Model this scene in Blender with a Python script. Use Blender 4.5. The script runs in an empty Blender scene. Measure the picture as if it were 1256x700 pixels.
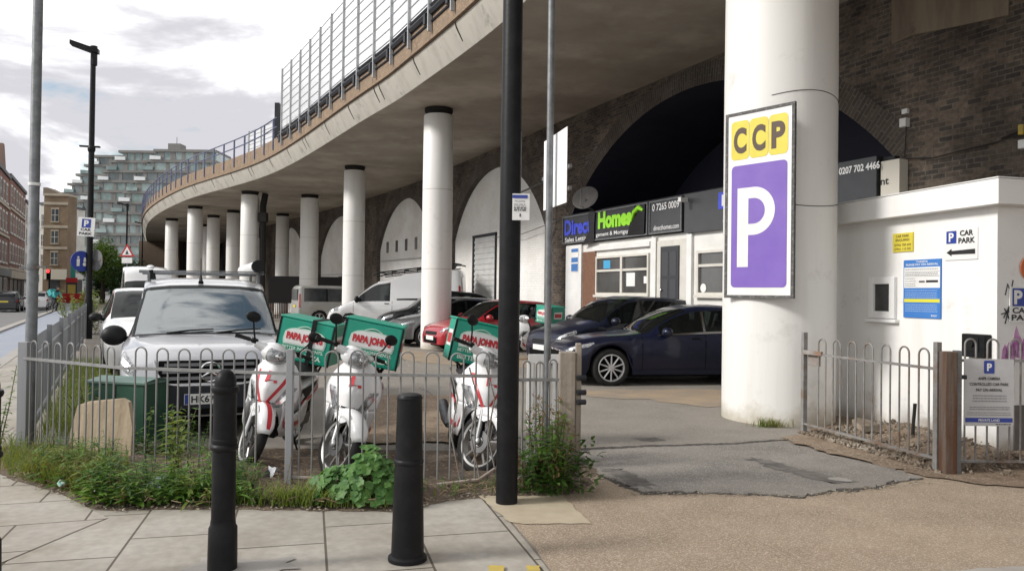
import bpy, bmesh, math, random
from mathutils import Vector, Matrix
RN = random.Random(11)
sc = bpy.context.scene
col = sc.collection
V3 = Vector
# ------------------------------------------------------------------ helpers
def link(o, parent=None):
    col.objects.link(o)
    if parent is not None: o.parent = parent
    return o
def tag(o, label=None, cat=None, group=None, kind=None):
    if label: o['label'] = label
    if cat: o['category'] = cat
    if group: o['group'] = group
    if kind: o['kind'] = kind
    return o
def thing(name, label, cat, loc=(0, 0, 0), rz=0.0, group=None):
    o = bpy.data.objects.new(name, None); o.empty_display_size = .2
    o.location = loc; o.rotation_euler = (0, 0, rz)
    link(o); return tag(o, label, cat, group)
def copy_tree(o, parent=None):
    c = o.copy(); col.objects.link(c); c.parent = parent
    for ch in list(o.children): copy_tree(ch, c)
    return c
_tcache = {}
def text_data(body, bold, res):
    k = (body, bold, res)
    if k in _tcache: return _tcache[k]
    cu = bpy.data.curves.new('lettering', 'FONT'); cu.body = body; cu.size = 1; cu.resolution_u = res
    cu.offset = bold; cu.fill_mode = 'BOTH'
    ob = bpy.data.objects.new('lettering', cu); col.objects.link(ob)
    dg = bpy.context.evaluated_depsgraph_get(); dg.update()
    me = bpy.data.meshes.new_from_object(ob.evaluated_get(dg))
    vs = [v.co.copy() for v in me.vertices]; fs = [list(p.vertices) for p in me.polygons]
    bpy.data.objects.remove(ob); bpy.data.curves.remove(cu); bpy.data.meshes.remove(me)
    xs = [v.x for v in vs]; ys = [v.y for v in vs]
    _tcache[k] = (vs, fs, min(xs), max(xs), min(ys), max(ys)); return _tcache[k]
class MB:
    def __init__(s): s.v = []; s.f = []; s.uv = {}
    def add(s, vs, fs):
        b = len(s.v); s.v += [V3(p) for p in vs]; s.f += [[i + b for i in f] for f in fs]; return s
    def quad(s, *p): return s.add(p, [list(range(len(p)))])
    def box(s, c, d, m=None):
        hx, hy, hz = d[0] / 2, d[1] / 2, d[2] / 2
        vs = [V3((x * hx, y * hy, z * hz)) for x in (-1, 1) for y in (-1, 1) for z in (-1, 1)]
        if m is not None: vs = [m @ v for v in vs]
        c = V3(c)
        return s.add([v + c for v in vs], [[0, 1, 3, 2], [4, 6, 7, 5], [0, 4, 5, 1], [2, 3, 7, 6], [0, 2, 6, 4], [1, 5, 7, 3]])
    def box2(s, a, b): # corner to corner
        return s.box([(a[i] + b[i]) / 2 for i in range(3)], [abs(b[i] - a[i]) for i in range(3)])
    def tube(s, p0, p1, r0, r1=None, n=10, cap=True):
        return s.path([p0, p1], [r0, r0 if r1 is None else r1], n, cap)
    def path(s, pts, r, n=8, cap=True, closed=False):
        pts = [V3(p) for p in pts]; N = len(pts)
        rr = r if isinstance(r, (list, tuple)) else [r] * N
        up = None; b = len(s.v)
        for i, p in enumerate(pts):
            a = pts[(i - 1) % N] if (i > 0 or closed) else p
            c = pts[(i + 1) % N] if (i < N - 1 or closed) else p
            t = (c - a).normalized()
            if up is None:
                up = V3((0, 0, 1)) if abs(t.z) < .9 else V3((1, 0, 0))
            x = up.cross(t)
            if x.length < 1e-6: x = V3((1, 0, 0)).cross(t)
            x.normalize(); y = t.cross(x).normalized(); up = y
            for k in range(n):
                an = 2 * math.pi * k / n
                s.v.append(p + (x * math.cos(an) + y * math.sin(an)) * rr[i])
        M = N if closed else N - 1
        for i in range(M):
            for k in range(n):
                i2 = (i + 1) % N
                s.f.append([b + i * n + k, b + i * n + (k + 1) % n, b + i2 * n + (k + 1) % n, b + i2 * n + k])
        if cap and not closed:
            s.f.append([b + k for k in reversed(range(n))]); s.f.append([b + (N - 1) * n + k for k in range(n)])
        return s
    def lathe(s, prof, n=24, c=(0, 0, 0), axis='z', cap=False):
        b = len(s.v); c = V3(c)
        for (r, z) in prof:
            for k in range(n):
                a = 2 * math.pi * k / n
                if axis == 'z': p = (r * math.cos(a), r * math.sin(a), z)
                elif axis == 'y': p = (r * math.cos(a), z, -r * math.sin(a))
                else: p = (z, r * math.cos(a), r * math.sin(a))
                s.v.append(c + V3(p))
        for i in range(len(prof) - 1):
            for k in range(n):
                s.f.append([b + i * n + k, b + i * n + (k + 1) % n, b + (i + 1) * n + (k + 1) % n, b + (i + 1) * n + k])
        if cap:
            s.f.append([b + k for k in reversed(range(n))]); s.f.append([b + (len(prof) - 1) * n + k for k in range(n)])
        return s
    def prism(s, poly, vec):
        n = len(poly); poly = [V3(p) for p in poly]; vec = V3(vec)
        return s.add(poly + [p + vec for p in poly], [list(range(n))[::-1], list(range(n, 2 * n))] + [[i, (i + 1) % n, n + (i + 1) % n, n + i] for i in range(n)])
    def grid(s, rows, close=False):
        b = len(s.v); n = len(rows[0])
        for r in rows: s.v += [V3(p) for p in r]
        for i in range(len(rows) - 1):
            for k in range(n if close else n - 1):
                s.f.append([b + i * n + k, b + i * n + (k + 1) % n, b + (i + 1) * n + (k + 1) % n, b + (i + 1) * n + k])
        return s
    def ball(s, c, r, n=12, m=8):
        rx, ry, rz = r if isinstance(r, (tuple, list)) else (r, r, r); c = V3(c)
        rows = []
        for i in range(m + 1):
            th = math.pi * i / m
            rows.append([c + V3((rx * math.sin(th) * math.cos(2 * math.pi * k / n), ry * math.sin(th) * math.sin(2 * math.pi * k / n), rz * math.cos(th))) for k in range(n)])
        return s.grid(rows, True)
    def text(s, body, o, right, up, w, h, bold=.0, off=0.0, res=3):
        vs, fs, x0, x1, y0, y1 = text_data(body, bold, res)
        o = V3(o); right = V3(right).normalized(); up = V3(up).normalized(); nn = right.cross(up) * off
        return s.add([o + nn + right * ((v.x - x0) / (x1 - x0) * w) + up * ((v.y - y0) / (y1 - y0) * h) for v in vs], fs)
    def xf(s, m): s.v = [m @ p for p in s.v]; return s
    def build(s, name, mat, parent=None, world=False, smooth=35, bevel=0, solid=0, sub=0, fixn=False, kind=None):
        me = bpy.data.meshes.new(name)
        vs = s.v
        if world and parent is not None:
            inv = Matrix.Translation(parent.location) @ Matrix.Rotation(parent.rotation_euler.z, 4, 'Z')
            inv = inv.inverted(); vs = [inv @ p for p in vs]
        me.from_pydata([tuple(p) for p in vs], [], s.f)
        if s.uv:
            ul = me.uv_layers.new(name='UVMap')
            for pi, p in enumerate(me.polygons):
                uvs = s.uv.get(pi)
                if uvs:
                    for li, uv in zip(p.loop_indices, uvs): ul.data[li].uv = uv
        me.validate()
        if fixn:
            bm = bmesh.new(); bm.from_mesh(me); bmesh.ops.remove_doubles(bm, verts=bm.verts, dist=1e-5)
            bmesh.ops.recalc_face_normals(bm, faces=bm.faces); bm.to_mesh(me); bm.free()
        o = bpy.data.objects.new(name, me); link(o, parent)
        for m in (mat if isinstance(mat, (list, tuple)) else [mat]): me.materials.append(m)
        if smooth:
            me.shade_smooth(); me.set_sharp_from_angle(angle=math.radians(smooth))
        if solid:
            md = o.modifiers.new('thick', 'SOLIDIFY'); md.thickness = solid; md.offset = 0
        if bevel:
            md = o.modifiers.new('edge', 'BEVEL'); md.width = bevel; md.segments = 2; md.limit_method = 'ANGLE'; md.angle_limit = math.radians(40); md.harden_normals = False
        if sub:
            md = o.modifiers.new('sub', 'SUBSURF'); md.levels = sub; md.render_levels = sub
        if kind: o['kind'] = kind
        return o
def rotz(a): return Matrix.Rotation(a, 4, 'Z')
def lerp(a, b, t): return a + (b - a) * t
def pchip(keys):
    xs = [k[0] for k in keys]; ys = [k[1] for k in keys]; n = len(xs)
    h = [xs[i + 1] - xs[i] for i in range(n - 1)]; d = [(ys[i + 1] - ys[i]) / h[i] for i in range(n - 1)]
    m = [0.0] * n; m[0] = d[0]; m[-1] = d[-1]
    for i in range(1, n - 1):
        m[i] = 0 if d[i - 1] * d[i] <= 0 else 2 * d[i - 1] * d[i] / (d[i - 1] + d[i])
    def f(x):
        if x <= xs[0]: return ys[0]
        if x >= xs[-1]: return ys[-1]
        i = 0
        while x > xs[i + 1]: i += 1
        t = (x - xs[i]) / h[i]; t2 = t * t; t3 = t2 * t
        return (2 * t3 - 3 * t2 + 1) * ys[i] + (t3 - 2 * t2 + t) * h[i] * m[i] + (-2 * t3 + 3 * t2) * ys[i + 1] + (t3 - t2) * h[i] * m[i + 1]
    return f
class Curve2:  # smooth polyline in plan, by arc length
    def __init__(s, pts, step=.25, smooth=True):
        P = [V3((p[0], p[1], 0)) for p in pts]; out = []
        for i in range(len(P) - 1):
            a = P[max(i - 1, 0)]; b = P[i]; c = P[i + 1]; d = P[min(i + 2, len(P) - 1)]
            n = max(2, int((c - b).length / step))
            for k in range(n):
                t = k / n
                if smooth: out.append(.5 * ((2 * b) + (c - a) * t + (2 * a - 5 * b + 4 * c - d) * t * t + (3 * b - a - 3 * c + d) * t ** 3))
                else: out.append(b.lerp(c, t))
        out.append(P[-1]); s.p = out; s.s = [0]
        for i in range(1, len(out)): s.s.append(s.s[-1] + (out[i] - out[i - 1]).length)
        s.L = s.s[-1]
    def at(s, u):
        u = min(max(u, 0), s.L); lo, hi = 0, len(s.s) - 1
        while hi - lo > 1:
            m = (lo + hi) // 2
            if s.s[m] <= u: lo = m
            else: hi = m
        t = (u - s.s[lo]) / max(1e-9, s.s[hi] - s.s[lo]); return s.p[lo].lerp(s.p[hi], t)
    def tan(s, u): return (s.at(min(u + .4, s.L)) - s.at(max(u - .4, 0))).normalized()
    def nor(s, u): t = s.tan(u); return V3((-t.y, t.x, 0))   # left of travel
    def pt(s, u, o=0, z=0): p = s.at(u) + s.nor(u) * o; return V3((p.x, p.y, z))
# ------------------------------------------------------------------ materials
BARP = None
_m = {}
def nodes(name):
    m = bpy.data.materials.new(name); m.use_nodes = True; nt = m.node_tree
    return m, nt, nt.nodes['Principled BSDF']
def N(nt, t, **kw):
    n = nt.nodes.new(t)
    for k, v in kw.items():
        if hasattr(n, k): setattr(n, k, v)
        else: n.inputs[k].default_value = v
    return n
def c4(c): return (c[0], c[1], c[2], 1)
def mat(name, c, rough=.6, c2=None, scale=4., metal=0., bump=0., bscale=60., coat=0., spec=.5, contrast=(.35, .65), coord='Object', detail=6., c3=None, scale3=.6, ior=None, speck=None):
    if name in _m: return _m[name]
    m, nt, b = nodes(name); L = nt.links
    b.inputs['Roughness'].default_value = rough; b.inputs['Metallic'].default_value = metal
    b.inputs['Coat Weight'].default_value = coat; b.inputs['Coat Roughness'].default_value = .04
    b.inputs['Specular IOR Level'].default_value = spec
    if ior: b.inputs['IOR'].default_value = ior
    tc = N(nt, 'ShaderNodeTexCoord'); src = tc.outputs[coord]
    cc = None
    if c2 is not None:
        no = N(nt, 'ShaderNodeTexNoise', Scale=scale, Detail=detail, Roughness=.62); L.new(src, no.inputs['Vector'])
        rp = N(nt, 'ShaderNodeMapRange'); rp.inputs['From Min'].default_value = contrast[0]; rp.inputs['From Max'].default_value = contrast[1]
        L.new(no.outputs['Fac'], rp.inputs['Value'])
        mx = N(nt, 'ShaderNodeMix', data_type='RGBA'); mx.inputs['A'].default_value = c4(c); mx.inputs['B'].default_value = c4(c2)
        mx.inputs[6].default_value = c4(c); mx.inputs[7].default_value = c4(c2)
        L.new(rp.outputs['Result'], mx.inputs[0]); cc = mx.outputs[2]
        if c3 is not None:
            n3 = N(nt, 'ShaderNodeTexNoise', Scale=scale3, Detail=5., Roughness=.65); L.new(src, n3.inputs['Vector'])
            r3 = N(nt, 'ShaderNodeMapRange'); r3.inputs['From Min'].default_value = .5; r3.inputs['From Max'].default_value = .72
            L.new(n3.outputs['Fac'], r3.inputs['Value'])
            m3 = N(nt, 'ShaderNodeMix', data_type='RGBA'); m3.inputs[7].default_value = c4(c3)
            L.new(r3.outputs['Result'], m3.inputs[0]); L.new(cc, m3.inputs[6]); cc = m3.outputs[2]
        if speck is not None:   # (colour, scale, threshold)
            vo = N(nt, 'ShaderNodeTexVoronoi', Scale=speck[1]); L.new(src, vo.inputs['Vector'])
            sp = N(nt, 'ShaderNodeSeparateColor'); L.new(vo.outputs['Color'], sp.inputs[0])
            r4 = N(nt, 'ShaderNodeMapRange'); r4.inputs['From Min'].default_value = speck[2]; r4.inputs['From Max'].default_value = 1.
            L.new(sp.outputs[0], r4.inputs['Value'])
            m4 = N(nt, 'ShaderNodeMix', data_type='RGBA'); m4.inputs[7].default_value = c4(speck[0])
            L.new(r4.outputs['Result'], m4.inputs[0]); L.new(cc, m4.inputs[6]); cc = m4.outputs[2]
        L.new(cc, b.inputs['Base Color'])
    else: b.inputs['Base Color'].default_value = c4(c)
    if bump:
        nb = N(nt, 'ShaderNodeTexNoise', Scale=bscale, Detail=4.); L.new(src, nb.inputs['Vector'])
        bp = N(nt, 'ShaderNodeBump', Strength=bump, Distance=.01); L.new(nb.outputs['Fac'], bp.inputs['Height']); L.new(bp.outputs['Normal'], b.inputs['Normal'])
    _m[name] = m; return m
def brick_mat(name, ca, cb, cm, bw=.225, bh=.075, mort=.01, rough=.85, stain=(.5, .42, .36), stscale=.5, uv=True, bump=.6, rot=0., offs=.5, loc=(0, 0, 0), stmul=None, fine=(.82, 1.12), squash=1.):
    m, nt, b = nodes(name); L = nt.links
    tc = N(nt, 'ShaderNodeTexCoord'); mp = N(nt, 'ShaderNodeMapping'); mp.inputs['Rotation'].default_value = (0, 0, rot); mp.inputs['Location'].default_value = loc
    L.new(tc.outputs['UV' if uv else 'Object'], mp.inputs['Vector'])
    bt = N(nt, 'ShaderNodeTexBrick'); bt.offset = offs
    bt.inputs['Scale'].default_value = 1; bt.inputs['Brick Width'].default_value = bw; bt.inputs['Row Height'].default_value = bh
    bt.inputs['Mortar Size'].default_value = mort; bt.inputs['Mortar Smooth'].default_value = .3; bt.inputs['Bias'].default_value = 0
    bt.inputs['Color1'].default_value = c4(ca); bt.inputs['Color2'].default_value = c4(cb); bt.inputs['Mortar'].default_value = c4(cm)
    L.new(mp.outputs['Vector'], bt.inputs['Vector'])
    no = N(nt, 'ShaderNodeTexNoise', Scale=stscale, Detail=8., Roughness=.65); L.new(mp.outputs['Vector'], no.inputs['Vector'])
    r1 = N(nt, 'ShaderNodeMapRange'); r1.inputs['From Min'].default_value = .38; r1.inputs['From Max'].default_value = .66
    L.new(no.outputs['Fac'], r1.inputs['Value'])
    mx = N(nt, 'ShaderNodeMix', data_type='RGBA', blend_type='MULTIPLY'); mx.inputs[7].default_value = c4(stain)
    L.new(r1.outputs['Result'], mx.inputs[0]); L.new(bt.outputs['Color'], mx.inputs[6])
    n2 = N(nt, 'ShaderNodeTexNoise', Scale=14., Detail=6.); L.new(mp.outputs['Vector'], n2.inputs['Vector'])
    r2 = N(nt, 'ShaderNodeMapRange'); r2.inputs['From Min'].default_value = .3; r2.inputs['From Max'].default_value = .7; r2.inputs['To Min'].default_value = fine[0]; r2.inputs['To Max'].default_value = fine[1]
    L.new(n2.outputs['Fac'], r2.inputs['Value'])
    m2 = N(nt, 'ShaderNodeMix', data_type='RGBA', blend_type='MULTIPLY'); m2.inputs[0].default_value = 1
    L.new(mx.outputs[2], m2.inputs[6]); L.new(r2.outputs['Result'], m2.inputs[7])
    L.new(m2.outputs[2], b.inputs['Base Color']); b.inputs['Roughness'].default_value = rough
    if bump:
        iv = N(nt, 'ShaderNodeMath', operation='SUBTRACT'); iv.inputs[0].default_value = 1; L.new(bt.outputs['Fac'], iv.inputs[1])
        ad = N(nt, 'ShaderNodeMath', operation='MULTIPLY_ADD'); L.new(n2.outputs['Fac'], ad.inputs[0]); ad.inputs[1].default_value = .4; L.new(iv.outputs[0], ad.inputs[2])
        bp = N(nt, 'ShaderNodeBump', Strength=bump, Distance=.012); L.new(ad.outputs[0], bp.inputs['Height']); L.new(bp.outputs['Normal'], b.inputs['Normal'])
    _m[name] = m; return m
def streak_mat(name, c, c2, sx=6., sz=.4, rough=.6, lo=.45, hi=.75, bump=.1, base=None, spot=.8):
    # vertical run-off streaks and patches
    m, nt, b = nodes(name); L = nt.links
    tc = N(nt, 'ShaderNodeTexCoord'); mp = N(nt, 'ShaderNodeMapping'); mp.inputs['Scale'].default_value = (sx, sx, sz); L.new(tc.outputs['Object'], mp.inputs['Vector'])
    no = N(nt, 'ShaderNodeTexNoise', Scale=1., Detail=7., Roughness=.65); L.new(mp.outputs['Vector'], no.inputs['Vector'])
    r1 = N(nt, 'ShaderNodeMapRange'); r1.inputs['From Min'].default_value = lo; r1.inputs['From Max'].default_value = hi; L.new(no.outputs['Fac'], r1.inputs['Value'])
    mx = N(nt, 'ShaderNodeMix', data_type='RGBA'); mx.inputs[6].default_value = c4(c); mx.inputs[7].default_value = c4(c2); L.new(r1.outputs['Result'], mx.inputs[0])
    n2 = N(nt, 'ShaderNodeTexNoise', Scale=1.7, Detail=9., Roughness=.7); L.new(tc.outputs['Object'], n2.inputs['Vector'])
    r2 = N(nt, 'ShaderNodeMapRange'); r2.inputs['From Min'].default_value = .58; r2.inputs['From Max'].default_value = .7; L.new(n2.outputs['Fac'], r2.inputs['Value'])
    m2 = N(nt, 'ShaderNodeMix', data_type='RGBA'); m2.inputs[7].default_value = c4([x * spot for x in c2]); L.new(r2.outputs['Result'], m2.inputs[0]); L.new(mx.outputs[2], m2.inputs[6])
    cc = m2.outputs[2]
    if base:   # dirt splashed up from the ground: (colour, height)
        sp = N(nt, 'ShaderNodeSeparateXYZ'); L.new(tc.outputs['Object'], sp.inputs[0])
        ad = N(nt, 'ShaderNodeMath', operation='MULTIPLY_ADD'); L.new(n2.outputs['Fac'], ad.inputs[0]); ad.inputs[1].default_value = -base[1] * 2.2; L.new(sp.outputs['Z'], ad.inputs[2])
        r3 = N(nt, 'ShaderNodeMapRange'); r3.inputs['From Min'].default_value = -base[1] * .9; r3.inputs['From Max'].default_value = -base[1] * .2; r3.inputs['To Min'].default_value = .85; r3.inputs['To Max'].default_value = 0; L.new(ad.outputs[0], r3.inputs['Value'])
        m3 = N(nt, 'ShaderNodeMix', data_type='RGBA'); m3.inputs[7].default_value = c4(base[0]); L.new(r3.outputs['Result'], m3.inputs[0]); L.new(cc, m3.inputs[6]); cc = m3.outputs[2]
    L.new(cc, b.inputs['Base Color']); b.inputs['Roughness'].default_value = rough
    if bump:
        n4 = N(nt, 'ShaderNodeTexNoise', Scale=25., Detail=5.); L.new(tc.outputs['Object'], n4.inputs['Vector'])
        bp = N(nt, 'ShaderNodeBump', Strength=bump, Distance=.01); L.new(n4.outputs['Fac'], bp.inputs['Height']); L.new(bp.outputs['Normal'], b.inputs['Normal'])
    _m[name] = m; return m
def glass_mat(name, tint=(.30, .36, .35), body=(.01, .012, .012), mixv=.5, ior=1.6, rough=.02):
    m, nt, b = nodes(name); L = nt.links; out = nt.nodes['Material Output']
    b.inputs['Base Color'].default_value = c4(body); b.inputs['Roughness'].default_value = rough; b.inputs['IOR'].default_value = ior
    tr = N(nt, 'ShaderNodeBsdfTransparent'); tr.inputs[0].default_value = c4(tint)
    fr = N(nt, 'ShaderNodeFresnel', IOR=ior); mr = N(nt, 'ShaderNodeMapRange'); mr.inputs['To Min'].default_value = mixv; mr.inputs['To Max'].default_value = 1.; L.new(fr.outputs[0], mr.inputs['Value'])
    mx = N(nt, 'ShaderNodeMixShader'); L.new(mr.outputs['Result'], mx.inputs[0]); L.new(tr.outputs[0], mx.inputs[1]); L.new(b.outputs[0], mx.inputs[2]); L.new(mx.outputs[0], out.inputs['Surface'])
    _m[name] = m; return m
WHITE = mat('white_paint', (.72, .71, .68), .55, (.60, .59, .56), 1.5, bump=.08)
SIGNW = mat('sign_white', (.76, .76, .75), .4, (.68, .68, .66), 3.)
SIGNB = mat('sign_black', (.015, .015, .016), .45)
BLUE = mat('sign_blue', (.02, .045, .30), .4, (.025, .05, .26), 5.)
BLACKP = mat('black_paint', (.009, .009, .010), .45, (.017, .0165, .017), 9., bump=.12, bscale=40., contrast=(.45, .75), spec=.16)
GALV = mat('galvanised', (.20, .207, .215), .5, (.13, .137, .14), 14., metal=.45, bump=.05)
GALVD = mat('grey_fence_paint', (.16, .17, .175), .5, (.11, .115, .12), 10., metal=.2, c3=(.16, .10, .06), scale3=5.)
RUBBER = mat('rubber', (.014, .014, .014), .85, (.024, .023, .022), 12., spec=.25)
DARKPL = mat('dark_plastic', (.011, .0115, .012), .5, spec=.2)
CHROME = mat('chrome', (.62, .62, .63), .15, metal=1.)
ALLOY = mat('alloy', (.50, .50, .51), .3, metal=.35)
SILVERW = mat('silver_rim', (.33, .325, .315), .4, metal=.5)
GLASS = glass_mat('car_glass')
RED = mat('red_paint', (.42, .02, .025), .4)
LAMPC = mat('lamp_lens', (.40, .41, .42), .08, (.07, .075, .08), 26., coat=1., ior=1.6)
LAMPR = mat('tail_lens', (.32, .012, .012), .15, coat=1.)
AMBER = mat('amber_lens', (.55, .18, .02), .2, coat=1.)
NAVYGL = mat('window_glass', (.02, .024, .028), .06, (.05, .055, .06), 1.2, spec=.8)
# ------------------------------------------------------------------ world, sun, camera
w = bpy.data.worlds.new('World'); sc.world = w; w.use_nodes = True
nt = w.node_tree; L = nt.links; bg = nt.nodes['Background']; bg.inputs['Strength'].default_value = .1
SUN_DIR = V3((-.84, -.22, .53)).normalized()
sky = N(nt, 'ShaderNodeTexSky'); sky.sky_type = 'NISHITA'; sky.sun_disc = False
sky.sun_elevation = math.asin(SUN_DIR.z); sky.sun_rotation = math.atan2(SUN_DIR.x, SUN_DIR.y); sky.air_density = 1.2; sky.dust_density = 2.
tc = N(nt, 'ShaderNodeTexCoord')
sp = N(nt, 'ShaderNodeSeparateXYZ'); L.new(tc.outputs['Generated'], sp.inputs[0])
# flat cloud layer: divide the direction by its height
zc = N(nt, 'ShaderNodeMath', operation='MAXIMUM'); L.new(sp.outputs['Z'], zc.inputs[0]); zc.inputs[1].default_value = .0
za = N(nt, 'ShaderNodeMath', operation='ADD'); L.new(zc.outputs[0], za.inputs[0]); za.inputs[1].default_value = .22
dv = N(nt, 'ShaderNodeVectorMath', operation='DIVIDE'); L.new(tc.outputs['Generated'], dv.inputs[0])
cb = N(nt, 'ShaderNodeCombineXYZ'); [L.new(za.outputs[0], cb.inputs[i]) for i in range(3)]; L.new(cb.outputs[0], dv.inputs[1])
def sky_noise(scale, off, lo, hi, det=8.):
    mp = N(nt, 'ShaderNodeMapping'); mp.inputs['Location'].default_value = off; L.new(dv.outputs[0], mp.inputs['Vector'])
    n = N(nt, 'ShaderNodeTexNoise', Scale=scale, Detail=det, Roughness=.56, Distortion=.25); L.new(mp.outputs[0], n.inputs['Vector'])
    r = N(nt, 'ShaderNodeMapRange', interpolation_type='SMOOTHSTEP'); r.inputs['From Min'].default_value = lo; r.inputs['From Max'].default_value = hi; L.new(n.outputs['Fac'], r.inputs['Value']); return r.outputs['Result']
gry = sky_noise(1.35, (2.9, 1.6, .7), .43, .57); cov = sky_noise(1.1, (6.3, 2.2, 1.), .355, .425); 
m1 = N(nt, 'ShaderNodeMix', data_type='RGBA'); m1.inputs[6].default_value = (4.6, 4.55, 4.85, 1); m1.inputs[7].default_value = (11.5, 11.5, 11.5, 1); L.new(gry, m1.inputs[0])
m2 = N(nt, 'ShaderNodeMix', data_type='RGBA'); L.new(cov, m2.inputs[0]); L.new(sky.outputs[0], m2.inputs[6]); L.new(m1.outputs[2], m2.inputs[7])
L.new(m2.outputs[2], bg.inputs['Color'])
sd = bpy.data.lights.new('sun', 'SUN'); sd.energy = 2.3; sd.angle = math.radians(12); sd.color = (1, .965, .915)
so = bpy.data.objects.new('sun', sd); link(so); so.rotation_euler = SUN_DIR.to_track_quat('Z', 'Y').to_euler()
cd = bpy.data.cameras.new('camera'); cd.sensor_width = 36; cd.sensor_fit = 'HORIZONTAL'; cd.lens = 950 / 1256 * 36; cd.clip_end = 2000; cd.clip_start = .05
co = bpy.data.objects.new('camera', cd); link(co); sc.camera = co
p_, r_ = math.radians(.66), math.radians(.75)
f_ = V3((0, math.cos(p_), math.sin(p_))); r0 = V3((1, 0, 0)); u0 = V3((0, -math.sin(p_), math.cos(p_)))
rt = r0 * math.cos(r_) + u0 * math.sin(r_); up_ = -r0 * math.sin(r_) + u0 * math.cos(r_)
mw = Matrix.Identity(4)
for i in range(3): mw[i][0] = rt[i]; mw[i][1] = up_[i]; mw[i][2] = -f_[i]
mw[2][3] = 1.6; co.matrix_world = mw
sc.view_settings.view_transform = 'Standard'; sc.view_settings.look = 'None'; sc.view_settings.gamma = 1; sc.view_settings.exposure = 0.62
# ------------------------------------------------------------------ ground, road, pavement
FU = V3((-.46, .888, 0)); FM = V3((-.888, -.46, 0)); F0 = V3((-4.73, 7.55, 0))
def T(a, m, z=0): p = F0 + FU * a + FM * m; return V3((p.x, p.y, z))
def ragged(pts, amp=.03, step=.08, seed=1, closed=True):
    rn = random.Random(seed); out = []
    n = len(pts)
    for i in range(n if closed else n - 1):
        a = V3(pts[i]); b = V3(pts[(i + 1) % n]); k = max(1, int((b - a).length / step))
        for j in range(k):
            p = a.lerp(b, j / k); out.append(p + V3((rn.uniform(-amp, amp), rn.uniform(-amp, amp), 0)))
    return out
def sheet(name, pts, z, m, kind='structure', amp=0, step=.08, seed=1, thick=0):
    P = [V3((p[0], p[1], z)) for p in (ragged([(q[0], q[1], 0) for q in pts], amp, step, seed) if amp else pts)]
    b = MB()
    if thick: b.prism(P, (0, 0, -thick))
    else: b.quad(*P)
    o = b.build(name, m, smooth=0, fixn=bool(thick))
    if o.data.polygons[0].normal.z < 0 and not thick: o.data.flip_normals()
    return tag(o, kind=kind)
ASPH = mat('asphalt', (.235, .213, .182), .9, (.18, .163, .14), 1.1, bump=.35, bscale=180, c3=(.265, .24, .205), scale3=.35, speck=((.36, .34, .31), 130, .8))
ASPH2 = mat('asphalt_apron', (.215, .197, .174), .9, (.155, .143, .127), 1.8, bump=.4, bscale=170, c3=(.27, .245, .215), scale3=.7, speck=((.38, .36, .33), 120, .8))
SITE = mat('car_park_surface', (.25, .225, .195), .92, (.19, .172, .15), .7, bump=.3, bscale=140, c3=(.27, .22, .165), scale3=.16, speck=((.31, .29, .26), 90, .85))
ROAD = mat('road_asphalt', (.17, .165, .16), .9, (.14, .137, .134), .8)
TANG = mat('tan_bonded_gravel', (.305, .238, .172), .92, (.245, .187, .132), 2.2, bump=.7, bscale=260, c3=(.37, .285, .20), scale3=.45, speck=((.52, .43, .33), 150, .6))
DIRT = mat('dry_dirt', (.23, .165, .11), .95, (.15, .105, .07), 5., bump=.6, bscale=60, c3=(.28, .215, .15), scale3=1.2, speck=((.36, .29, .22), 60, .8))
SOIL = mat('dark_soil', (.075, .055, .04), .95, (.13, .095, .065), 9., bump=1., bscale=45, speck=((.24, .18, .12), 40, .8))
LANE = mat('blue_lane_paint', (.235, .265, .32), .8, (.285, .30, .335), 1.5)
KERB = mat('kerb_concrete', (.36, .34, .31), .85, (.28, .26, .235), 3., bump=.3)
STAIN = mat('oil_stain', (.085, .078, .07), .75, (.15, .138, .122), 7., contrast=(.4, .6))
YEL = mat('yellow_road_paint', (.50, .37, .06), .8, (.38, .29, .10), 9., contrast=(.4, .7))
FLAG = brick_mat('paving_flags', (.375, .348, .305), (.33, .307, .27), (.10, .085, .065), bw=.93, bh=.605, mort=.009, stain=(.72, .69, .64), stscale=1.3, uv=False, bump=.25, rot=-(math.pi / 2 + .255), offs=.37, loc=(.15, .12, 0), fine=(.88, 1.08))
FLAG2 = brick_mat('paving_flags_turned', (.385, .355, .31), (.345, .318, .28), (.10, .085, .065), bw=.75, bh=.6, mort=.009, stain=(.74, .70, .64), stscale=1.1, uv=False, bump=.25, rot=-.32, offs=.45, fine=(.88, 1.08))
sheet('ground', [(-500, -300), (500, -300), (500, 700), (-500, 700)], -.14, ROAD)
sheet('road', [T(-40, 3.3), T(115, 3.3), T(115, 12), T(-40, 12)], -.136, ROAD)
sheet('cycle_lane', [T(-30, 1.46), T(115, 1.46), T(115, 3.02), T(-30, 3.02)], -.132, LANE)
for m0 in (4.9,):   # lane line, broken
    b = MB()
    for k in range(16): b.quad(T(k * 6 - 6, 6.1, -.131), T(k * 6 - 3.5, 6.1, -.131), T(k * 6 - 3.5, 6.22, -.131), T(k * 6 - 6, 6.22, -.131))
    tag(b.build('lane_marking', SIGNW, smooth=0), kind='structure')
b = MB(); b.prism([T(-30, 3.02, -.136), T(115, 3.02, -.136), T(115, 3.32, -.136), T(-30, 3.32, -.136)], (0, 0, .07)); tag(b.build('lane_kerb', KERB, smooth=0, fixn=True), kind='structure')
b = MB(); b.prism([T(-30, 1.2, -.136), T(115, 1.2, -.136), T(115, 1.455, -.136), T(-30, 1.455, -.136)], (0, 0, .145)); tag(b.build('pavement_kerb', KERB, smooth=0, fixn=True), kind='structure')
b = MB(); b.prism([T(-30, 12, -.136), T(115, 12, -.136), T(115, 15, -.136), T(-30, 15, -.136)], (0, 0, .13)); tag(b.build('far_pavement', KERB, smooth=0, fixn=True), kind='structure')
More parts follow.
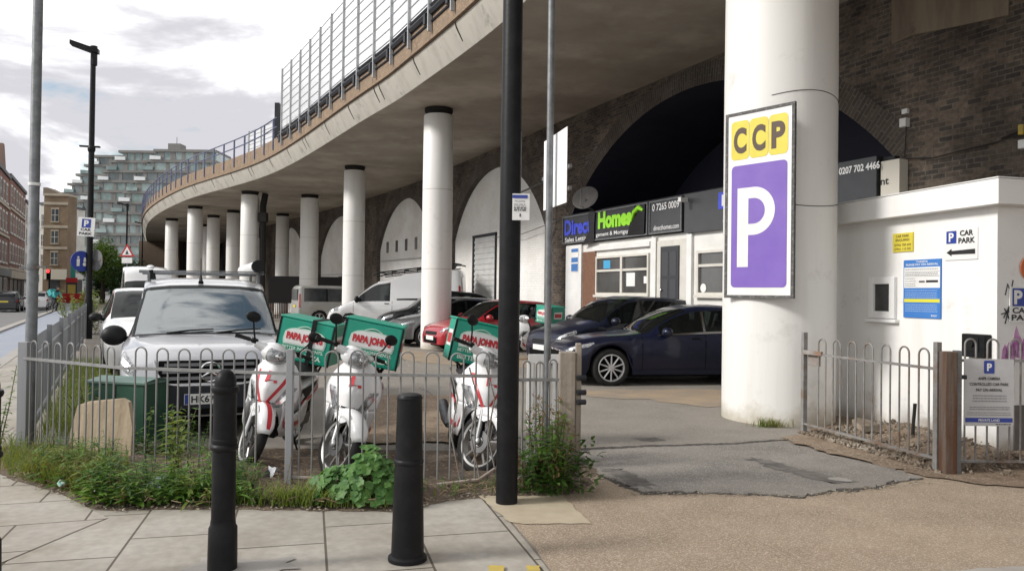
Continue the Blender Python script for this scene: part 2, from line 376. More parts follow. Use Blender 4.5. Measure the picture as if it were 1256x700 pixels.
b = MB(); b.prism([T(-30, 1.198, -.138), T(115, 1.198, -.138), (60, 140, -.138), (60, -20, -.138)], (0, 0, .138)); tag(b.build('car_park_ground', SITE, smooth=0, fixn=True), kind='structure')
sheet('paving', [(-.12, 6.3), (-4.3, 6.9), (-4.95, 7.6), T(60, .1), T(60, 1.19), T(-14, 1.19), (4, -3), (.9, -2), (.6, 2.5), (.24, 4.51), (-.1, 5.9)], .004, FLAG)
sheet('paving_turned', [(-2.80, 5.42), (-2.95, 4.46), (-3.1, 3.2), (-3.2, 1.6), T(-7, 1.18), T(3, 1.18), T(3, .12), (-5.0, 7.5), (-4.2, 6.5), (-3.5, 6.05)], .008, FLAG2)
sheet('vehicle_crossing', [(-.16, 6.12), (-.12, 6.0), (.03, 5.4), (.16, 4.9), (.24, 4.51), (.6, 2.5), (.9, -2), (12, -2), (12, 6.4), (4.9, 6.6), (4.0, 6.75), (3.75, 7.3), (.6, 7.3), (.35, 6.3)], .010, TANG)
sheet('kerb_edge', [(2.55, 4.56), (3.0, 4.66), (3.6, 4.72), (5, 4.75), (5, 2), (2.5, 2)], .014, KERB, amp=.015)
PATCHC = mat('pale_concrete', (.43, .37, .27), .9, (.37, .31, .22), 4., bump=.3, bscale=120)
sheet('concrete_patch', [(-.24, 6.12), (.42, 6.15), (.58, 5.42), (.1, 5.38), (0.0, 5.42)], .015, PATCHC, amp=.012)
for i, (x, y, ww, hh) in enumerate([(-.07, 4.50, .09, .1), (.145, 4.515, .075, .09), (-.07, 4.28, .09, .1), (.16, 4.28, .08, .1)]):
    sheet('yellow_mark', [(x - ww / 2, y - hh / 2), (x + ww / 2, y - hh / 2), (x + ww / 2, y + hh / 2), (x - ww / 2, y + hh / 2)], .016, YEL, amp=.005, step=.03, seed=i)
# asphalt of the entrance: an older strip behind, a newer apron in front with a broken edge
sheet('asphalt', [(.66, 8.05), (1.51, 8.27), (2.43, 8.46), (3.06, 8.72), (3.4, 9.0), (4.6, 12), (7.5, 13.2), (2, 22), (-3, 21), (-1.5, 13), (-.2, 9.0)], .016, ASPH, amp=.03, thick=.014, step=.1)
sheet('asphalt_apron', [(.70, 7.97), (.72, 7.35), (.80, 6.95), (.98, 6.55), (1.12, 6.28), (1.5, 6.33), (1.82, 6.30), (2.1, 6.27), (2.33, 6.22), (2.6, 6.4), (2.98, 6.53), (3.35, 6.78), (3.66, 6.93), (3.58, 7.3), (3.3, 7.75), (3.1, 8.2), (2.95, 8.6), (2.43, 8.39), (1.51, 8.19)], .0205, ASPH2, amp=.035, thick=.017, step=.045, seed=4)
EDGE = mat('asphalt_edge_dark', (.045, .04, .036), .95, (.07, .06, .05), 20.)
sheet('asphalt_edge', [(.66, 7.9), (.68, 7.35), (.76, 6.93), (.93, 6.50), (1.08, 6.22), (1.5, 6.28), (1.82, 6.265), (2.1, 6.24), (2.33, 6.18), (2.65, 6.36), (3.0, 6.48), (3.4, 6.74), (3.70, 6.92), (3.5, 7.3)], .0125, EDGE, amp=.03, step=.04, seed=14)
sheet('asphalt_crack', [(.70, 7.92), (1.51, 8.16), (2.43, 8.36), (2.98, 8.60), (2.98, 8.67), (2.43, 8.43), (1.51, 8.24), (.70, 8.02)], .0225, EDGE, amp=.02, step=.04, seed=15)
sheet('asphalt_stain', [(2.30, 7.62), (2.45, 7.68), (2.62, 7.35), (2.80, 6.98), (2.98, 6.72), (2.80, 6.62), (2.62, 6.88), (2.44, 7.2)], .0235, STAIN, amp=.045, step=.04, seed=7)
sheet('asphalt_stain', [(1.38, 8.62), (1.62, 8.72), (1.74, 8.55), (1.5, 8.46)], .020, STAIN, amp=.025, step=.06, seed=8)
sheet('asphalt_stain', [(.86, 7.05), (1.0, 7.12), (1.22, 6.62), (1.16, 6.42), (1.02, 6.5)], .0235, STAIN, amp=.045, step=.04, seed=9)
sheet('pothole_chip', [(2.80, 6.86), (2.98, 6.84), (2.94, 6.70), (2.79, 6.74)], .0265, KERB, amp=.02, step=.04, seed=10)
sheet('gate_dirt', [(3.05, 8.78), (3.2, 8.15), (3.45, 7.65), (3.62, 7.2), (3.75, 6.9), (4.3, 6.62), (7, 6.55), (7, 8.5), (4.2, 10.6), (3.7, 9.5), (3.45, 9.1)], .022, DIRT, amp=.05, step=.1, seed=5)
sheet('dirt_patch', [(-2.2, 12.0), (-.9, 12.0), (-.55, 9.6), (-.6, 8.3), (-2.0, 8.2), (-1.9, 9.5)], .021, DIRT, amp=.12, step=.2, seed=6)
TAN2 = mat('sand_and_sunlit_tan', (.34, .255, .17), .95, (.24, .20, .155), 1.6, bump=.3, bscale=120)
sheet('sand_sunlit_patch', [(1.1, 13.0), (4.2, 13.3), (3.6, 11.4), (2.6, 11.2), (2.1, 11.9), (1.2, 12.1)], .021, TAN2, amp=.12, step=.25, seed=12)  # sunlit strip of ground before the navy saloon, painted in as tan colour
sheet('sand_sunlit_patch', [(-3.2, 21.6), (1.0, 19.4), (.6, 16.8), (-1.5, 17.2), (-3.4, 19.4)], .021, TAN2, amp=.2, step=.3, seed=13)
# soil strip along the railings, lumpy
def hump(x, y): return .02 * math.sin(5 * x + 2 * y) + .016 * math.sin(9 * x - 7 * y + 1) + .012 * math.sin(17 * x + 11 * y)
FRONT = pchip([(-5.2, 7.5), (-4.18, 6.48), (-3.47, 6.02), (-2.89, 5.60), (-2.23, 5.67), (-.86, 5.67), (-.41, 6.02), (-.05, 6.12), (.45, 6.2), (.75, 6.6)])
rows = []
nx = 90
for j in range(15):
    r = []
    for i in range(nx + 1):
        x = -5.1 + i * 5.95 / nx; yf = FRONT(x); yb = 7.9 if x < -.3 else lerp(7.9, 7.2, (x + .3))
        t = j / 14; y = lerp(yf, yb, t) + RN.uniform(-.015, .015)
        e = min(1, t * 6, (1 - t) * 8, (x + 5.1) * 3, (.86 - x) * 4); e = max(0, e)
        r.append((x, y, .006 + e * (.045 + hump(x, y))))
    rows.append(r)
b = MB(); b.grid(rows); tag(b.build('soil', SOIL, smooth=60), kind='structure')

# broken concrete round the foot of the ringed bollard, twigs and chips along the edges
sheet('concrete_patch', [(-1.80, 4.62), (-1.35, 4.66), (-1.22, 4.55), (-1.28, 4.36), (-1.5, 4.2), (-1.85, 4.3)], .011, KERB, amp=.05, step=.05, seed=21)
CHIP = mat('loose_chips', (.20, .16, .11), .95, (.34, .30, .24), 20.)
b = MB(); rn = random.Random(8)
def chip(x, y, z, r):
    a = rn.uniform(0, 6.3); P = [V3((x + r * rn.uniform(.5, 1.1) * math.cos(a + k * 1.57), y + r * rn.uniform(.4, 1.) * math.sin(a + k * 1.57), z + rn.uniform(0, r * .7))) for k in range(4)]
    b.add(P + [V3((x, y, z + r * .8))], [[0, 1, 4], [1, 2, 4], [2, 3, 4], [3, 0, 4]])
for k in range(700):
    x = rn.uniform(.3, 3.7); y = 6.3 + abs(rn.gauss(0, .08)) - .1 + (.5 if x < .95 else 0) + max(0, x - 2.4) * .42; chip(x, y, .012, rn.choice([.004, .006, .008, .013]))
for k in range(500): x = rn.uniform(-4.3, .7); chip(x, FRONT(x) + rn.gauss(.05, .05), .012, rn.choice([.005, .008, .012, .018]))
for k in range(260): chip(rn.uniform(.3, 5), rn.uniform(3.9, 6.2), .011, rn.choice([.003, .004, .006]))
for k in range(300): x = rn.uniform(3.0, 3.9); chip(x, 8.9 - (x - 3) * 2.1 + rn.gauss(0, .12), .028, rn.choice([.005, .008, .012]))
tag(b.build('loose_chips', CHIP, smooth=0), kind='stuff')
b = MB()
for k in range(240):
    x = rn.uniform(-4.2, .5); y = FRONT(x) + .03 + abs(rn.gauss(0, .16)); a = rn.uniform(0, 6.3); l = rn.uniform(.04, .20); b.path([(x, y, .05), (x + math.cos(a) * l * .5, y + math.sin(a) * l * .5, .06 + rn.uniform(0, .04)), (x + math.cos(a + .4) * l, y + math.sin(a + .4) * l, .05 + rn.uniform(0, .05))], .003, 4, False)
tag(b.build('dead_twigs', mat('twig', (.15, .10, .06), .9, (.25, .19, .12), 8.), smooth=0), kind='stuff')
# ------------------------------------------------------------------ viaduct
E = Curve2([(4.6, -8), (3.3, -1), (2.3, 5), (1.3, 9.65), (.13, 14.35), (-2.59, 20.27), (-4.6, 24.0), (-11.3, 35.8), (-19.9, 46.8), (-28.2, 60.2), (-36.5, 77), (-47, 100), (-53, 113)], .4)
W = Curve2([(12.37 - .455 * y, y) for y in (6, 12, 20, 28, 34, 38)] + [(-8.4, 44.5), (-12.6, 51.5), (-18.2, 60.5), (-26, 74), (-38, 98)], .25)
def u_at_y(c, y):
    lo, hi = 0, c.L
    for _ in range(40):
        m = (lo + hi) / 2
        if c.at(m).y < y: lo = m
        else: hi = m
    return lo
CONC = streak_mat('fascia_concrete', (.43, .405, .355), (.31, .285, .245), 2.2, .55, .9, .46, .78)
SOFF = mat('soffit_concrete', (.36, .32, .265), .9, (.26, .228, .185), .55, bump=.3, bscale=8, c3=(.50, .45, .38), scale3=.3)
PARA = mat('brown_aggregate', (.24, .18, .125), .95, (.18, .132, .092), 3.5, bump=.6, bscale=90, speck=((.36, .23, .14), 30, .75))
DARKST = mat('dark_steel', (.018, .02, .025), .5, (.03, .03, .034), 8., spec=.25)
RAILB = mat('blue_rail_paint', (.085, .10, .19), .45, (.12, .13, .19), 4.)
viad = thing('viaduct', 'curved concrete railway viaduct with brown parapet running overhead across the car park', 'viaduct', (1.3, 9.65, 0))
us = [i * E.L / 150 for i in range(151)]
def sweep(c, prof, us, closed=True):
    return MB().grid([[c.pt(u, o, z) for (o, z) in prof] for u in us], closed)
sweep(E, [(.26, 7.54), (.27, 7.70), (-13, 7.72), (-13, 7.55), (-.5, 7.55)], us, False).build('deck', CONC, viad, True, 30)
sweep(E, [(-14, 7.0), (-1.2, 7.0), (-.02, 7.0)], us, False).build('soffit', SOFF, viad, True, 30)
sweep(E, [(-.02, 7.0), (.0, 7.0), (.25, 7.47), (.28, 7.58), (.24, 7.585)], us, False).build('fascia', CONC, viad, True, 20)
sweep(E, [(.20, 7.60), (.36, 7.60), (.36, 7.66), (.33, 7.67), (.33, 8.30), (.02, 8.30), (.02, 7.60)], us, True).build('parapet', PARA, viad, True, 30)
JOINT = mat('joint_dark', (.03, .028, .026), .9, spec=.15)
u = u_at_y(E, 6)
k = 0
while u < E.L - 4:
    b = MB(); du = .055
    for dd in ((0, .42) if k % 3 == 0 else (0,)):
        b.grid([[E.pt(u + dd, -.01, 6.994), E.pt(u + dd, .128, 7.235), E.pt(u + dd, .262, 7.47), E.pt(u + dd, .288, 7.575)],
                [E.pt(u + dd + du, -.01, 6.994), E.pt(u + dd + du, .128, 7.235), E.pt(u + dd + du, .262, 7.47), E.pt(u + dd + du, .288, 7.575)]])
        b.quad(E.pt(u + dd, .333, 7.69), E.pt(u + dd + .012, .333, 7.69), E.pt(u + dd + .012, .333, 8.29), E.pt(u + dd, .333, 8.29))
    b.build('expansion_joint', JOINT, viad, True, 0)
    u += 2.9; k += 1
# columns
SEAMG = mat('casting_seam', (.42, .40, .37), .8)
COLM = streak_mat('column_white', (.74, .73, .70), (.66, .645, .61), 5., .25, .5, .5, .85, .12, ((.42, .38, .30), .30), spot=.94)
COLS = [((3.53, 10.26), .715, 'widest white concrete column, nearest the camera, carrying the purple parking sign'),
        ((-2.21, 22.65), .44, 'white column with the red car parked across its foot'),
        ((-6.81, 33.2), .46, 'white column between the silver people carrier and the white van'),
        ((-14.31, 42.1), .48, 'tall white column just above the black end cap of the roof tube'),
        ((-20.44, 49.8), .47, 'white column with a dark scar halfway up, second from the far left'),
        ((-25.81, 58.6), .46, 'farthest left white column at the tip of the viaduct curve'),
        ((-11.35, 43.2), .50, 'white column behind the roof of the silver people carrier'),
        ((-16.0, 53.8), .45, 'dimmer white column in shade in the inner row, right of the roof tube'),
        ((-18.77, 52.0), .44, 'slim white inner column seen just left of the roof tube end'),
        ((-21.5, 55.6), .44, 'slim white inner column second in from the left of the inner row'),
        ((-25.0, 63.5), .44, 'deepest white inner column half hidden in shade')]
for (xy, r, lab) in COLS:
    c = thing('column', lab, 'column', (xy[0], xy[1], 0), 0, 'white concrete columns under the viaduct')
    zt = 6.80
    MB().lathe([(r * 1.0, 0), (r, 2.0), (r, 4.5), (r * .985, zt - .02), (r * .95, zt)], 48, cap=True).build('shaft', COLM, c, smooth=40)
    MB().lathe([(r * .86, zt), (r * .86, zt + .08), (r * .94, zt + .10), (r * .94, 7.0)], 32).build('bearing', JOINT, c, smooth=30)
    if r < .6:
        for zj in (2.3, 4.6): MB().lathe([(r * 1.002, zj), (r * 1.004, zj + .008), (r * 1.002, zj + .016)], 40).build('casting_joint', SEAMG, c)
    else:
        MB().path([(r * 1.004 * math.cos(a), r * 1.004 * math.sin(a), 2.79 - .05 * math.sin((a - math.pi * 1.35) * 2.2)) for a in [math.pi * (1.35 + i / 24 * .6) for i in range(25)]], .005, 6).build('strap', JOINT, c)
        MB().path([(r * 1.004 * math.cos(a), r * 1.004 * math.sin(a), 4.12 + .06 * math.sin((a - math.pi * 1.35) * 2.0)) for a in [math.pi * (1.35 + i / 24 * .6) for i in range(25)]], .004, 6).build('strap', JOINT, c)
# blue railing on the far part of the parapet
ub = u_at_y(E, 33.6)
rail = thing('safety_railing', 'blue metal railing along the far parapet of the viaduct', 'railing', tuple(E.pt(ub, .3, 8.2)))
u = ub + .8; i = 0
while u < E.L - 1 and i < 55:
    p = E.pt(u, .35, 0)
    MB().box((p.x, p.y, 8.5), (.07, .07, 1.35), rotz(math.atan2(E.tan(u).y, E.tan(u).x))).build('post', RAILB, rail, True, 0)
    u += 1.5; i += 1
for z in (9.17, 8.76):
    MB().path([E.pt(ub + .3 + k * .8, .35, z) for k in range(int((E.L - ub - 1) / .8))], .03, 6).build('rail', RAILB, rail, True)
BARP = mat('barrier_aluminium', (.42, .43, .44), .45, (.34, .35, .355), 5., metal=.2)
PANEL, _nt, _b = nodes('acrylic_panel'); _b.inputs['Base Color'].default_value = (.78, .79, .80, 1); _b.inputs['Roughness'].default_value = .25
_tr = N(_nt, 'ShaderNodeBsdfTransparent'); _tl = N(_nt, 'ShaderNodeBsdfTranslucent'); _tl.inputs[0].default_value = (.85, .86, .87, 1); _mx = N(_nt, 'ShaderNodeMixShader'); _mx.inputs[0].default_value = .5
_nt.links.new(_b.outputs[0], _mx.inputs[1]); _nt.links.new(_tl.outputs[0], _mx.inputs[2]); _m2 = N(_nt, 'ShaderNodeMixShader'); _m2.inputs[0].default_value = .72
_nt.links.new(_tr.outputs[0], _m2.inputs[1]); _nt.links.new(_mx.outputs[0], _m2.inputs[2]); _nt.links.new(_m2.outputs[0], _nt.nodes['Material Output'].inputs['Surface'])
def barrier(label, y0, y1, o, z0, z1, step, brackets):
    ua, uz = u_at_y(E, y1), u_at_y(E, y0)
    t = thing('noise_barrier', label, 'barrier', tuple(E.pt(ua, o, z0)))
    n = int((uz - ua) / step)
    for i in range(n + 1):
        u = ua + i * step; tn = E.tan(u); m = rotz(math.atan2(tn.y, tn.x))
        p = E.pt(u, o, 0)
        MB().box((p.x, p.y, (z0 + z1) / 2 - .12), (.06, .09, z1 - z0 + .3), m).build('post', BARP, t, True, 0)
        if brackets:
            p = E.pt(u + .17, o + .02, 0); b = MB(); b.box((p.x, p.y, z0 + .06), (.14, .12, .26), m)
            b.build('bracket', DARKST, t, True, 0)
        if i < n:
            a, c = E.pt(u + .05, o - .02, 0), E.pt(u + step - .05, o - .02, 0); b = MB()
            zb = z0 + (.45 if brackets else 0)
            b.quad((a.x, a.y, zb), (c.x, c.y, zb), (c.x, c.y, z1), (a.x, a.y, z1)); pn = b.build('panel', PANEL, t, True, 0)
            b = MB()
            for q in range(9): z = lerp(zb, z1, q / 8); b.tube((a.x, a.y, z), (c.x, c.y, z), .020, n=5)
            gb = b; gb.v = [v - V3(t.location) for v in gb.v]; gb.build('glazing_bar', BARP, pn, False, 0)
    if brackets:
        for z, r in ((z0 + .36, .05), (z0 + .2, .09), (z0 - .02, .03)):
            MB().path([E.pt(ua + k * (uz - ua) / 40, o - .05, z) for k in range(41)], r, 6).build('base_rail', DARKST, t, True)
    return t
def barrier_dir(label, y_near, y_far, o, z0, z1, step, br): return barrier(label, y_far, y_near, o, z0, z1, step, br)
barrier_dir('tall pale glazed noise barrier with steel posts above the near parapet', 7.0, 33.5, .40, 8.05, 11.0, 1.5, True)
barrier_dir('lower glazed screen set back behind the blue railing', 34.2, 41.5, -1.3, 8.3, 10.2, 1.7, False)
p = E.pt(u_at_y(E, 36.3), -.5)
t = thing('track_stanchion', 'dark steel stanchion standing behind the blue railing', 'stanchion', (p.x, p.y, 7.72))
b = MB(); b.box((0, 0, 1.4), (.22, .06, 2.8)); b.box((0, .1, 1.4), (.05, .16, 2.8)); b.box((0, .2, 1.4), (.22, .05, 2.8)); b.build('stem', DARKST, t, smooth=0); MB().box((0, .1, .02), (.4, .4, .04)).build('base_plate', DARKST, t, smooth=0)
# ------------------------------------------------------------------ brick arches
BRK = brick_mat('dark_brick', (.195, .148, .112), (.068, .057, .05), (.185, .16, .13), .235, .082, .012, .9, (.26, .24, .23), .55, stmul=None, bump=.9, fine=(.7, 1.35))
BRK2 = brick_mat('arch_ring_brick', (.12, .098, .08), (.07, .06, .052), (.17, .15, .125), .34, .085, .012, .9, (.5, .46, .42), .8, bump=.8)
WBRK = brick_mat('white_painted_brick', (.84, .835, .82), (.81, .805, .79), (.72, .71, .69), .235, .082, .009, .7, (.80, .78, .74), .5, bump=.35, fine=(.93, 1.04))
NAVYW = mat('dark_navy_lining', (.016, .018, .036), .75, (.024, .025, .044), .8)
ARCH = [(7.7, 19.06, 3.95, 6.49), (20.78, 29.62, 3.85, 6.34), (32.4, 40.7, 3.9, 6.40), (43.6, 51.7, 3.9, 6.4), (54.6, 62.8, 3.9, 6.4), (65.6, 73.6, 3.9, 6.4), (76.5, 84.5, 3.9, 6.4)]
def arch_z(a, s):
    s0, s1, zs, zc = a; h = (s1 - s0) / 2; ri = zc - zs; Rr = (h * h + ri * ri) / (2 * ri); d = s - (s0 + s1) / 2
    return zs + math.sqrt(max(0, Rr * Rr - d * d)) - (Rr - ri)
wall = thing('brick_arch_wall', 'old dark brick railway arch wall running behind the parked cars', 'wall', tuple(W.pt(12)))
cuts = set()
for a in ARCH:
    n = 40
    for i in range(n + 1): cuts.add(round(lerp(a[0], a[1], i / n), 4))
s = 0
while s < W.L: cuts.add(round(s, 4)); s += .5
cuts = sorted(cuts); b = MB(); ZT = 6.995
for s0, s1 in zip(cuts, cuts[1:]):
    if s1 - s0 < 1e-3: continue
    sm = (s0 + s1) / 2; a = next((a for a in ARCH if a[0] < sm < a[1]), None)
    z0, z1 = (arch_z(a, s0), arch_z(a, s1)) if a else (0, 0)
    zs = [0, 1] if True else 0
    p = [W.pt(s0, 0, z0), W.pt(s0, 0, ZT), W.pt(s1, 0, ZT), W.pt(s1, 0, z1)]
    b.uv[len(b.f)] = [(s0, z0), (s0, ZT), (s1, ZT), (s1, z1)]; b.quad(*p)
b.build('brickwork', BRK, wall, True, 0)
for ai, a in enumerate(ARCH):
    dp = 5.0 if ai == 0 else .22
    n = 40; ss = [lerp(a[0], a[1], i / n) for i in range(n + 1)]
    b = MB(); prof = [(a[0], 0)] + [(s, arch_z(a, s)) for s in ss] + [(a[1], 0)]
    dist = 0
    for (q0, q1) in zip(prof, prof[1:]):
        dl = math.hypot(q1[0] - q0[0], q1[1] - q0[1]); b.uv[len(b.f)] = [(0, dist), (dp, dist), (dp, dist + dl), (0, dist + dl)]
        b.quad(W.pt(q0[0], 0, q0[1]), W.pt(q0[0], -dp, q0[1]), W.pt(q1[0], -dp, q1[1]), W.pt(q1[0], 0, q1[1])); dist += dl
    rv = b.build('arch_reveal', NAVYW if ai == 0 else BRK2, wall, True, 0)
    # ring of voussoir brick, 12 mm proud
    b = MB(); dist = 0; th = .46; mid = (a[0] + a[1]) / 2; h = (a[1] - a[0]) / 2; ri = a[3] - a[2]; Rr = (h * h + ri * ri) / (2 * ri); zc = a[3] - Rr
    pr = []
    for s in ss:
        z = arch_z(a, s); d = V3((s - mid, z - zc, 0)).normalized(); pr.append(((s, z), (s + d.x * th, min(z + d.y * th, 6.99))))
    for (q0, q1) in zip(pr, pr[1:]):
        dl = math.hypot(q1[0][0] - q0[0][0], q1[0][1] - q0[0][1]); b.uv[len(b.f)] = [(0, dist), (th, dist), (th, dist + dl), (0, dist + dl)]
        b.quad(W.pt(q0[0][0], .012, q0[0][1]), W.pt(q0[1][0], .012, q0[1][1]), W.pt(q1[1][0], .012, q1[1][1]), W.pt(q1[0][0], .012, q1[0][1])); dist += dl
    b.build('arch_ring', BRK2, wall, True, 0)
    # infill
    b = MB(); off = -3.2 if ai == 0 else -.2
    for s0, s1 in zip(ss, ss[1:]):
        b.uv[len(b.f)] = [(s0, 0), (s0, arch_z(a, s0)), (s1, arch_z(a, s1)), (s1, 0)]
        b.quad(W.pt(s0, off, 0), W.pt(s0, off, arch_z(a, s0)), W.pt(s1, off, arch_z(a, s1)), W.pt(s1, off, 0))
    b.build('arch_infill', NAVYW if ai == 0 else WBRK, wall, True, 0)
def wbox(b, s0, s1, o0, o1, z0, z1, c=W):   # box along a curve
    P = [c.pt(s0, o0, z0), c.pt(s1, o0, z0), c.pt(s1, o1, z0), c.pt(s0, o1, z0)]
    return b.prism(P, (0, 0, z1 - z0))
# roller shutter in the second arch
SHUT = mat('shutter_grey', (.50, .50, .49), .55, (.42, .42, .41), 3.)
b = MB()
for k in range(36): wbox(b, 25.2, 27.3, -.19, -.155 - .02 * (k % 2), .03 + k * .105, .03 + (k + 1) * .105)
sh = b.build('roller_shutter', SHUT, wall, True, 0)
b = MB(); wbox(b, 27.3, 27.48, -.19, -.14, 0, 3.84); wbox(b, 25.12, 25.2, -.19, -.14, 0, 3.84); wbox(b, 25.12, 27.48, -.19, -.13, 3.82, 3.92); b.build('shutter_frame', DARKST, wall, True, 0)
for k in range(4):
    b = MB(); s = 35.0 + k * 1.45; wbox(b, s, s + .30, -.21, -.17, 3.75, 4.35); b.build('vent_window', NAVYGL, wall, True, 0)
b = MB(); wbox(b, 46.8, 48.0, -.21, -.16, 0, 2.6); b.build('doorway', NAVYGL, wall, True, 0)
b = MB(); wbox(b, 32.5, 40.5, -.21, -.17, 3.30, 3.36); b.build('drain_pipe', SHUT, wall, True, 0)
b = MB(); wbox(b, 43.7, 51.6, -.21, -.17, 2.7, 2.76); b.build('drain_pipe', SHUT, wall, True, 0)
RENDER = streak_mat('cement_render', (.23, .19, .135), (.13, .10, .075), 3., .5, .9, .42, .7)
b = MB(); b.prism([W.pt(7.80, .002, 5.92), W.pt(7.4, .002, 5.96), W.pt(6.6, .002, 5.86), W.pt(5.82, .002, 5.78), W.pt(5.80, .002, 6.99), W.pt(7.82, .002, 6.99)], W.nor(6) * .02); b.build('render_patch', RENDER, wall, True, 0)
b = MB(); b.path([W.pt(7.68, .03, 3.2), W.pt(7.66, .03, 3.93), W.pt(7.4, .05, 3.92), W.pt(7.0, .06, 3.86), W.pt(6.5, .06, 3.90), W.pt(6.0, .05, 3.93), W.pt(5.5, .05, 4.02), W.pt(4.8, .05, 4.15)], .011, 6); b.path([W.pt(5.9, .04, 3.98), W.pt(5.4, .04, 4.08), W.pt(4.8, .04, 4.2)], .014, 6)
b.path([W.pt(7.53, .03, 3.95), W.pt(7.5, .03, 4.5)], .006, 5); b.build('cable', JOINT, wall, True)
b = MB(); wbox(b, 7.46, 7.58, .0, .1, 4.46, 4.60); lt = b.build('junction_box', SIGNW, wall, True, 0)
b = MB(); wbox(b, 7.47, 7.57, .0, .06, 4.68, 4.76); b.build('junction_box', SIGNW, wall, True, 0)
b = MB(); wbox(b, 5.5, 5.62, .0, .1, 3.78, 3.9); b.build('junction_box', SIGNW, wall, True, 0)
b = MB(); wbox(b, 5.55, 5.62, .0, .1, 3.98, 4.12); b.build('junction_box', YEL, wall, True, 0)
PALEBRK = mat('pale_plate', (.30, .26, .24), .8, (.24, .2, .18), 4.)
b = MB(); wbox(b, 19.45, 20.0, .0, .04, 4.75, 5.5); b.build('wall_plate', PALEBRK, wall, True, 0)
b = MB(); b.path([W.pt(19.9, .04, 5.3), W.pt(22.5, .04, 5.1)], .03, 6); b.path([W.pt(20.6, .05, 3.0), W.pt(20.0, .05, 3.75), W.pt(19.9, .05, 4.4)], .015, 6); b.path([W.pt(19.3, .05, 3.95), W.pt(22.8, .05, 3.62), W.pt(25, .0, 3.7)], .012, 6); b.build('cable', GALVD, wall, True)
t = thing('poster', 'small blue and white notice on the white wall beside the roller shutter', 'poster', tuple(W.pt(24.5, -.19, 2.2)))
b = MB(); wbox(b, 24.3, 24.85, -.198, -.18, 2.2, 2.98); b.build('board', SIGNW, t, True, 0)
b = MB(); wbox(b, 24.32, 24.83, -.18, -.174, 2.22, 2.42); wbox(b, 24.32, 24.83, -.18, -.174, 2.72, 2.94); b.build('print', mat('notice_blue', (.05, .16, .42), .4), t, True, 0)
b = MB(); wbox(b, 24.32, 24.83, -.18, -.174, 2.46, 2.54); b.build('print', YEL, t, True, 0)
BLUE2 = mat('notice_blue', (.05, .16, .42), .4)
# ------------------------------------------------------------------ estate agent's office in the big arch
S0 = 8.0; p0 = W.pt(S0 - .25); tw = W.tan(15); SRZ = math.atan2(tw.y, tw.x)
shop = thing('estate_agent_office', 'low white estate agent office with dark signboards built into the big brick arch', 'shop', (p0.x, p0.y, 0), SRZ)
X = lambda s: s - S0
def sb(b, s0, s1, y0, y1, z0, z1): return b.box2((X(s0), y0, z0), (X(s1), y1, z1))
sb(MB(), 8.2, 19.25, -.6, .15, .0, 3.09).build('wall', WHITE, shop, smooth=0)
b = MB(); sb(b, 7.9, 19.3, -1.2, .12, 3.93, 4.0); b.build('roof', DARKST, shop, smooth=0)
ROTW = mat('brown_timber', (.16, .075, .035), .7, (.11, .05, .025), 8.)
sb(MB(), 18.27, 19.2, .15, .21, .0, 3.06).build('pilaster', SIGNW, shop, smooth=0)
nb = sb(MB(), 18.42, 18.86, .21, .222, 2.28, 2.98).build('notice_board', SIGNW, shop, smooth=0)
for za, zb in ((2.30, 2.52), (2.56, 2.70), (2.86, 2.96)): sb(MB(), 18.44, 18.84, .2225, .225, za, zb).build('notice_panel', BLUE2, nb, smooth=0)
b = MB(); sb(b, 17.52, 18.25, .152, .17, .0, 2.84); b.build('brick_jamb', mat('red_brown_jamb', (.20, .10, .06), .85, (.14, .07, .045), 14.), shop, smooth=0)
sb(MB(), 14.82, 17.56, .16, .24, 2.84, 2.96).build('lintel', SIGNW, shop, smooth=0, bevel=.006)
sb(MB(), 14.58, 14.80, .15, .22, 0, 3.04).build('pilaster', SIGNW, shop, smooth=0)
sb(MB(), 13.18, 13.36, .15, .22, 0, 3.04).build('pilaster', SIGNW, shop, smooth=0)
FRW = mat('window_frame_cream', (.62, .60, .55), .5, (.55, .53, .48), 4.)
BLIND = mat('blind_pane', (.055, .055, .053), .12, (.085, .083, .078), 1.5, spec=.7)
def shop_window(s0, s1, z0, z1, mids, trans):
    b = MB(); fw = .06
    for (a, c) in ((s0, s0 + fw), (s1 - fw, s1)): sb(b, a, c, .15, .215, z0, z1)
    for (a, c) in ((z0, z0 + fw), (z1 - fw, z1)): sb(b, s0 + fw, s1 - fw, .15, .214, a, c)
    for m in mids: sb(b, m - .05, m + .05, .151, .22, z0 + fw, z1 - fw)
    if trans: sb(b, s0 + fw, s1 - fw, .152, .21, trans - .03, trans + .03)
    sb(b, s0 - .05, s1 + .05, .15, .26, z0 - .06, z0)
    f = b.build('window', FRW, shop, smooth=0)
    sb(MB(), s0 + .03, s1 - .03, .155, .165, z0 + .03, z1 - .03).build('pane', BLIND, f, smooth=0)
    return f
f = shop_window(14.9, 17.46, 1.62, 2.68, [16.14], 2.28)
sb(MB(), 16.75, 17.1, .166, .172, 2.34, 2.56).build('sticker', mat('sticker_blue', (.06, .35, .60), .4), f, smooth=0)
sb(MB(), 15.55, 15.95, .166, .172, 1.85, 2.2).build('notice', SIGNW, f, smooth=0); sb(MB(), 14.98, 15.15, .166, .172, 1.92, 2.1).build('notice', SIGNW, f, smooth=0)
f = shop_window(10.6, 13.0, 1.64, 2.64, [11.8], 2.30)
MB().lathe([(.10, 0), (.10, .008)], 20, (X(12.8), .168, 1.8), 'y', True).build('sticker', SIGNW, f)
sb(MB(), 13.40, 14.57, .15, .185, 0, 2.95).build('door_surround', FRW, shop, smooth=0)
DOORM = mat('door_grey', (.035, .037, .042), .4)
d = sb(MB(), 13.66, 14.38, .186, .22, .35, 2.80).build('door', DOORM, shop, smooth=0, bevel=.004)
b = MB()
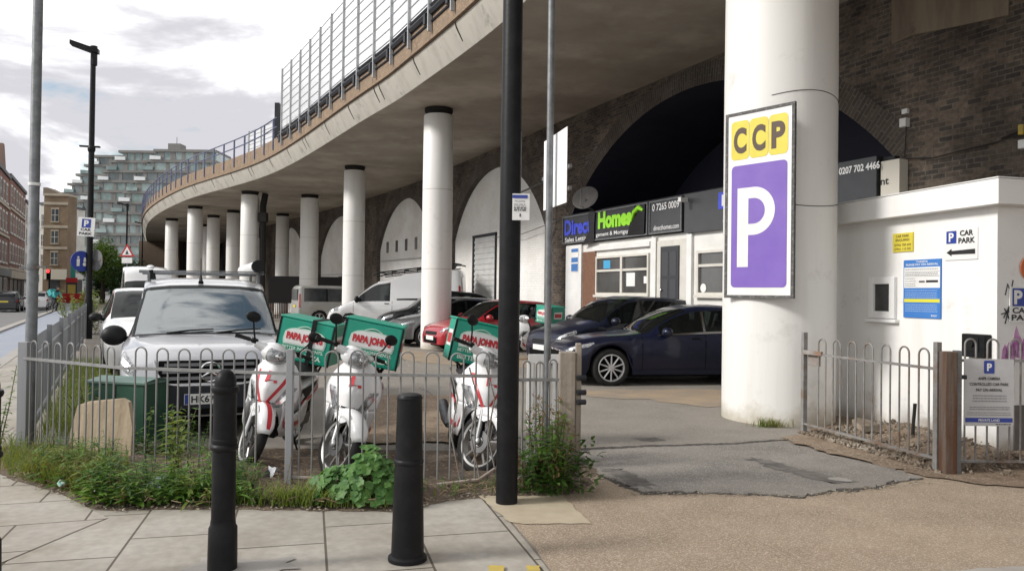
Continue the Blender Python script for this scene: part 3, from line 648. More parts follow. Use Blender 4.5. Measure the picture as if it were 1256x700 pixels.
for (a, c) in ((13.74, 13.98), (14.06, 14.30)):
    for (za, zb) in ((.5, 1.2), (1.55, 2.0), (2.08, 2.66)): sb(b, a, c, .22, .228, za, zb)
b.build('door_panel', mat('door_panel_grey', (.05, .052, .058), .35), d, smooth=0, bevel=.003)
sb(MB(), 13.86, 14.18, .22, .235, 1.34, 1.42).build('letterbox', CHROME, d, smooth=0)
MB().ball((X(14.3), .25, 1.75), .03).build('door_knob', CHROME, d)
SB1 = mat('signboard_charcoal', (.022, .024, .028), .35, (.032, .034, .038), 3.)
SB2 = mat('signboard_grey', (.055, .056, .06), .4, (.045, .046, .05), 3.)
rx = (-1, 0, 0); uz = (0, 0, 1)
def board(s0, s1, z0, z1, m, frame=None, y=.2):
    o = sb(MB(), s0, s1, .10, y + .06, z0, z1).build('signboard', m, shop, smooth=0)
    if frame:
        b = MB(); t = .035
        for (a, c, e, g) in ((s0, s1, z1 - t, z1), (s0, s1, z0, z0 + t), (s0, s0 + t, z0 + t, z1 - t), (s1 - t, s1, z0 + t, z1 - t)): sb(b, a, c, y + .061, y + .085, e, g)
        b.build('board_frame', frame, o, smooth=0)
    return o
o1 = board(14.86, 19.30, 3.12, 3.93, SB1, GALV)
LB = mat('letter_blue', (.04, .065, .55), .35); LG = mat('letter_lime', (.28, .68, .03), .35); LWH = mat('letter_white', (.7, .7, .7), .4)
YF = .2 + .075
MB().text('Direct', (X(19.18), YF, 3.36), rx, uz, 1.55, .46, .04).build('lettering', LB, o1, smooth=0)
MB().text('Homes', (X(17.25), YF, 3.42), rx, uz, 1.66, .47, .055).build('lettering', LG, o1, smooth=0)
MB().text('Sales Lettin', (X(19.15), YF, 3.17), rx, uz, 1.3, .13, .01).build('lettering', LWH, o1, smooth=0)
MB().text('gement & Mortgage', (X(17.35), YF, 3.19), rx, uz, 1.75, .14, .01).build('lettering', LWH, o1, smooth=0)
# torn black film on the board
FILM = mat('torn_black_film', (.008, .008, .009), .25)
b = MB(); b.prism([(X(17.75), YF + .006, 3.9), (X(17.38), YF + .006, 3.92), (X(17.42), YF + .006, 3.5), (X(17.4), YF + .006, 3.1), (X(18.1), YF + .006, 3.02), (X(17.7), YF + .006, 3.4)], (0, .02, 0)); b.build('torn_film', FILM, o1, smooth=0, fixn=True); b = MB(); b.prism([(X(15.45), YF + .004, 3.9), (X(14.95), YF + .004, 3.9), (X(14.98), YF + .004, 3.14), (X(15.75), YF + .004, 3.16), (X(15.6), YF + .004, 3.5), (X(15.3), YF + .004, 3.66)], (0, .02, 0)); b.build('torn_film', FILM, o1, smooth=0, fixn=True)
MB().path([(X(15.55), YF + .03, 3.5), (X(15.42), YF + .03, 3.72), (X(15.2), YF + .03, 3.82), (X(15.02), YF + .03, 3.74)], [.03, .06, .07, .03], 8).build('emblem', LG, o1)
o2 = board(13.48, 14.80, 3.12, 3.93, SB2, GALV)
MB().text('0 7265 0009', (X(14.66), YF, 3.68), rx, uz, 1.08, .17, .012).build('lettering', LWH, o2, smooth=0)
MB().text('directhomes.com', (X(14.6), YF, 3.2), rx, uz, 1.02, .12, .005).build('lettering', LWH, o2, smooth=0)
o3 = board(9.95, 13.40, 3.06, 3.95, SB2)
b = MB(); sb(b, 11.72, 12.2, .262, .27, 3.50, 3.86); q = b.build('sign_tile', LB, o3, smooth=0)
MB().text('D', (X(12.08), .275, 3.56), rx, uz, .24, .24, .03).build('lettering', LWH, o3, smooth=0)
MB().text('A', (X(12.05), .265, 3.22), rx, uz, .16, .17, .03).build('lettering', LWH, o3, smooth=0)
o4 = board(8.14, 9.9, 3.25, 4.02, SB1)
MB().text('0207 702 4466', (X(8.93), .265, 3.80), rx, uz, .86, .13, .03).build('lettering', LWH, o4, smooth=0)
b = MB(); sb(b, 7.74, 8.10, .0, .20, 3.25, 3.92); o5 = b.build('signboard', mat('cream_board', (.58, .55, .48), .5), shop, smooth=0)
MB().text('nt', (X(8.10), .205, 3.52), rx, uz, .16, .11, .02).build('lettering', SIGNB, o5, smooth=0)
b = MB(); b.path([(X(13.3), .3, 3.85), (X(13.2), .4, 3.82)], .03, 8); b.box((X(13.2), .45, 3.8), (.1, .2, .1)); b.build('security_camera', SIGNW, shop, smooth=0)
# satellite dish
p = W.pt(17.4, .45, 4.0)
t = thing('satellite_dish', 'round satellite dish mounted above the shop signboard', 'satellite dish', tuple(p))
dm = Matrix.Translation((0, 0, .32)) @ Matrix.Rotation(math.radians(-28), 4, 'Z') @ Matrix.Rotation(math.radians(62), 4, 'X')
MB().lathe([(.0, -.07), (.12, -.06), (.25, -.03), (.37, .02), (.38, .025), (.37, .03), (.2, -.03), (0, -.055)], 28).xf(dm).build('reflector', mat('dish_grey', (.16, .155, .15), .6, (.12, .115, .11), 5.), t)
b = MB(); b.path([(0, -.3, 0), (0, -.42, .2), (0, 0, .35)], .012, 6); b.ball((0, 0, .36), .035); b.xf(dm); b.build('feed_arm', GALVD, t)
MB().path([(0, 0, .3), (0, .05, .1), (.35, .2, -.05)], .025, 8).build('mount', GALVD, t)
# ------------------------------------------------------------------ signs
def rrect(x0, z0, x1, z1, r, y, n=5):
    P = []
    for (cx, cz, a0) in ((x1 - r, z0 + r, -90), (x1 - r, z1 - r, 0), (x0 + r, z1 - r, 90), (x0 + r, z0 + r, 180)):
        for k in range(n + 1): a = math.radians(a0 + 90 * k / n); P.append((cx + r * math.cos(a), y, cz + r * math.sin(a)))
    return P
def sign(name, label, cat, lb, right, w, h, els, base=SIGNW, th=.012, rim=None, r=.0, group=None, tilt=0., partname='board'):
    right = V3(right).normalized()
    t = thing(name, label, cat, tuple(lb), math.atan2(right.y, right.x), group)
    if tilt: t.rotation_euler = (0, tilt, math.atan2(right.y, right.x))
    b = MB()
    if r: b.prism(rrect(0, 0, w, h, r, 0), (0, th, 0))
    else: b.box2((0, 0, 0), (w, th, h))
    bd = b.build(partname, base, t, smooth=0, fixn=True)
    if rim:
        e = rim[1]; b = MB()
        for (a, c, d, g) in ((-e, w + e, h, h + e), (-e, w + e, -e, 0), (-e, 0, 0, h), (w, w + e, 0, h)): b.box2((a, -.008, d), (c, th + .01, g))
        b.build('frame', rim[0], t, smooth=0)
    grp = {}
    for i, e in enumerate(els):
        y = -.002 - .0012 * e.get('l', 1)
        key = (e['m'].name, 'lettering' if e['k'] in ('t', 'poly') or e.get('s') == 1 else 'panel' + str(i))
        b = grp.setdefault(key, (MB(), e['m']))[0]
        if e['k'] == 'r':
            x0, z0, x1, z1 = e['b']
            if e.get('r'): b.quad(*rrect(x0, z0, x1, z1, e['r'], y))
            else: b.quad((x0, y, z0), (x1, y, z0), (x1, y, z1), (x0, y, z1))
        elif e['k'] == 't':
            x, z, ww, hh = e['b']; b.text(e['s'], (x, y, z), (1, 0, 0), (0, 0, 1), ww, hh, e.get('bold', .02), 0, 4)
        elif e['k'] == 'poly': b.quad(*[(p[0], y, p[1]) for p in e['p']])
    for (mn, nm), (b, m) in grp.items(): b.build(nm if nm == 'lettering' else 'panel', m, bd, smooth=0)
    return t
Rr = lambda m, x0, z0, x1, z1, l=1, r=0: dict(k='r', m=m, b=(x0, z0, x1, z1), l=l, r=r)
Tt = lambda m, s, x, z, w, h, l=2, bold=.02: dict(k='t', m=m, s=s, b=(x, z, w, h), l=l, bold=bold)
Pp = lambda m, pts, l=2: dict(k='poly', m=m, p=pts, l=l)
PURP = mat('sign_purple', (.16, .085, .40), .3, (.19, .11, .43), 2.5, coat=.3)
SYEL = mat('sign_yellow', (.68, .58, .07), .35, (.62, .52, .06), 5.)
BROWNT = mat('sign_brown', (.07, .04, .02), .5)
DKFR = mat('weathered_frame', (.07, .068, .066), .7, (.20, .195, .19), 30., contrast=(.5, .7))
def small_lines(m, x0, x1, zs, h, seed=1, l=2):   # rows of illegibly small print
    rn = random.Random(seed); out = []
    for z in zs:
        x = x0
        while x < x1 - .005:
            wd = min(rn.uniform(.010, .032), x1 - x); out.append(dict(Rr(m, x, z, x + wd, z + h, l), s=1)); x += wd + .006
    return out
def p_outline(x, z, w_, h):   # capital P with a keyhole cut to its counter
    st = w_ * .30; ro = h * .30; zc = z + h - ro; xs = x + w_ - ro; ri = ro - st * .86; e = 1e-4
    out = [(x, z), (x + st, z), (x + st, z + h - 2 * ro)]
    arc = lambda r_, a0, a1, n=14: [(xs + r_ * math.cos(math.radians(lerp(a0, a1, k / n))), zc + r_ * math.sin(math.radians(lerp(a0, a1, k / n)))) for k in range(n + 1)]
    out += arc(ro, -90, 0, 10); tail = arc(ro, 0, 90, 10) + [(x, z + h)]
    inner = [(xs + ri, zc - e)] + arc(ri, -2, -90, 8) + [(x + st, zc - ri), (x + st, zc + ri)] + arc(ri, 90, 2, 8) + [(xs + ri, zc + e)]
    return out[:-1] + [(xs + ro, zc - e)] + inner + [(xs + ro, zc + e)] + tail[1:]
Lc, Rc = V3((2.775, 10.0, 0)), V3((3.345, 9.29, 0)); rv = Rc - Lc; cw = .846
els = [Rr(PURP, .055, .09, cw - .055, 1.53, 1, .05)]
for i in range(3):
    x0 = .045 + i * .253; els.append(Rr(SYEL, x0, 1.60, x0 + .247, 2.06, 1, .05))
    els.append(Tt(BROWNT, 'CCP'[i], x0 + .035, 1.67, .178, .31, 2, .045))
els.append(Pp(SIGNW, p_outline(.14, .33, .50, .93), 2))
ps = sign('parking_sign', 'tall purple and yellow parking sign strapped to the widest white column', 'sign', (Lc.x, Lc.y, 1.63), rv, cw, 2.13, els, SIGNW, .02, (DKFR, .035)); ps.scale = (1.076, 1.076, 1.076)
# ------------------------------------------------------------------ white kiosk
HU = V3((-.247, .969, 0)); HC = V3((5.1, 8.14, 0)); HRZ = math.atan2(HU.y, HU.x)
HUTM = streak_mat('kiosk_white', (.76, .755, .735), (.66, .645, .61), 3., .5, .55, .52, .85, .12, ((.40, .36, .30), .22))
PLINTH = mat('plinth_grey', (.17, .155, .14), .9, (.12, .11, .1), 4., bump=.3)
hut = thing('kiosk', 'white rendered car park kiosk with flat overhanging roof at the right', 'kiosk', tuple(HC), HRZ)
MB().box2((0, -3.6, .0), (4.0, 0, 2.62)).build('wall', HUTM, hut, smooth=0)
b = MB(); b.box2((-.012, -3.55, 0), (0, -.22, .50)); b.build('plinth', PLINTH, hut, smooth=0)
ROOFW = streak_mat('kiosk_fascia', (.78, .775, .76), (.68, .66, .62), 2.5, .5, .5, .55, .9, .05)
MB().box2((-.15, -3.7, 2.60), (4.1, .15, 2.865)).build('roof_fascia', ROOFW, hut, smooth=0, bevel=.006)
MB().box2((-.16, -3.72, 2.868), (4.12, .16, 2.88)).build('roof_edge', SIGNW, hut, smooth=0)
PVC = mat('white_pvc', (.80, .80, .79), .3)
b = MB()
for (x0, x1, z0, z1) in ((1.44, 1.53, 1.36, 1.88), (1.81, 1.90, 1.36, 1.88), (1.53, 1.81, 1.36, 1.45), (1.53, 1.81, 1.79, 1.88)): b.box2((x0, 0, z0), (x1, .05, z1))
b.box2((1.40, 0, 1.31), (1.94, .065, 1.355))
f = b.build('window', PVC, hut, smooth=0, bevel=.008)
MB().box2((1.52, .004, 1.44), (1.82, .016, 1.80)).build('pane', mat('kiosk_pane', (.035, .037, .036), .15, (.055, .057, .055), 8.), f, smooth=0)
b = MB(); b.box2((.06, 0, .99), (.36, .10, 1.24)); m_ = b.build('meter_box', BLACKP, hut, smooth=0, bevel=.01)
b = MB(); b.box2((.13, .10, 1.06), (.29, .108, 1.2)); b.lathe([(.025, 0), (.025, .02)], 14, (.21, .108, 1.13), 'y', True); b.build('meter_panel', DARKPL, m_, smooth=0)
# graffiti on the end wall (front, x = 0)
GRAF = mat('purple_graffiti', (.34, .11, .32), .6, (.60, .36, .55), 9., contrast=(.4, .62))
b = MB(); rn = random.Random(4)
for k in range(22):
    y = -.05 - k * .05; z = .98 + rn.uniform(-.06, .06); hgt = rn.uniform(.18, .34)
    b.prism([(-.004, y, z), (-.004, y - .07, z - .03), (-.004, y - .1, z + hgt * .6), (-.004, y - .05, z + hgt), (-.004, y - .02, z + hgt * .7)], (.003, 0, 0))
b.build('graffiti', GRAF, hut, smooth=0, fixn=True)
b = MB(); b.path([(-.006, -.08, 1.42), (-.006, -.16, 1.56), (-.006, -.1, 1.36)], .007, 5); b.path([(-.006, -.05, 1.46), (-.006, -.2, 1.5)], .006, 5); b.path([(-.006, -.16, 1.4), (-.006, -.09, 1.52)], .006, 5); b.path([(-.006, -.1, 1.66), (-.006, -.13, 1.78), (-.006, -.17, 1.68), (-.006, -.2, 1.82)], .006, 5); b.build('graffiti', SIGNB, hut, smooth=0)
b = MB(); b.box2((.1, .0, 1.255), (.3, .002, 1.30)); 
def hp(x, z, y=.0):   # point on kiosk side face (seen at left), x metres from the corner
    p = HC + HU * x + V3((-HU.y, HU.x, 0)) * y; return (p.x, p.y, z)
HR = (-HU.x, -HU.y, 0)
def car_park_small(w, h): return None
els = [Rr(BLUE, .025, .185, .165, .325, 1, .006), Tt(SIGNW, 'P', .06, .205, .07, .10, 2, .03), Tt(SIGNB, 'CAR', .215, .262, .18, .062, 2, .03), Tt(SIGNB, 'PARK', .195, .18, .225, .062, 2, .03),
       Pp(SIGNB, [(.03, .085), (.10, .125), (.10, .102), (.42, .112), (.42, .058), (.10, .062), (.10, .042)])]
sign('car_park_sign', 'white CAR PARK sign with black arrow pointing left on kiosk wall', 'sign', hp(.69, 2.05, .012), HR, .45, .345, els)
els = [Rr(SYEL, 0.004, .004, .336, .226, 1)] + [Tt(BROWNT, 'CAR PARK', .06, .175, .22, .035), Tt(BROWNT, 'ENQUIRIES', .055, .125, .23, .035), Tt(BROWNT, '07956 700 604', .035, .07, .27, .03, 2, .01), Tt(BROWNT, '07961 110 581', .035, .02, .27, .03, 2, .01)]
sign('enquiries_sign', 'small yellow enquiries sign on kiosk wall above the little window', 'sign', hp(1.51, 2.18, .012), HR, .34, .23, els, SYEL)
TB = mat('tariff_blue', (.04, .17, .50), .35, (.05, .19, .52), 4.); TY = mat('tariff_yellow', (.66, .62, .05), .4)
GREYP = mat('print_grey', (.25, .25, .26), .5)
els = [Rr(TB, .0, .0, .58, .69, 1, .015), Rr(SIGNW, .012, .355, .568, .60, 2), Rr(TY, .015, .185, .565, .225, 2), Rr(GREYP, .02, .49, .56, .496, 3), Rr(GREYP, .02, .545, .56, .55, 3), Rr(SIGNB, .25, .42, .34, .438, 3), Rr(SIGNB, .36, .418, .54, .444, 3)] + \
      [Tt(SIGNW, 'TARIFFS', .2, .655, .18, .02), Tt(SIGNW, 'PLEASE PAY ON ARRIVAL', .04, .62, .50, .024)] + \
      small_lines(GREYP, .03, .54, [.57, .525, .505], .010, 2, 3) + small_lines(GREYP, .03, .2, [.46, .43, .40, .375], .009, 3, 3) + \
      small_lines(mat('tariff_pale', (.30, .42, .62), .4), .03, .53, [.32, .29, .265, .24, .15, .125, .1, .075], .009, 5, 2) + [Tt(SIGNW, 'PAY', .44, .02, .09, .022)]
sign('tariff_board', 'blue and white tariff board with yellow stripe on kiosk wall', 'sign', hp(1.32, 1.385, .012), HR, .58, .69, els, TB)
ER = V3((-HU.y, HU.x, 0)) * -1   # right direction on the end wall
def ep(d, z, y=.015):
    p = HC + ER * d - HU * y; return (p.x, p.y, z)
els = [Rr(BLUE, .03, .17, .36, .36, 1, .01), Tt(SIGNW, 'P', .05, .19, .11, .15, 2, .04), Tt(SIGNB, 'CAR', .03, .095, .24, .062, 2, .03), Tt(SIGNB, 'PARK', .02, .02, .34, .062, 2, .03)]
sign('car_park_sign', 'CAR PARK sign above the purple graffiti on the end of the kiosk', 'sign', ep(.15, 1.375), ER, .42, .375, els)
t = thing('round_sign', 'round orange sign at the picture edge on the kiosk end wall', 'sign', ep(.415, 1.95, .012), math.atan2(ER.y, ER.x))
MB().lathe([(.13, 0), (.13, -.01)], 28, (0, 0, 0), 'y', True).build('board', mat('sign_orange', (.50, .12, .03), .4), t)
MB().box2((-.07, -.018, -.02), (.07, -.012, .02)).build('bar', SIGNW, t, smooth=0)
# ------------------------------------------------------------------ gate and right-hand railings
RUST = mat('rusty_paint', (.30, .28, .265), .7, (.20, .17, .145), 8., c3=(.20, .09, .035), scale3=2.2, bump=.3, bscale=60)
RUSTG = mat('worn_grey_steel', (.26, .255, .245), .6, (.19, .18, .17), 12., c3=(.17, .10, .06), scale3=4., metal=.2)
TIMB = streak_mat('rusty_timber', (.12, .095, .075), (.085, .034, .014), 12., .9, .85, .38, .58, .5, spot=.5)
TIMG = streak_mat('grey_timber', (.31, .27, .22), (.20, .17, .135), 20., .8, .9, .4, .7, .6)
def hoop_pts(x0, x1, z0, z1, n=8):
    r = (x1 - x0) / 2; P = [(x0, 0, z0), (x0, 0, z1 - r)]
    for k in range(1, n): a = math.pi * (1 - k / n); P.append((x0 + r + r * math.cos(a), 0, z1 - r + r * math.sin(a)))
    return P + [(x1, 0, z1 - r), (x1, 0, z0)]
def railing_run(t, A, B, pitch, wid, z0, z1, zrail, m, rad=.008, start=.03, lens=0, bot=True, jit=0., clip=None):
    A = V3(A); B = V3(B); d = B - A; Ln = d.length; M = Matrix.Translation(A) @ rotz(math.atan2(d.y, d.x)); inv = Matrix.Translation(-V3(t.location)); inv = rotz(-t.rotation_euler.z) @ inv
    n = int((Ln - start) / pitch); rn = random.Random(int(A.x * 100))
    for i in range(n):
        x = start + i * pitch
        P = [inv @ (M @ V3(p)) for p in hoop_pts(x, x + wid, z0 + .006, z1 + rn.uniform(-jit, jit))]
        MB().path(P, rad, 7).build('hoop', m, t, smooth=60)
    M2 = inv @ M
    b = MB(); b.box2((0, -.018, zrail - .012), (Ln, .018, zrail + .012)); b.xf(M2).build('top_rail', m, t, smooth=0)
    if bot: b = MB(); b.box2((0, -.018, z0 - .008), (Ln, .018, z0 + .012)); b.xf(M2).build('bottom_rail', m, t, smooth=0)
GA, GB = V3((3.96, 7.20, 0)), V3((3.45, 9.12, 0))
gate = thing('steel_gate', 'open bow top steel gate leaf beside the kiosk', 'gate', tuple(GA))
railing_run(gate, GA, GB, .25, .125, .13, 1.14, .96, RUSTG, .0095, .10)
for p, hgt, m, nm in ((GA, 1.18, RUSTG, 'gate_stile'), (GB, 1.17, RUSTG, 'gate_stile')):
    q = p - GA; MB().box((q.x, q.y, hgt / 2 + .03), (.055, .05, hgt), rotz(.25)).build(nm, m, gate, smooth=0, bevel=.004)
q = GB - GA; b = MB(); b.box((q.x + .07, q.y - .12, .90), (.03, .20, .16), rotz(.25)); b.box((q.x + .03, q.y - .17, .97), (.03, .34, .05), rotz(.25)); b.build('latch_box', RUST, gate, smooth=0, bevel=.004)
MB().box((.045, -.045, .80), (.06, .10, .05), rotz(.25)).build('hinge', BLACKP, gate, smooth=0, bevel=.004)
gp = thing('gate_post', 'rusty brown timber gate post next to the notice on the right railings', 'post', (4.03, 7.10, 0))
MB().box2((-.075, -.05, 0), (.035, .07, 1.13)).build('timber', TIMB, gp, smooth=0, bevel=.008)
MB().box2((.038, -.03, 0), (.085, .05, 1.14)).build('steel_strap', GALVD, gp, smooth=0, bevel=.004)
MB().tube((.06, 0, .9), (.13, -.02, .9), .02).build('bolt', DARKST, gp)
rf = thing('railings', 'bow top railings in front of the kiosk carrying the grey parking notice', 'railings', (4.16, 7.22, 0))
railing_run(rf, (4.16, 7.24, 0), (7.2, 7.36, 0), .215, .105, .10, 1.24, 1.04, RUSTG, .009, .08)
NOTG = mat('notice_grey', (.50, .50, .50), .4, (.45, .45, .455), 6.)
cx = .235
def ctext(s, z, w, h, m=SIGNB, bold=.02): return Tt(m, s, cx - w / 2, z, w, h, 2, bold)
els = [Rr(BLUE, cx - .05, .485, cx + .05, .605, 1, .012), Tt(SIGNW, 'P', cx - .022, .51, .046, .07, 2, .04), ctext('ANPR CAMERA', .425, .21, .028), ctext('CONTROLLED CAR PARK', .372, .37, .028), ctext('PAY ON ARRIVAL', .319, .25, .028),
       Rr(BLUE, .012, .035, .458, .075, 1), ctext('PRIVATE LAND', .043, .2, .022, SIGNW)] + small_lines(GREYP, .08, .40, [.275, .25, .225], .010, 3) + small_lines(GREYP, .05, .43, [.17, .15], .009, 6) + small_lines(GREYP, .03, .44, [.12, .10], .007, 8) + small_lines(SIGNB, .3, .44, [.012], .009, 9)
sign('parking_notice', 'grey private land parking notice tied to the right railings', 'sign', (4.20, 7.185, .44), (1, .03, 0), .47, .62, els, NOTG, .006, None, .015)
# rubble and dead leaves under the gate
RUB = mat('rubble', (.26, .215, .165), .95, (.14, .105, .075), 7., bump=.5, c3=(.38, .34, .28), scale3=2.)
b = MB(); rn = random.Random(3)
def stone(b, c, r):
    m = Matrix.Translation(c) @ Matrix.Rotation(rn.uniform(0, 6), 4, (rn.random() + .1, rn.random(), rn.random())) @ Matrix.Diagonal((rn.uniform(.6, 1.4), rn.uniform(.5, 1.1), rn.uniform(.35, .8), 1))
    vs = []; fs = [[0, 2, 4], [2, 1, 4], [1, 3, 4], [3, 0, 4], [2, 0, 5], [1, 2, 5], [3, 1, 5], [0, 3, 5]]
    for v in ((1, 0, 0), (-1, 0, 0), (0, 1, 0), (0, -1, 0), (0, 0, 1), (0, 0, -1)): vs.append(m @ (V3(v) * r * rn.uniform(.7, 1.25) + V3((rn.uniform(-.4, .4), rn.uniform(-.4, .4), rn.uniform(-.4, .4))) * r))
    b.add(vs, fs)
for k in range(2600):
    t_ = rn.random() ** .9; side = rn.random() ** 1.3; p = GA.lerp(GB, t_ * 1.05 - .05) + V3((.97, .25, 0)) * (side * (1.05 + .3 * t_) - .06)
    if p.y > 9.3: continue
    stone(b, V3((p.x, p.y, .03 + .12 * min(1, side * 1.4) * rn.random() ** .5)), rn.choice([.008, .010, .013, .016, .02, .026, .034]))
for k in range(420):
    x = rn.uniform(4.05, 7); stone(b, V3((x, rn.uniform(7.05, 8.05) - .1, .03 + .04 * rn.random())), rn.choice([.007, .01, .014, .02, .028]))
tag(b.build('rubble', RUB, smooth=0), kind='stuff')
rows = [[(lerp(3.93, 3.5, i / 12) + j * .2 * (1 + .2 * i / 12), lerp(7.15, 9.1, i / 12) + j * .05, .024 + (.0 if j in (0, 6) or i in (0, 12) else .10 * min(1, j / 3) + .03 * math.sin(i * 3 + j * 5))) for j in range(7)] for i in range(13)]
b = MB(); b.grid(rows); tag(b.build('rubble_heap', DIRT, smooth=60), kind='structure')
t = thing('broken_slab', 'broken lump of concrete lying behind the gate by the column', 'debris', (4.05, 8.85, .1), .5)
b = MB(); b.prism([(-.15, -.08, 0), (.15, -.1, .0), (.18, .07, .03), (.04, .13, .06), (-.13, .07, .05)], (.02, .03, .07)); b.build('lump', RUB, t, smooth=0, fixn=True, bevel=.01)
t = thing('old_stake', 'dark short stake standing up out of the rubble behind the gate', 'stake', (4.38, 8.45, .05), .2)
MB().path([(0, 0, 0), (.01, 0, .2), (.03, 0, .42)], [.022, .018, .02], 7).build('stem', JOINT, t)
# ------------------------------------------------------------------ front railings (left), posts, bollards, poles
FW = streak_mat('weathered_zinc', (.205, .205, .20), (.13, .125, .12), 8., .6, .5, .45, .75, .1)
fence = thing('railings', 'weathered bow top railings in front of the scooters and the silver van', 'railings', (-4.7, 7.5, 0))
P0, P1, P2, P3 = (-4.68, 7.47, 0), (-3.25, 6.62, 0), (-1.80, 6.33, 0), (.46, 6.42, 0)
HM = RUSTG
railing_run(fence, P0, P1, .205, .105, .12, 1.10, .925, FW, .0075, .10, bot=False, jit=.006)
railing_run(fence, P1, P2, .205, .105, .11, 1.11, .93, FW, .0075, .05, bot=False, jit=.006)
railing_run(fence, P2, (-.05, 6.35, 0), .205, .105, .08, 1.12, .93, FW, .0075, .08, bot=False, jit=.008)
railing_run(fence, (.08, 6.38, 0), P3, .11, .06, .1, 1.06, .90, FW, .008, .02, bot=True, jit=.02)
lo = V3(fence.location)
MB().path([V3(p) - lo for p in ((-1.8, 6.33, .09), (-1.2, 6.33, .07), (-.6, 6.30, .05), (-.25, 6.32, .09), (-.08, 6.36, .20), (-.02, 6.4, .3))], .016, 7).build('bottom_rail', RUST, fence)
for p in ((-.50, 6.34), (-.34, 6.34), (-.2, 6.35)):   # bars bent out of line
    MB().path([V3((p[0], p[1], 1.0)) - lo, V3((p[0] + .07, p[1] - .02, .75)) - lo, V3((p[0] + .02, p[1] - .02, .45)) - lo, V3((p[0] + .10, p[1], .08)) - lo], .0075, 6).build('bent_bar', RUSTG, fence)
MB().path([V3((-.05, 6.36, .93)) - lo, V3((.08, 6.38, .90)) - lo], .014, 6).build('top_rail', FW, fence)
POSTM = streak_mat('post_grey', (.25, .255, .265), (.18, .18, .185), 9., .6, .5, .45, .75, .08)
for (x, y, hh, ww) in ((-1.80, 6.33, 1.15, .055), (-4.70, 7.50, 1.10, .09)):
    MB().box((x - lo.x, y - lo.y, hh / 2 - .02), (ww, ww, hh)).build('post', POSTM, fence, smooth=0, bevel=.004)
# side fence of flat pales along the road
sf = thing('pale_fence', 'grey flat pale steel fence running away along the road', 'fence', tuple(T(.1, 0)))
inv = Matrix.Translation(-V3(sf.location)); ang = math.atan2(FU.y, FU.x)
PALE = streak_mat('pale_grey_steel', (.23, .24, .25), (.16, .165, .17), 6., .6, .5, .45, .75, .08)
for bay in range(12):
    a0 = .15 + bay * 2.75; b = MB(); r = MB()
    for k in range(25):
        a = a0 + .08 + k * .106; p = T(a, 0) - V3(sf.location); b.box((p.x, p.y, .55), (.062, .008, 1.0), rotz(ang)); b.box((p.x, p.y, 1.06), (.035, .008, .03), rotz(ang))
    b.build('pale_panel', PALE, sf, smooth=0)
    for z in (.88, .2):
        q0, q1 = T(a0, -.025, z) - V3(sf.location), T(a0 + 2.75, -.025, z) - V3(sf.location); r.tube(q0, q1, .02, n=6)
    r.build('rail', PALE, sf)
    p = T(a0 + 2.72, -.03) - V3(sf.location); MB().box((p.x, p.y, .56), (.07, .06, 1.14), rotz(ang)).build('post', PALE, sf, smooth=0)
# bollards
def bollard_ring(label, x, y, z0=0):
    t = thing('bollard', label, 'bollard', (x, y, z0), 0, 'black bollards along the pavement')
    MB().lathe([(.0815, 0), (.0815, .10), (.079, .245), (.070, .262), (.068, .29)], 32, cap=True).build('foot', BLACKP, t)
    MB().lathe([(.066, .28), (.0655, .59), (.064, .90), (.064, 1.02)], 32).build('shaft', BLACKP, t)
    MB().lathe([(.066, .685), (.074, .69), (.079, .70), (.077, .715), (.068, .725), (.072, .735), (.070, .75), (.064, .755)], 32).build('collar', BLACKP, t)
    MB().lathe([(.064, 1.01), (.074, 1.02), (.078, 1.035), (.074, 1.05), (.060, 1.055), (.060, 1.075), (.055, 1.105), (.042, 1.13), (.022, 1.148), (0, 1.152)], 32).build('cap', BLACKP, t)
bollard_ring('black bollard with domed cap and ring collars in front of the van', -1.64, 4.46)
bollard_ring('black ringed bollard cut off by the left edge of the picture', -2.80, 4.15)
t = thing('bollard', 'plain tapering black bollard with flat top between second and third scooter', 'bollard', (-.605, 4.66, 0), 0, 'black bollards along the pavement')
MB().lathe([(.098, .035), (.092, .30), (.083, .585)], 36).build('shaft', BLACKP, t)
MB().lathe([(.084, .58), (.089, .585), (.09, .597), (.086, .607), (.083, .61)], 36).build('collar', BLACKP, t)
MB().lathe([(.082, .605), (.0765, .90), (.0745, .965), (.078, .968), (.078, .975), (.070, .990), (.045, .998), (0, 1.0)], 36).build('upper_shaft', BLACKP, t)
MB().lathe([(.116, .006), (.116, .028), (.102, .04), (.09, .042)], 28).build('base_flange', BLACKP, t)
# black lighting column in the foreground
t = thing('lamp_column', 'thick black lamp column standing at the fence end, rising out of the picture', 'lamp post', (-.02, 5.93, 0))
MB().lathe([(.083, 0), (.082, 1.4), (.080, 3.0), (.078, 3.02), (.074, 6.0), (.070, 8.0)], 36).build('shaft', BLACKP, t)
b = MB(); b.path([(0, 0, 8.0), (-.1, -.2, 8.3), (-.6, -1.0, 8.4)], [.07, .06, .05], 10); b.build('arm', BLACKP, t)
b = MB(); b.box((-.8, -1.3, 8.42), (.3, .7, .12), rotz(-.5)); b.build('lantern', BLACKP, t, smooth=0, bevel=.03)
els = [Rr(BLUE, .0, .165, .115, .19, 1), Tt(SIGNB, 'No parking', .02, .135, .075, .014, 2, .01)] + small_lines(GREYP, .012, .105, [.115, .10], .007, 2) + small_lines(SIGNB, .012, .105, [.085, .07], .009, 3) + [Rr(SIGNB, .055, .025, .065, .05, 1)]
sign('column_plate', 'little white notice strapped to the thick black lamp column', 'sign', (-.005, 5.835, 2.16), (1, .03, 0), .13, .20, els, SIGNW, .006)
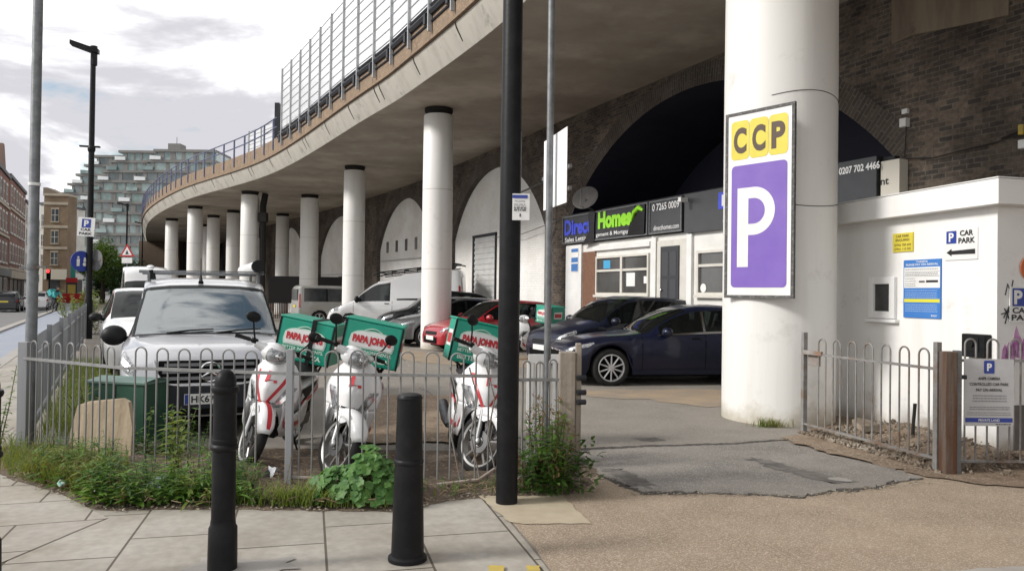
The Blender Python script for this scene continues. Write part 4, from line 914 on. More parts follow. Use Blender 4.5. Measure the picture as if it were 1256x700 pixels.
# thin galvanised pole by the fence end
t = thing('sign_pole', 'thin galvanised pole rising beside the timber fence post', 'pole', (.31, 6.62, 0))
MB().lathe([(.030, 0), (.030, 1.5), (.0285, 8.5)], 16, cap=True).build('shaft', GALV, t)
bp0, bp1 = V3((.275, 7.0, 0)), V3((.437, 6.35, 0))
t = thing('sign_plate', 'blank white sign plate seen almost edge on, fixed high on the thin galvanised pole', 'sign', (bp0.x, bp0.y, 2.36), math.atan2(bp1.y - bp0.y, bp1.x - bp0.x))
MB().box2((0, .0, 0), ((bp1 - bp0).length, .004, .625)).build('plate', mat('plate_bright_white', (.85, .85, .85), .35), t, smooth=0)
b = MB(); b.box2((-.08, .006, .28), (.72, .03, .31)); b.box2((.2, .006, .1), (.72, .03, .13)); b.build('bracket', GALVD, t, smooth=0)
t = thing('fence_post', 'weathered timber post ending the front railings beside the leafy bush', 'post', (.50, 6.45, 0))
MB().box2((-.10, -.06, 0), (.035, .06, 1.13)).build('timber', TIMG, t, smooth=0, bevel=.008)
MB().box2((.038, -.03, 0), (.085, .06, 1.20)).build('timber', TIMG, t, smooth=0, bevel=.006)
b = MB()
for z in (.92, .80, .72): b.tube((.05, -.06, z), (.12, -.04, z), .022, n=8)
b.build('hinge_pin', DARKST, t)
t = thing('white_barrier', 'white slatted barrier panel standing behind the fence end', 'barrier', (.16, 7.05, 0), .12)
b = MB(); b.box2((0, -.01, .98), (.32, .01, 1.06)); b.box2((0, -.012, .38), (.32, .012, .46))
for k in range(6): b.box2((.005 + k * .054, -.008, .40), (.045 + k * .054, .008, 1.0))
b.build('slat_panel', SIGNW, t, smooth=0)
for x in (.01, .30): MB().box2((x - .02, .012, 0), (x + .02, .04, 1.0)).build('leg', SIGNW, t, smooth=0)
# grey pole at far left by the fence corner
t = thing('street_pole', 'tall plain grey pole behind the corner of the railings at left', 'pole', (-4.78, 7.72, 0))
MB().lathe([(.052, 0), (.052, 2.0), (.048, 2.02), (.044, 5.5), (.040, 9)], 20, cap=True).build('shaft', GALV, t)
b = MB(); b.lathe([(.056, 0), (.058, .02), (.056, .06)], 20, (0, 0, 1.78)); b.box((.09, -.02, 1.81), (.12, .02, .02)); b.box((-.08, -.02, 1.80), (.08, .02, .02)); b.build('bracket', GALVD, t, smooth=0)
MB().lathe([(.054, 0), (.056, .03)], 20, (0, 0, 2.62)).build('bracket', SIGNW, t)
# green cabinet and leaning slab
GREENC = mat('cabinet_green', (.012, .060, .035), .45, (.018, .075, .045), 5., bump=.05)
t = thing('utility_cabinet', 'dark green steel utility cabinet behind the railings', 'cabinet', (-3.98, 8.05, 0), -.22)
MB().box2((-.33, -.16, .05), (.33, .20, .64)).build('body', GREENC, t, smooth=0, bevel=.01)
b = MB(); b.prism([(-.35, -.18, .64), (.35, -.18, .64), (.35, .22, .64), (-.35, .22, .64)], (0, 0, .02)); b.prism([(-.35, -.18, .66), (-.35, .22, .66), (-.32, .02, .70)], (.69, 0, 0)); b.build('lid', mat('cabinet_lid', (.10, .17, .14), .5), t, smooth=0, fixn=True)
b = MB(); b.box2((-.01, -.166, .08), (.0, -.158, .62)); b.build('door_gap', JOINT, t, smooth=0)
MB().box2((-.34, -.17, 0), (.34, .21, .05)).build('plinth', KERB, t, smooth=0)
SLABM = streak_mat('weathered_slab_streaks', (.44, .355, .25), (.30, .23, .15), 16., 1.2, .9, .42, .7, .5) if True else mat('weathered_slab', (.40, .31, .21), .9, (.33, .25, .165), 2.2, bump=.3, bscale=30, c3=(.27, .20, .13), scale3=1.2)
t = thing('broken_board', 'pale beige broken slab leaning behind the railings in front of the green cabinet', 'slab', (-3.84, 7.24, .02), -.18)
b = MB(); b.prism([(-.33, 0, 0), (.34, 0, 0), (.33, .03, .30), (.27, .05, .53), (.20, .05, .56), (-.15, .05, .52), (-.26, .04, .48), (-.31, .02, .25)], (0, .05, 0)); b.build('slab', SLABM, t, smooth=0, fixn=True, bevel=.004)
# litter
for (x, y, s, c, lab) in ((-2.72, 6.02, .055, (.25, .32, .62), 'crumpled blue and white packet in the weeds below the broken slab'), (-3.08, 5.80, .03, (.75, .75, .73), 'white scrap of paper at the edge of the flags'), (-3.5, 6.1, .03, (.2, .5, .42), 'small green plastic scrap at the edge of the soil'), (-1.97, 6.5, .05, (.62, .66, .72), 'pale blue tissue under the first scooter')):
    t = thing('litter', lab, 'litter', (x, y, .05), RN.uniform(0, 3)); rn = random.Random(int(x * 1000)); b = MB()
    rows = [[(s * (i - 2) * .6 + rn.uniform(-.3, .3) * s, s * (j - 2) * .6 + rn.uniform(-.3, .3) * s, s * (rn.uniform(-.2, 1.1) + (1 if abs(i - 2) + abs(j - 2) < 3 else 0))) for j in range(5)] for i in range(5)]
    b.grid(rows); b.build('scrap', mat('litter_%d' % int(-x * 100), c, .6, (.75, .75, .74), 30.), t, smooth=50)
# ------------------------------------------------------------------ vehicles
def paint(name, c, metal=0., rough=.35): 
    dk = max(c) < .1
    return mat(name, c, rough, [x * .93 for x in c], 1.2, metal=metal, coat=.35 if dk else .9, spec=.3 if dk else .5)
SEATM = mat('seat_cloth', (.025, .025, .027), .9)
UNDER = mat('underbody', (.006, .006, .006), .95, spec=.1)
PLATEW = mat('plate_white', (.72, .72, .70), .4); PLATEY = mat('plate_yellow', (.62, .50, .06), .4)
class Car:
    def __init__(s, name, label, cat, nose, ax, L, hw, top, belt, wheels, wr, pm, wins, ws, rg=None, sill=.26, plan=None, roofw=None, rake=.25, rrake=.0, zr=.5, z=0., group=None, pillars=(), glass=None, tw=.2, crown=.05, spokes=5, rimm=None, archm=None, roofm=None, interior=True, black_sill=0.):
        s.L, s.hw, s.wheels, s.wr, s.sill = L, hw, wheels, wr, sill
        s.top = pchip(top); s.belt = pchip(belt)
        s.plan = pchip(plan or [(0, .74), (.04, .83), (.12, .915), (.28, .97), (.6, .995), (1.2, 1), (L - .8, 1), (L - .3, .965), (L - .08, .90), (L, .82)])
        s.roofw = pchip(roofw or [(0, .60), (.4, .72), (ws[0], .84), (ws[1], .735), (ws[1] + .6, .745), (L - .5, .72), (L, .62)])
        s.rake, s.zr, s.rrake, s.crown = rake, zr, rrake, crown
        ax = V3((ax[0], ax[1], 0)).normalized()
        s.t = thing(name, label, cat, (nose[0], nose[1], z), math.atan2(ax.y, ax.x), group)
        st = set()
        x = 0.
        while x < L: st.add(round(x, 3)); x += .12
        for q in (0, .04, .08, .16, L - .16, L - .08, L - .03, L): st.add(round(q, 3))
        for xw in wheels:
            for k in range(13): st.add(round(xw + (wr + .055) * math.cos(math.pi * k / 12) * .999, 3))
        for a in wins: st.update((round(a[0], 3), round(a[1], 3)))
        st.update((round(ws[0], 3), round(ws[1], 3)))
        if rg: st.update((round(rg[0], 3), round(rg[1], 3)))
        st = sorted(q for q in st if 0 <= q <= L)
        out = [st[0]]
        keep = {round(v, 3) for a in wins for v in a} | {round(ws[0], 3), round(ws[1], 3)} | ({round(rg[0], 3), round(rg[1], 3)} if rg else set())
        for q in st[1:]:
            if q - out[-1] > .012 or q in keep or q == L: out.append(q)
        s.st = out
        body, gsd, gw, gr, pil = MB(), {}, MB(), MB(), {}
        secs = [s.sec(q) for q in s.st]
        for side in (1, -1):
            S = [[V3((p.x, p.y * side, p.z)) for p in r] for r in secs]
            for i in range(len(S) - 1):
                xm = (s.st[i] + s.st[i + 1]) / 2
                for r in range(9):
                    f = [S[i][r], S[i + 1][r], S[i + 1][r + 1], S[i][r + 1]]
                    if side > 0: f = f[::-1]
                    tgt = body
                    if r == 4 and any(a < xm < b for a, b in wins): tgt = gsd.setdefault((side, [k for k, (a, b) in enumerate(wins) if a < xm < b][0]), MB())
                    elif r == 4 and any(a < xm < b for a, b in pillars): tgt = pil.setdefault((side, [k for k, (a, b) in enumerate(pillars) if a < xm < b][0]), MB())
                    elif r >= 6 and ws[0] < xm < ws[1]: tgt = gw
                    elif r >= 6 and rg and rg[0] < xm < rg[1]: tgt = gr
                    tgt.quad(*f)
        for ix, fl in ((0, False), (-1, True)):   # end caps
            r = secs[ix]
            for k in range(9):
                f = [r[k], r[k + 1], V3((r[k + 1].x, -r[k + 1].y, r[k + 1].z)), V3((r[k].x, -r[k].y, r[k].z))]
                body.quad(*(f if fl else f[::-1]))
        s.body = body.build('body', pm, s.t, smooth=38, fixn=True)
        g = glass or GLASS
        for bb, nm in [(q, 'side_window') for q in gsd.values()] + [(gw, 'windscreen'), (gr, 'rear_window')]:
            if bb.f: bb.build(nm, g, s.t, smooth=50, fixn=True)
        for q in pil.values(): q.build('pillar', DARKPL, s.body, smooth=40, fixn=True)
        # dark underbody filling the arches
        b = MB(); b.box2((.25, -hw + .22, .16), (L - .25, hw - .22, .62)); b.box2((.55, -hw + .05, .20), (L - .45, hw - .05, .30)) if False else None
        b.build('underbody', UNDER, s.t, smooth=0)
        if interior:
            b = MB(); zc = s.belt(ws[1]); b.box2((ws[0] + .1, -hw * .78, zc - .28), (ws[0] + .5, hw * .78, zc - .02))
            b.box2((ws[0] + .4, -hw * .85, .3), (min(L - .3, ws[1] + 2.2), hw * .85, .5))
            xs = ws[1] + .35
            for y in (-.36, .36):
                b.box((xs, y, zc - .12), (.16, .44, .7), Matrix.Rotation(-.2, 4, 'Y')); b.box((xs + .06, y, zc + .30), (.1, .26, .2)); b.box((xs - .25, y, zc - .38), (.5, .46, .16))
            if L > 3.9 and len(wins) > 1: b.box((xs + .95, 0, zc - .1), (.16, 1.2, .66), Matrix.Rotation(-.25, 4, 'Y'))
            b.path([(xs - .52 + .03 * math.cos(k), -.36 + .18 * math.sin(k * math.pi / 6), zc + .0 + .18 * math.cos(k * math.pi / 6)) for k in range(12)], .015, 5, closed=True)
            b.build('interior', SEATM, s.t, smooth=0, bevel=.02)
        s.spokes = spokes
        for xw in wheels:
            for side in (1, -1):
                c = (xw, side * (hw - .015 - tw / 2), wr)
                o = tw / 2
                ty = MB().lathe([(wr * .70, -o * .9), (wr * .74, -o), (wr * .90, -o), (wr * .97, -o * .86), (wr, -o * .6), (wr, o * .6), (wr * .97, o * .86), (wr * .90, o), (wr * .74, o), (wr * .70, o * .9)], 36, c, 'y').build('wheel', RUBBER, s.t, smooth=45)
                s.rim(c, wr * .72, side, o, rimm or ALLOY, ty)
    def sec(s, x):
        hw, zt = s.hw, s.top(x); zs = min(s.belt(x), zt - .03); zb = s.sill
        for xw in s.wheels:
            d = abs(x - xw); ra = s.wr + .055
            if d < ra: zb = max(zb, s.wr + math.sqrt(max(0, ra * ra - d * d)))
        W = hw * s.plan(x); wb = W * .955; wr = min(hw * s.roofw(x), wb * .96)
        cr = min(s.crown, (zt - zs) * .5); ze = zt - cr
        P = [(W * .94, zb), (W * .985, lerp(zb, zs, .28)), (W, lerp(zb, zs, .62)), (W * .992, lerp(zb, zs, .88)), (wb, zs),
             (lerp(wb, wr, .92), lerp(zs, ze, .90)), (wr, ze), (wr * .93, ze + cr * .45), (wr * .55, ze + cr * .88), (0, zt)]
        out = []
        for y, z in P:
            xx = x
            if x < .7: xx += s.rake * max(0, z - s.zr) * (1 - x / .7) ** 1.5
            if x > s.L - .7 and s.rrake: xx -= s.rrake * max(0, z - s.zr) * (1 - (s.L - x) / .7) ** 1.5
            out.append(V3((xx, y, z)))
        return out
    def surf(s, x, r, side, off=0):
        S = s.sec(x); i = min(8, int(r)); p = S[i].lerp(S[i + 1], r - i)
        S2 = s.sec(min(x + .02, s.L)); S1 = s.sec(max(x - .02, 0)); a = S2[i].lerp(S2[i + 1], r - i) - S1[i].lerp(S1[i + 1], r - i)
        t = S[i + 1] - S[i]; n = t.cross(a).normalized() if t.length > 1e-6 else V3((0, 1, 0))
        if n.y < 0 or (abs(n.y) < .02 and n.z < 0): n = -n
        p = p + n * off; return V3((p.x, p.y * side, p.z))
    def patch(s, xa, xb, ra, rb, off, name, m, sides=(1, -1), parent=None, n=8, k=5, skew=0., both=True):
        for sd in sides:
            g = [[s.surf(lerp(xa, xb, i / n) + skew * j / k, lerp(ra, rb, j / k), sd, off) for j in range(k + 1)] for i in range(n + 1)]
            MB().grid(g).build(name, m, parent or s.t, smooth=50)
    def fx(s, z, off=0.): return s.rake * max(0, z - s.zr) - off
    def fplate(s, y0, y1, z0, z1, off, name, m, parent=None, th=.02, n=1, bevel=0, smooth=0):
        b = MB(); b.prism([(s.fx(z0, off), y0, z0), (s.fx(z0, off), y1, z0), (s.fx(z1, off), y1, z1), (s.fx(z1, off), y0, z1)], (th + off, 0, 0)); return b.build(name, m, parent or s.t, smooth=smooth, fixn=True, bevel=bevel)
    def rim(s, c, r, side, o, m, par):
        b = MB(); y = side * o
        b.lathe([(r * .99, y * .55), (r * 1.0, y * .96), (r * .93, y * 1.0), (r * .90, y * .8), (r * .90, y * .2)], 36, c, 'y')
        n = s.spokes
        for k in range(n):
            a = 2 * math.pi * k / n + .3
            for da in ((-.10, .10) if n <= 6 else (0,)):
                p0 = V3(c) + V3((math.cos(a) * r * .14, y * .80, math.sin(a) * r * .14)); p1 = V3(c) + V3((math.cos(a + da * 1.4) * r * .93, y * .86, math.sin(a + da * 1.4) * r * .93))
                b.path([p0, p1], [r * .07, r * .055], 6)
        b.lathe([(r * .2, y * .7), (r * .2, y * .92), (.0, y * .95)], 16, c, 'y'); b.build('rim', m, par)
        MB().lathe([(r * .90, y * .25), (0, y * .25)], 24, c, 'y').build('brake_disc', UNDER, par)
    def mirror(s, x, z, m, sz=(.10, .12, .085), stalk=True):
        for sd in (1, -1):
            b = MB(); b.ball((x, sd * (s.hw + .10), z), (sz[0], sz[1], sz[2]), 14, 9); b.tube((x + .04, sd * s.hw * .93, z - .05), (x, sd * (s.hw + .05), z - .03), .035, n=8); b.build('door_mirror', m, s.t)
    def seams(s, xs, r0=.2, r1=4.0, m=None):
        for x in xs: s.patch(x, x + .012, r0, r1, .003, 'door_seam', m or UNDER, parent=s.body, n=1, k=6)
    def handles(s, xs, r=3.2, m=None):
        for x in xs:
            for sd in (1, -1):
                p = s.surf(x, r, sd, .015); MB().box(p, (.17, .03, .03)).build('door_handle', m or DARKPL, s.t, smooth=0, bevel=.008)
    def plate(s, z0, front=True, y=0, txt=None, w=.52):
        if front:
            x = s.fx(z0, .03); b = MB().box2((x, y - w / 2, z0), (x + .02, y + w / 2, z0 + .112)); o = b.build('number_plate', PLATEW, s.t, smooth=0)
            if txt:
                MB().text(txt[0], (x - .002, y + txt[1], z0 + .018), (0, -1, 0), (0, 0, 1), txt[2], .076, .03).build('lettering', SIGNB, o, smooth=0)
                MB().box2((x - .0015, y + w / 2 - .05, z0 + .004), (x, y + w / 2 - .005, z0 + .108)).build('country_band', BLUE, o, smooth=0)
        else: MB().box2((s.L - .005, -w / 2, z0), (s.L + .02, w / 2, z0 + .112)).build('number_plate', PLATEY, s.t, smooth=0)
# --- silver panel van in front
AXR = (-.485, .875); AXM = (-.40, .917)
SILV = paint('silver_van_paint', (.44, .44, .455), .25, .32)
GRP = 'cars and vans parked in the car park'
WSG = glass_mat('windscreen_reflective', (.40, .46, .46), (.06, .085, .088), .70, 3.2, .03)
c = Car('silver_van', 'silver panel van with roof bars facing the camera behind the front railings', 'van', (-3.26, 8.42), AXM, 4.32, .915,
        [(0, .82), (.06, .90), (.2, .965), (.5, 1.01), (.9, 1.065), (1.0, 1.08), (1.35, 1.38), (1.75, 1.665), (2.0, 1.735), (2.6, 1.775), (3.9, 1.77), (4.22, 1.74), (4.32, 1.66)],
        [(0, .76), (.2, .88), (.5, .95), (1.0, 1.02), (2, 1.04), (4.32, 1.05)], (.82, 3.5), .32, SILV, [(1.12, 2.25)], (1.0, 1.74), sill=.24, rake=.42, zr=.50, group=GRP, glass=WSG,
        roofw=[(0, .62), (.4, .80), (1.0, .90), (1.74, .79), (2.4, .80), (4.0, .79), (4.32, .74)], crown=.07,
        plan=[(0, .80), (.04, .87), (.12, .935), (.28, .98), (.6, 1.), (4.0, 1), (4.24, .97), (4.32, .93)])
BUMP = mat('bumper_plastic', (.012, .014, .02), .5, (.018, .02, .026), 8., spec=.25)
c.fplate(-.70, .70, .26, .575, .035, 'bumper', BUMP, bevel=.02)
c.patch(.0, .55, .05, 1.9, .012, 'bumper_corner', BUMP)
gr = c.fplate(-.52, .52, .60, .835, .02, 'grille', UNDER, bevel=.012)
for i in range(3): c.fplate(-.5 + .02 * i, .5 - .02 * i, .635 + i * .07, .668 + i * .07, .035, 'grille_slat', mat('grille_slat_grey', (.10, .10, .105), .35, metal=.5), gr)
b = MB()
for k in range(3):
    a = math.pi / 2 + k * 2 * math.pi / 3; zc = .715
    p0 = V3((c.fx(zc, .07), 0, zc)); d = V3((0, math.cos(a), math.sin(a)))
    b.path([p0, p0 + d * .098], [.020, .004], 6)
b.path([V3((c.fx(.715, .07), .102 * math.cos(k * math.pi / 14), .715 + .102 * math.sin(k * math.pi / 14))) for k in range(28)], .011, 8, closed=True)
b.build('emblem', CHROME, gr)
b = MB(); b.path([V3((c.fx(z, .03), y, z)) for y, z in ((-.56, .84), (-.54, .72), (-.46, .60), (-.30, .578), (.30, .578), (.46, .60), (.54, .72), (.56, .84))], .013, 6); b.build('grille_surround', SILV, gr)
c.fplate(-.55, .55, .27, .33, .05, 'lower_grille', UNDER)
c.patch(.015, .36, 2.75, 4.05, .010, 'headlight', LAMPC, n=10, k=6)
c.patch(.05, .22, 3.0, 3.8, .016, 'headlight_reflector', CHROME, n=6, k=4)
c.plate(.375, y=.0, txt=('HK67', .19, .235))
b = MB()
for y in (.45, -.10):
    x0 = 1.02; b.path([(x0, y, 1.085), (x0 + .02, y - .25, 1.12), (x0 + .05, y - .52, 1.135)], [.014, .011, .008], 6)
b.build('wiper', DARKPL, c.t)
MB().box2((.90, -.74, 1.035), (1.03, .74, 1.06)).build('cowl', DARKPL, c.t, smooth=0)
b = MB(); b.path([(1.80, .06, 1.70), (1.83, .06, 1.73), (1.88, .06, 1.80)], [.035, .022, .010], 8); b.path([(1.86, .06, 1.76), (1.93, .06, 2.02)], [.006, .004], 6); b.build('aerial', DARKPL, c.t)
c.mirror(1.18, 1.06, DARKPL, (.10, .14, .12))
c.patch(1.0, 1.74, 6.0, 6.5, .004, 'windscreen_seal', DARKPL, n=12, k=2); c.patch(1.68, 1.75, 6.0, 9.0, .004, 'windscreen_seal', DARKPL, n=2, k=8); c.patch(.985, 1.03, 6.0, 9.0, .005, 'windscreen_seal', DARKPL, n=2, k=8)
c.seams([1.05, 2.3]); c.handles([2.1])
MB().box2((1.70, -.08, 1.50), (1.76, .08, 1.60)).build('rear_view_mirror', DARKPL, c.t, smooth=0, bevel=.02)
for x in (2.15, 3.3):
    b = MB(); b.path([(x, -.76, 1.83), (x, .80, 1.83)], .012, 8); b.path([(x + .03, -.76, 1.86), (x + .03, .80, 1.85)], .008, 6)
    for y in (-.68, .68): b.path([(x, y, 1.70), (x, y, 1.83)], .022, 6)
    b.build('roof_bar', GALV, c.t)
    MB().path([(x, .64, 1.74), (x - .01, .66, 1.86)], .025, 6).build('bar_clamp', DARKPL, c.t)
b = MB(); b.path([(2.05, -.66, 1.935), (4.6, -.66, 1.935)], .075, 16); b.build('pipe_tube', mat('tube_white', (.68, .68, .67), .4), c.t)
b = MB(); b.path([(1.93, -.66, 1.935), (2.06, -.66, 1.935)], .083, 16); b.build('tube_cap', DARKPL, c.t)
# --- white car behind it
WPA = paint('white_car_paint', (.70, .70, .69)); 
HB_T = lambda L, h: [(0, .62 * h / 1.45), (.08, .72 * h / 1.45), (.45, .83 * h / 1.45), (.95, .93 * h / 1.45), (1.05, .96 * h / 1.45), (1.45, 1.21 * h / 1.45), (1.85, h * .965), (2.2, h), (L - 1.0, h * .975), (L - .45, h * .90), (L - .12, h * .66), (L, h * .55)]
HB_B = lambda L, h: [(0, .58 * h / 1.45), (.08, .67 * h / 1.45), (.45, .77 * h / 1.45), (1.05, .88 * h / 1.45), (2.4, .92 * h / 1.45), (L - .5, .97 * h / 1.45), (L, .80 * h / 1.45)]
def hatch(label, nose, ax, L, hw, h, pm, wr=.32, name='hatchback_car', cat='car', sill=.24, spokes=5, grp=GRP, z=0., details=True, glass=None):
    c = Car(name, label, cat, nose, ax, L, hw, HB_T(L, h), HB_B(L, h), (.80, L - .78), wr, pm, [(1.25, 2.12), (2.2, 3.0), (3.08, L - .62)], (1.05, 1.86), (L - .95, L - .2), sill=sill, rake=.22, rrake=.1, zr=.45, z=z, group=grp, pillars=[(2.12, 2.2), (3.0, 3.08)], spokes=spokes, glass=glass)
    c.fplate(-.45, .45, .26, .42, .02, 'lower_grille', UNDER)
    hz = HB_B(L, h)[0][1]
    c.fplate(-.40, .40, hz - .10, hz - .01, .015, 'grille', DARKPL, bevel=.01)
    c.patch(.012, .42, 3.0, 4.1, .010, 'headlight', LAMPC, n=10); c.patch(.06, .22, 3.25, 3.85, .015, 'headlight_reflector', CHROME, n=6, k=4); c.patch(L - .22, L - .02, 2.7, 3.9, .008, 'tail_light', LAMPR)
    c.plate(hz - .24 if hz - .24 > .3 else .3); c.plate(.7, False)
    c.mirror(1.32, HB_B(L, h)[3][1] + .08, DARKPL if name != 'x' and hw == .88 and h > 1.6 else pm); c.seams([1.12, 2.15, 3.05]); c.handles([1.95, 2.85])
    c.patch(.6, L - .6, .0, .35, .006, 'sill_trim', DARKPL, n=16, k=2) if False else None
    return c
hatch('white car with black grille parked tight behind the silver van', (-6.30, 13.85), AXR, 4.3, .88, 1.64, WPA, .33)
# --- high roof white van
def van(label, nose, ax, L, hw, hf, hr, pm, wins=((1.15, 2.2),), name='panel_van', wr=.33, cat='van', grp=GRP, hood=1.12, wsx=(.95, 1.75), nosez=.92, pil=(), glass=None, rimm=None, cap=None):
    c = Car(name, label, cat, nose, ax, L, hw, [(0, nosez - .04), (.08, nosez), (.4, nosez + .10), (wsx[0], hood), (lerp(*wsx, .5), lerp(hood, hf, .52)), (wsx[1], hf * .965), (wsx[1] + .4, cap or hf), (L * .6, lerp(hf, hr, .6)), (L - .2, hr), (L - .06, hr - .03), (L, hr - .10)],
            [(0, nosez - .10), (.1, nosez - .04), (.5, nosez + .05), (wsx[0], hood - .06), (2, hood), (L, hood + .02)], (.92, L - 1.0), wr, pm, list(wins), wsx, sill=.26, rake=.34, zr=.55, rrake=.04, group=grp, pillars=pil, crown=.08,
            plan=[(0, .80), (.06, .88), (.16, .945), (.4, .99), (.8, 1.), (L - .15, 1), (L - .03, .98), (L, .95)], roofw=[(0, .62), (.4, .80), (wsx[0], .90), (wsx[1], .83), (2.4, .86), (L - .2, .86), (L, .82)], glass=glass, rimm=rimm)
    c.fplate(-.55, .55, .30, .50, .03, 'bumper', DARKPL, bevel=.02); c.fplate(-.5, .5, .62, .80, .015, 'grille', DARKPL, bevel=.01)
    c.patch(.012, .45, 3.0, 4.15, .010, 'headlight', LAMPC, n=10); c.patch(L - .10, L - .01, 2.2, 4.6, .008, 'tail_light', LAMPR)
    c.plate(.48); c.mirror(wsx[0] + .28, hood + .06, DARKPL, (.09, .12, .13)); c.seams([wsx[0] + .12, wins[0][1] + .08]); c.handles([wins[0][1] - .12], 3.3)
    return c
c = van('white high roof van parked along the road fence behind the silver van', (-13.55, 29.0), (-.46, .888), 5.4, 1.0, 2.02, 2.60, WPA, hood=1.28, nosez=1.05, wsx=(.75, 1.25), cap=2.42)
MB().ball((2.3, -.1, 2.50), (.22, .16, .09)).build('roof_vent', WPA, c.t)
# --- white work van with roof rack
c = van('white work van with black roof rack seen from the side behind the columns', (-6.95, 29.95), (1, -.05), 5.15, .95, 2.12, 2.52, paint('work_van_white', (.60, .60, .60)), hood=1.28, nosez=.98, wsx=(.95, 1.95), wins=((1.25, 2.45),))
c.seams([3.75], .4, 5); c.patch(2.7, 5.0, 4.05, 4.12, .004, 'door_rail', UNDER, n=10, k=1); c.patch(.3, 4.9, .3, .9, .008, 'rubbing_strip', DARKPL, n=20, k=2)
b = MB()
rz = lambda x: 2.2 + (x - 1.6) * .128 if x < 4 else 2.5 + (x - 4) * .03 + .0
for y in (-.72, .72): b.path([(1.75, y, 2.25), (2.0, y, 2.36), (4.9, y, 2.72), (5.1, y, 2.68)], .03, 6); b.path([(1.9, y, 2.22), (4.9, y, 2.58)], .022, 6)
for k in range(7): x = 2.0 + k * .48; z = 2.30 + k * .058; b.path([(x, -.72, z + .05), (x, .72, z + .05)], .025, 6); b.path([(x, -.72, z - .1), (x, -.72, z + .08)], .02, 5)
b.build('roof_rack', DARKPL, c.t)
# --- silver people carrier (seen from its rear quarter)
c = van('silver people carrier with dark rear windows parked nose to the arches', (-6.25, 39.35), (-.89, -.454), 4.7, .92, 1.88, 1.92, paint('silver_mpv_paint', (.40, .40, .38), .2), wins=((1.2, 2.2), (2.3, 3.3), (3.4, 4.45)), name='people_carrier', pil=((2.2, 2.3), (3.3, 3.4)), glass=NAVYGL, wr=.34)
MB().box2((4.66, -.62, 1.2), (4.715, .62, 1.72)).build('rear_window', NAVYGL, c.t, smooth=0, bevel=.01); c.plate(.85, False)
# --- cars in the car park
PC = paint
c = hatch('grey hatchback half hidden by the second delivery box', (-3.65, 23.45), (.89, .454), 4.1, .88, 1.50, PC('grey_car_paint', (.15, .155, .165), .4), .32)
c = hatch('black car parked beyond the grey hatchback beside the white arch', (-4.5, 25.9), (.966, .26), 4.1, .87, 1.70, PC('black_car_paint', (.008, .009, .011)), .33)
c = hatch('bright red hatchback with its nose by the white column', (-2.2, 21.1), (.89, .454), 4.0, .86, 1.46, PC('red_car_paint', (.36, .012, .022)), .31)
c = hatch('dark blue hatchback parked just behind the blue saloon', (.62, 17.0), (.906, .423), 4.3, .90, 1.60, PC('midnight_blue_paint', (.010, .013, .028)), .34)
NAVY = PC('navy_car_paint', (.008, .011, .032), .2, .28)
L = 4.68
c = Car('saloon_car', 'dark navy saloon parked side on beside the widest white column', 'car', (.80, 14.31), (.985, .174), L, .905,
        [(0, .66), (.05, .72), (.3, .80), (.8, .885), (1.3, .935), (1.42, .96), (1.8, 1.19), (2.25, 1.39), (2.6, 1.45), (3.0, 1.455), (3.4, 1.39), (3.95, 1.17), (4.1, 1.10), (4.5, 1.05), (4.64, 1.0), (4.68, .92)],
        [(0, .60), (.05, .66), (.3, .735), (.8, .81), (1.4, .885), (2.4, .93), (3.5, .975), (4.2, 1.0), (4.68, .86)], (.82, 3.62), .335, NAVY, [(1.72, 2.52), (2.60, 3.38), (3.46, 3.75)], (1.42, 2.26), (3.32, 4.0), sill=.21, rake=.16, zr=.42, rrake=.08, group=GRP, pillars=[(2.52, 2.60), (3.38, 3.46)], spokes=10, crown=.06)
c.fplate(-.42, .42, .28, .60, .02, 'grille', UNDER, bevel=.01); c.fplate(-.46, .46, .60, .625, .03, 'grille_trim', CHROME)
c.patch(.02, .50, 3.15, 4.05, .010, 'headlight', LAMPC, n=10); c.patch(.08, .30, 3.4, 3.9, .016, 'headlight_reflector', CHROME, n=6, k=3); c.plate(.36)
c.patch(L - .3, L - .02, 2.9, 3.9, .008, 'tail_light', LAMPR)
c.mirror(1.80, .97, NAVY); c.seams([1.38, 2.56, 3.42], .3, 4); c.handles([2.38, 3.25])
c.patch(1.66, 3.78, 3.97, 4.08, .006, 'window_trim', CHROME, n=24, k=1)
c.patch(2.54, 2.58, 4.1, 4.95, .006, 'pillar_trim', CHROME, n=1, k=3, sides=(1, -1)); c.patch(1.1, 3.3, .05, .5, .012, 'sill_trim', NAVY, n=16, k=2)
# --- on the road, far left
ZR = -.136; G2 = 'cars on the far road'
hatch('dark car with red tail lights driving away at the far left', (-38.0, 58.8), (.46, -.888), 4.5, .9, 1.5, PC('far_dark_paint', (.02, .02, .022)), .33, z=ZR, grp=G2)
hatch('white car ahead of the dark one on the far road, behind the grey pole', (-39.6, 65.0), (.46, -.888), 4.3, .9, 1.5, PC('far_white_paint', (.66, .66, .66)), .33, z=ZR, grp=G2)
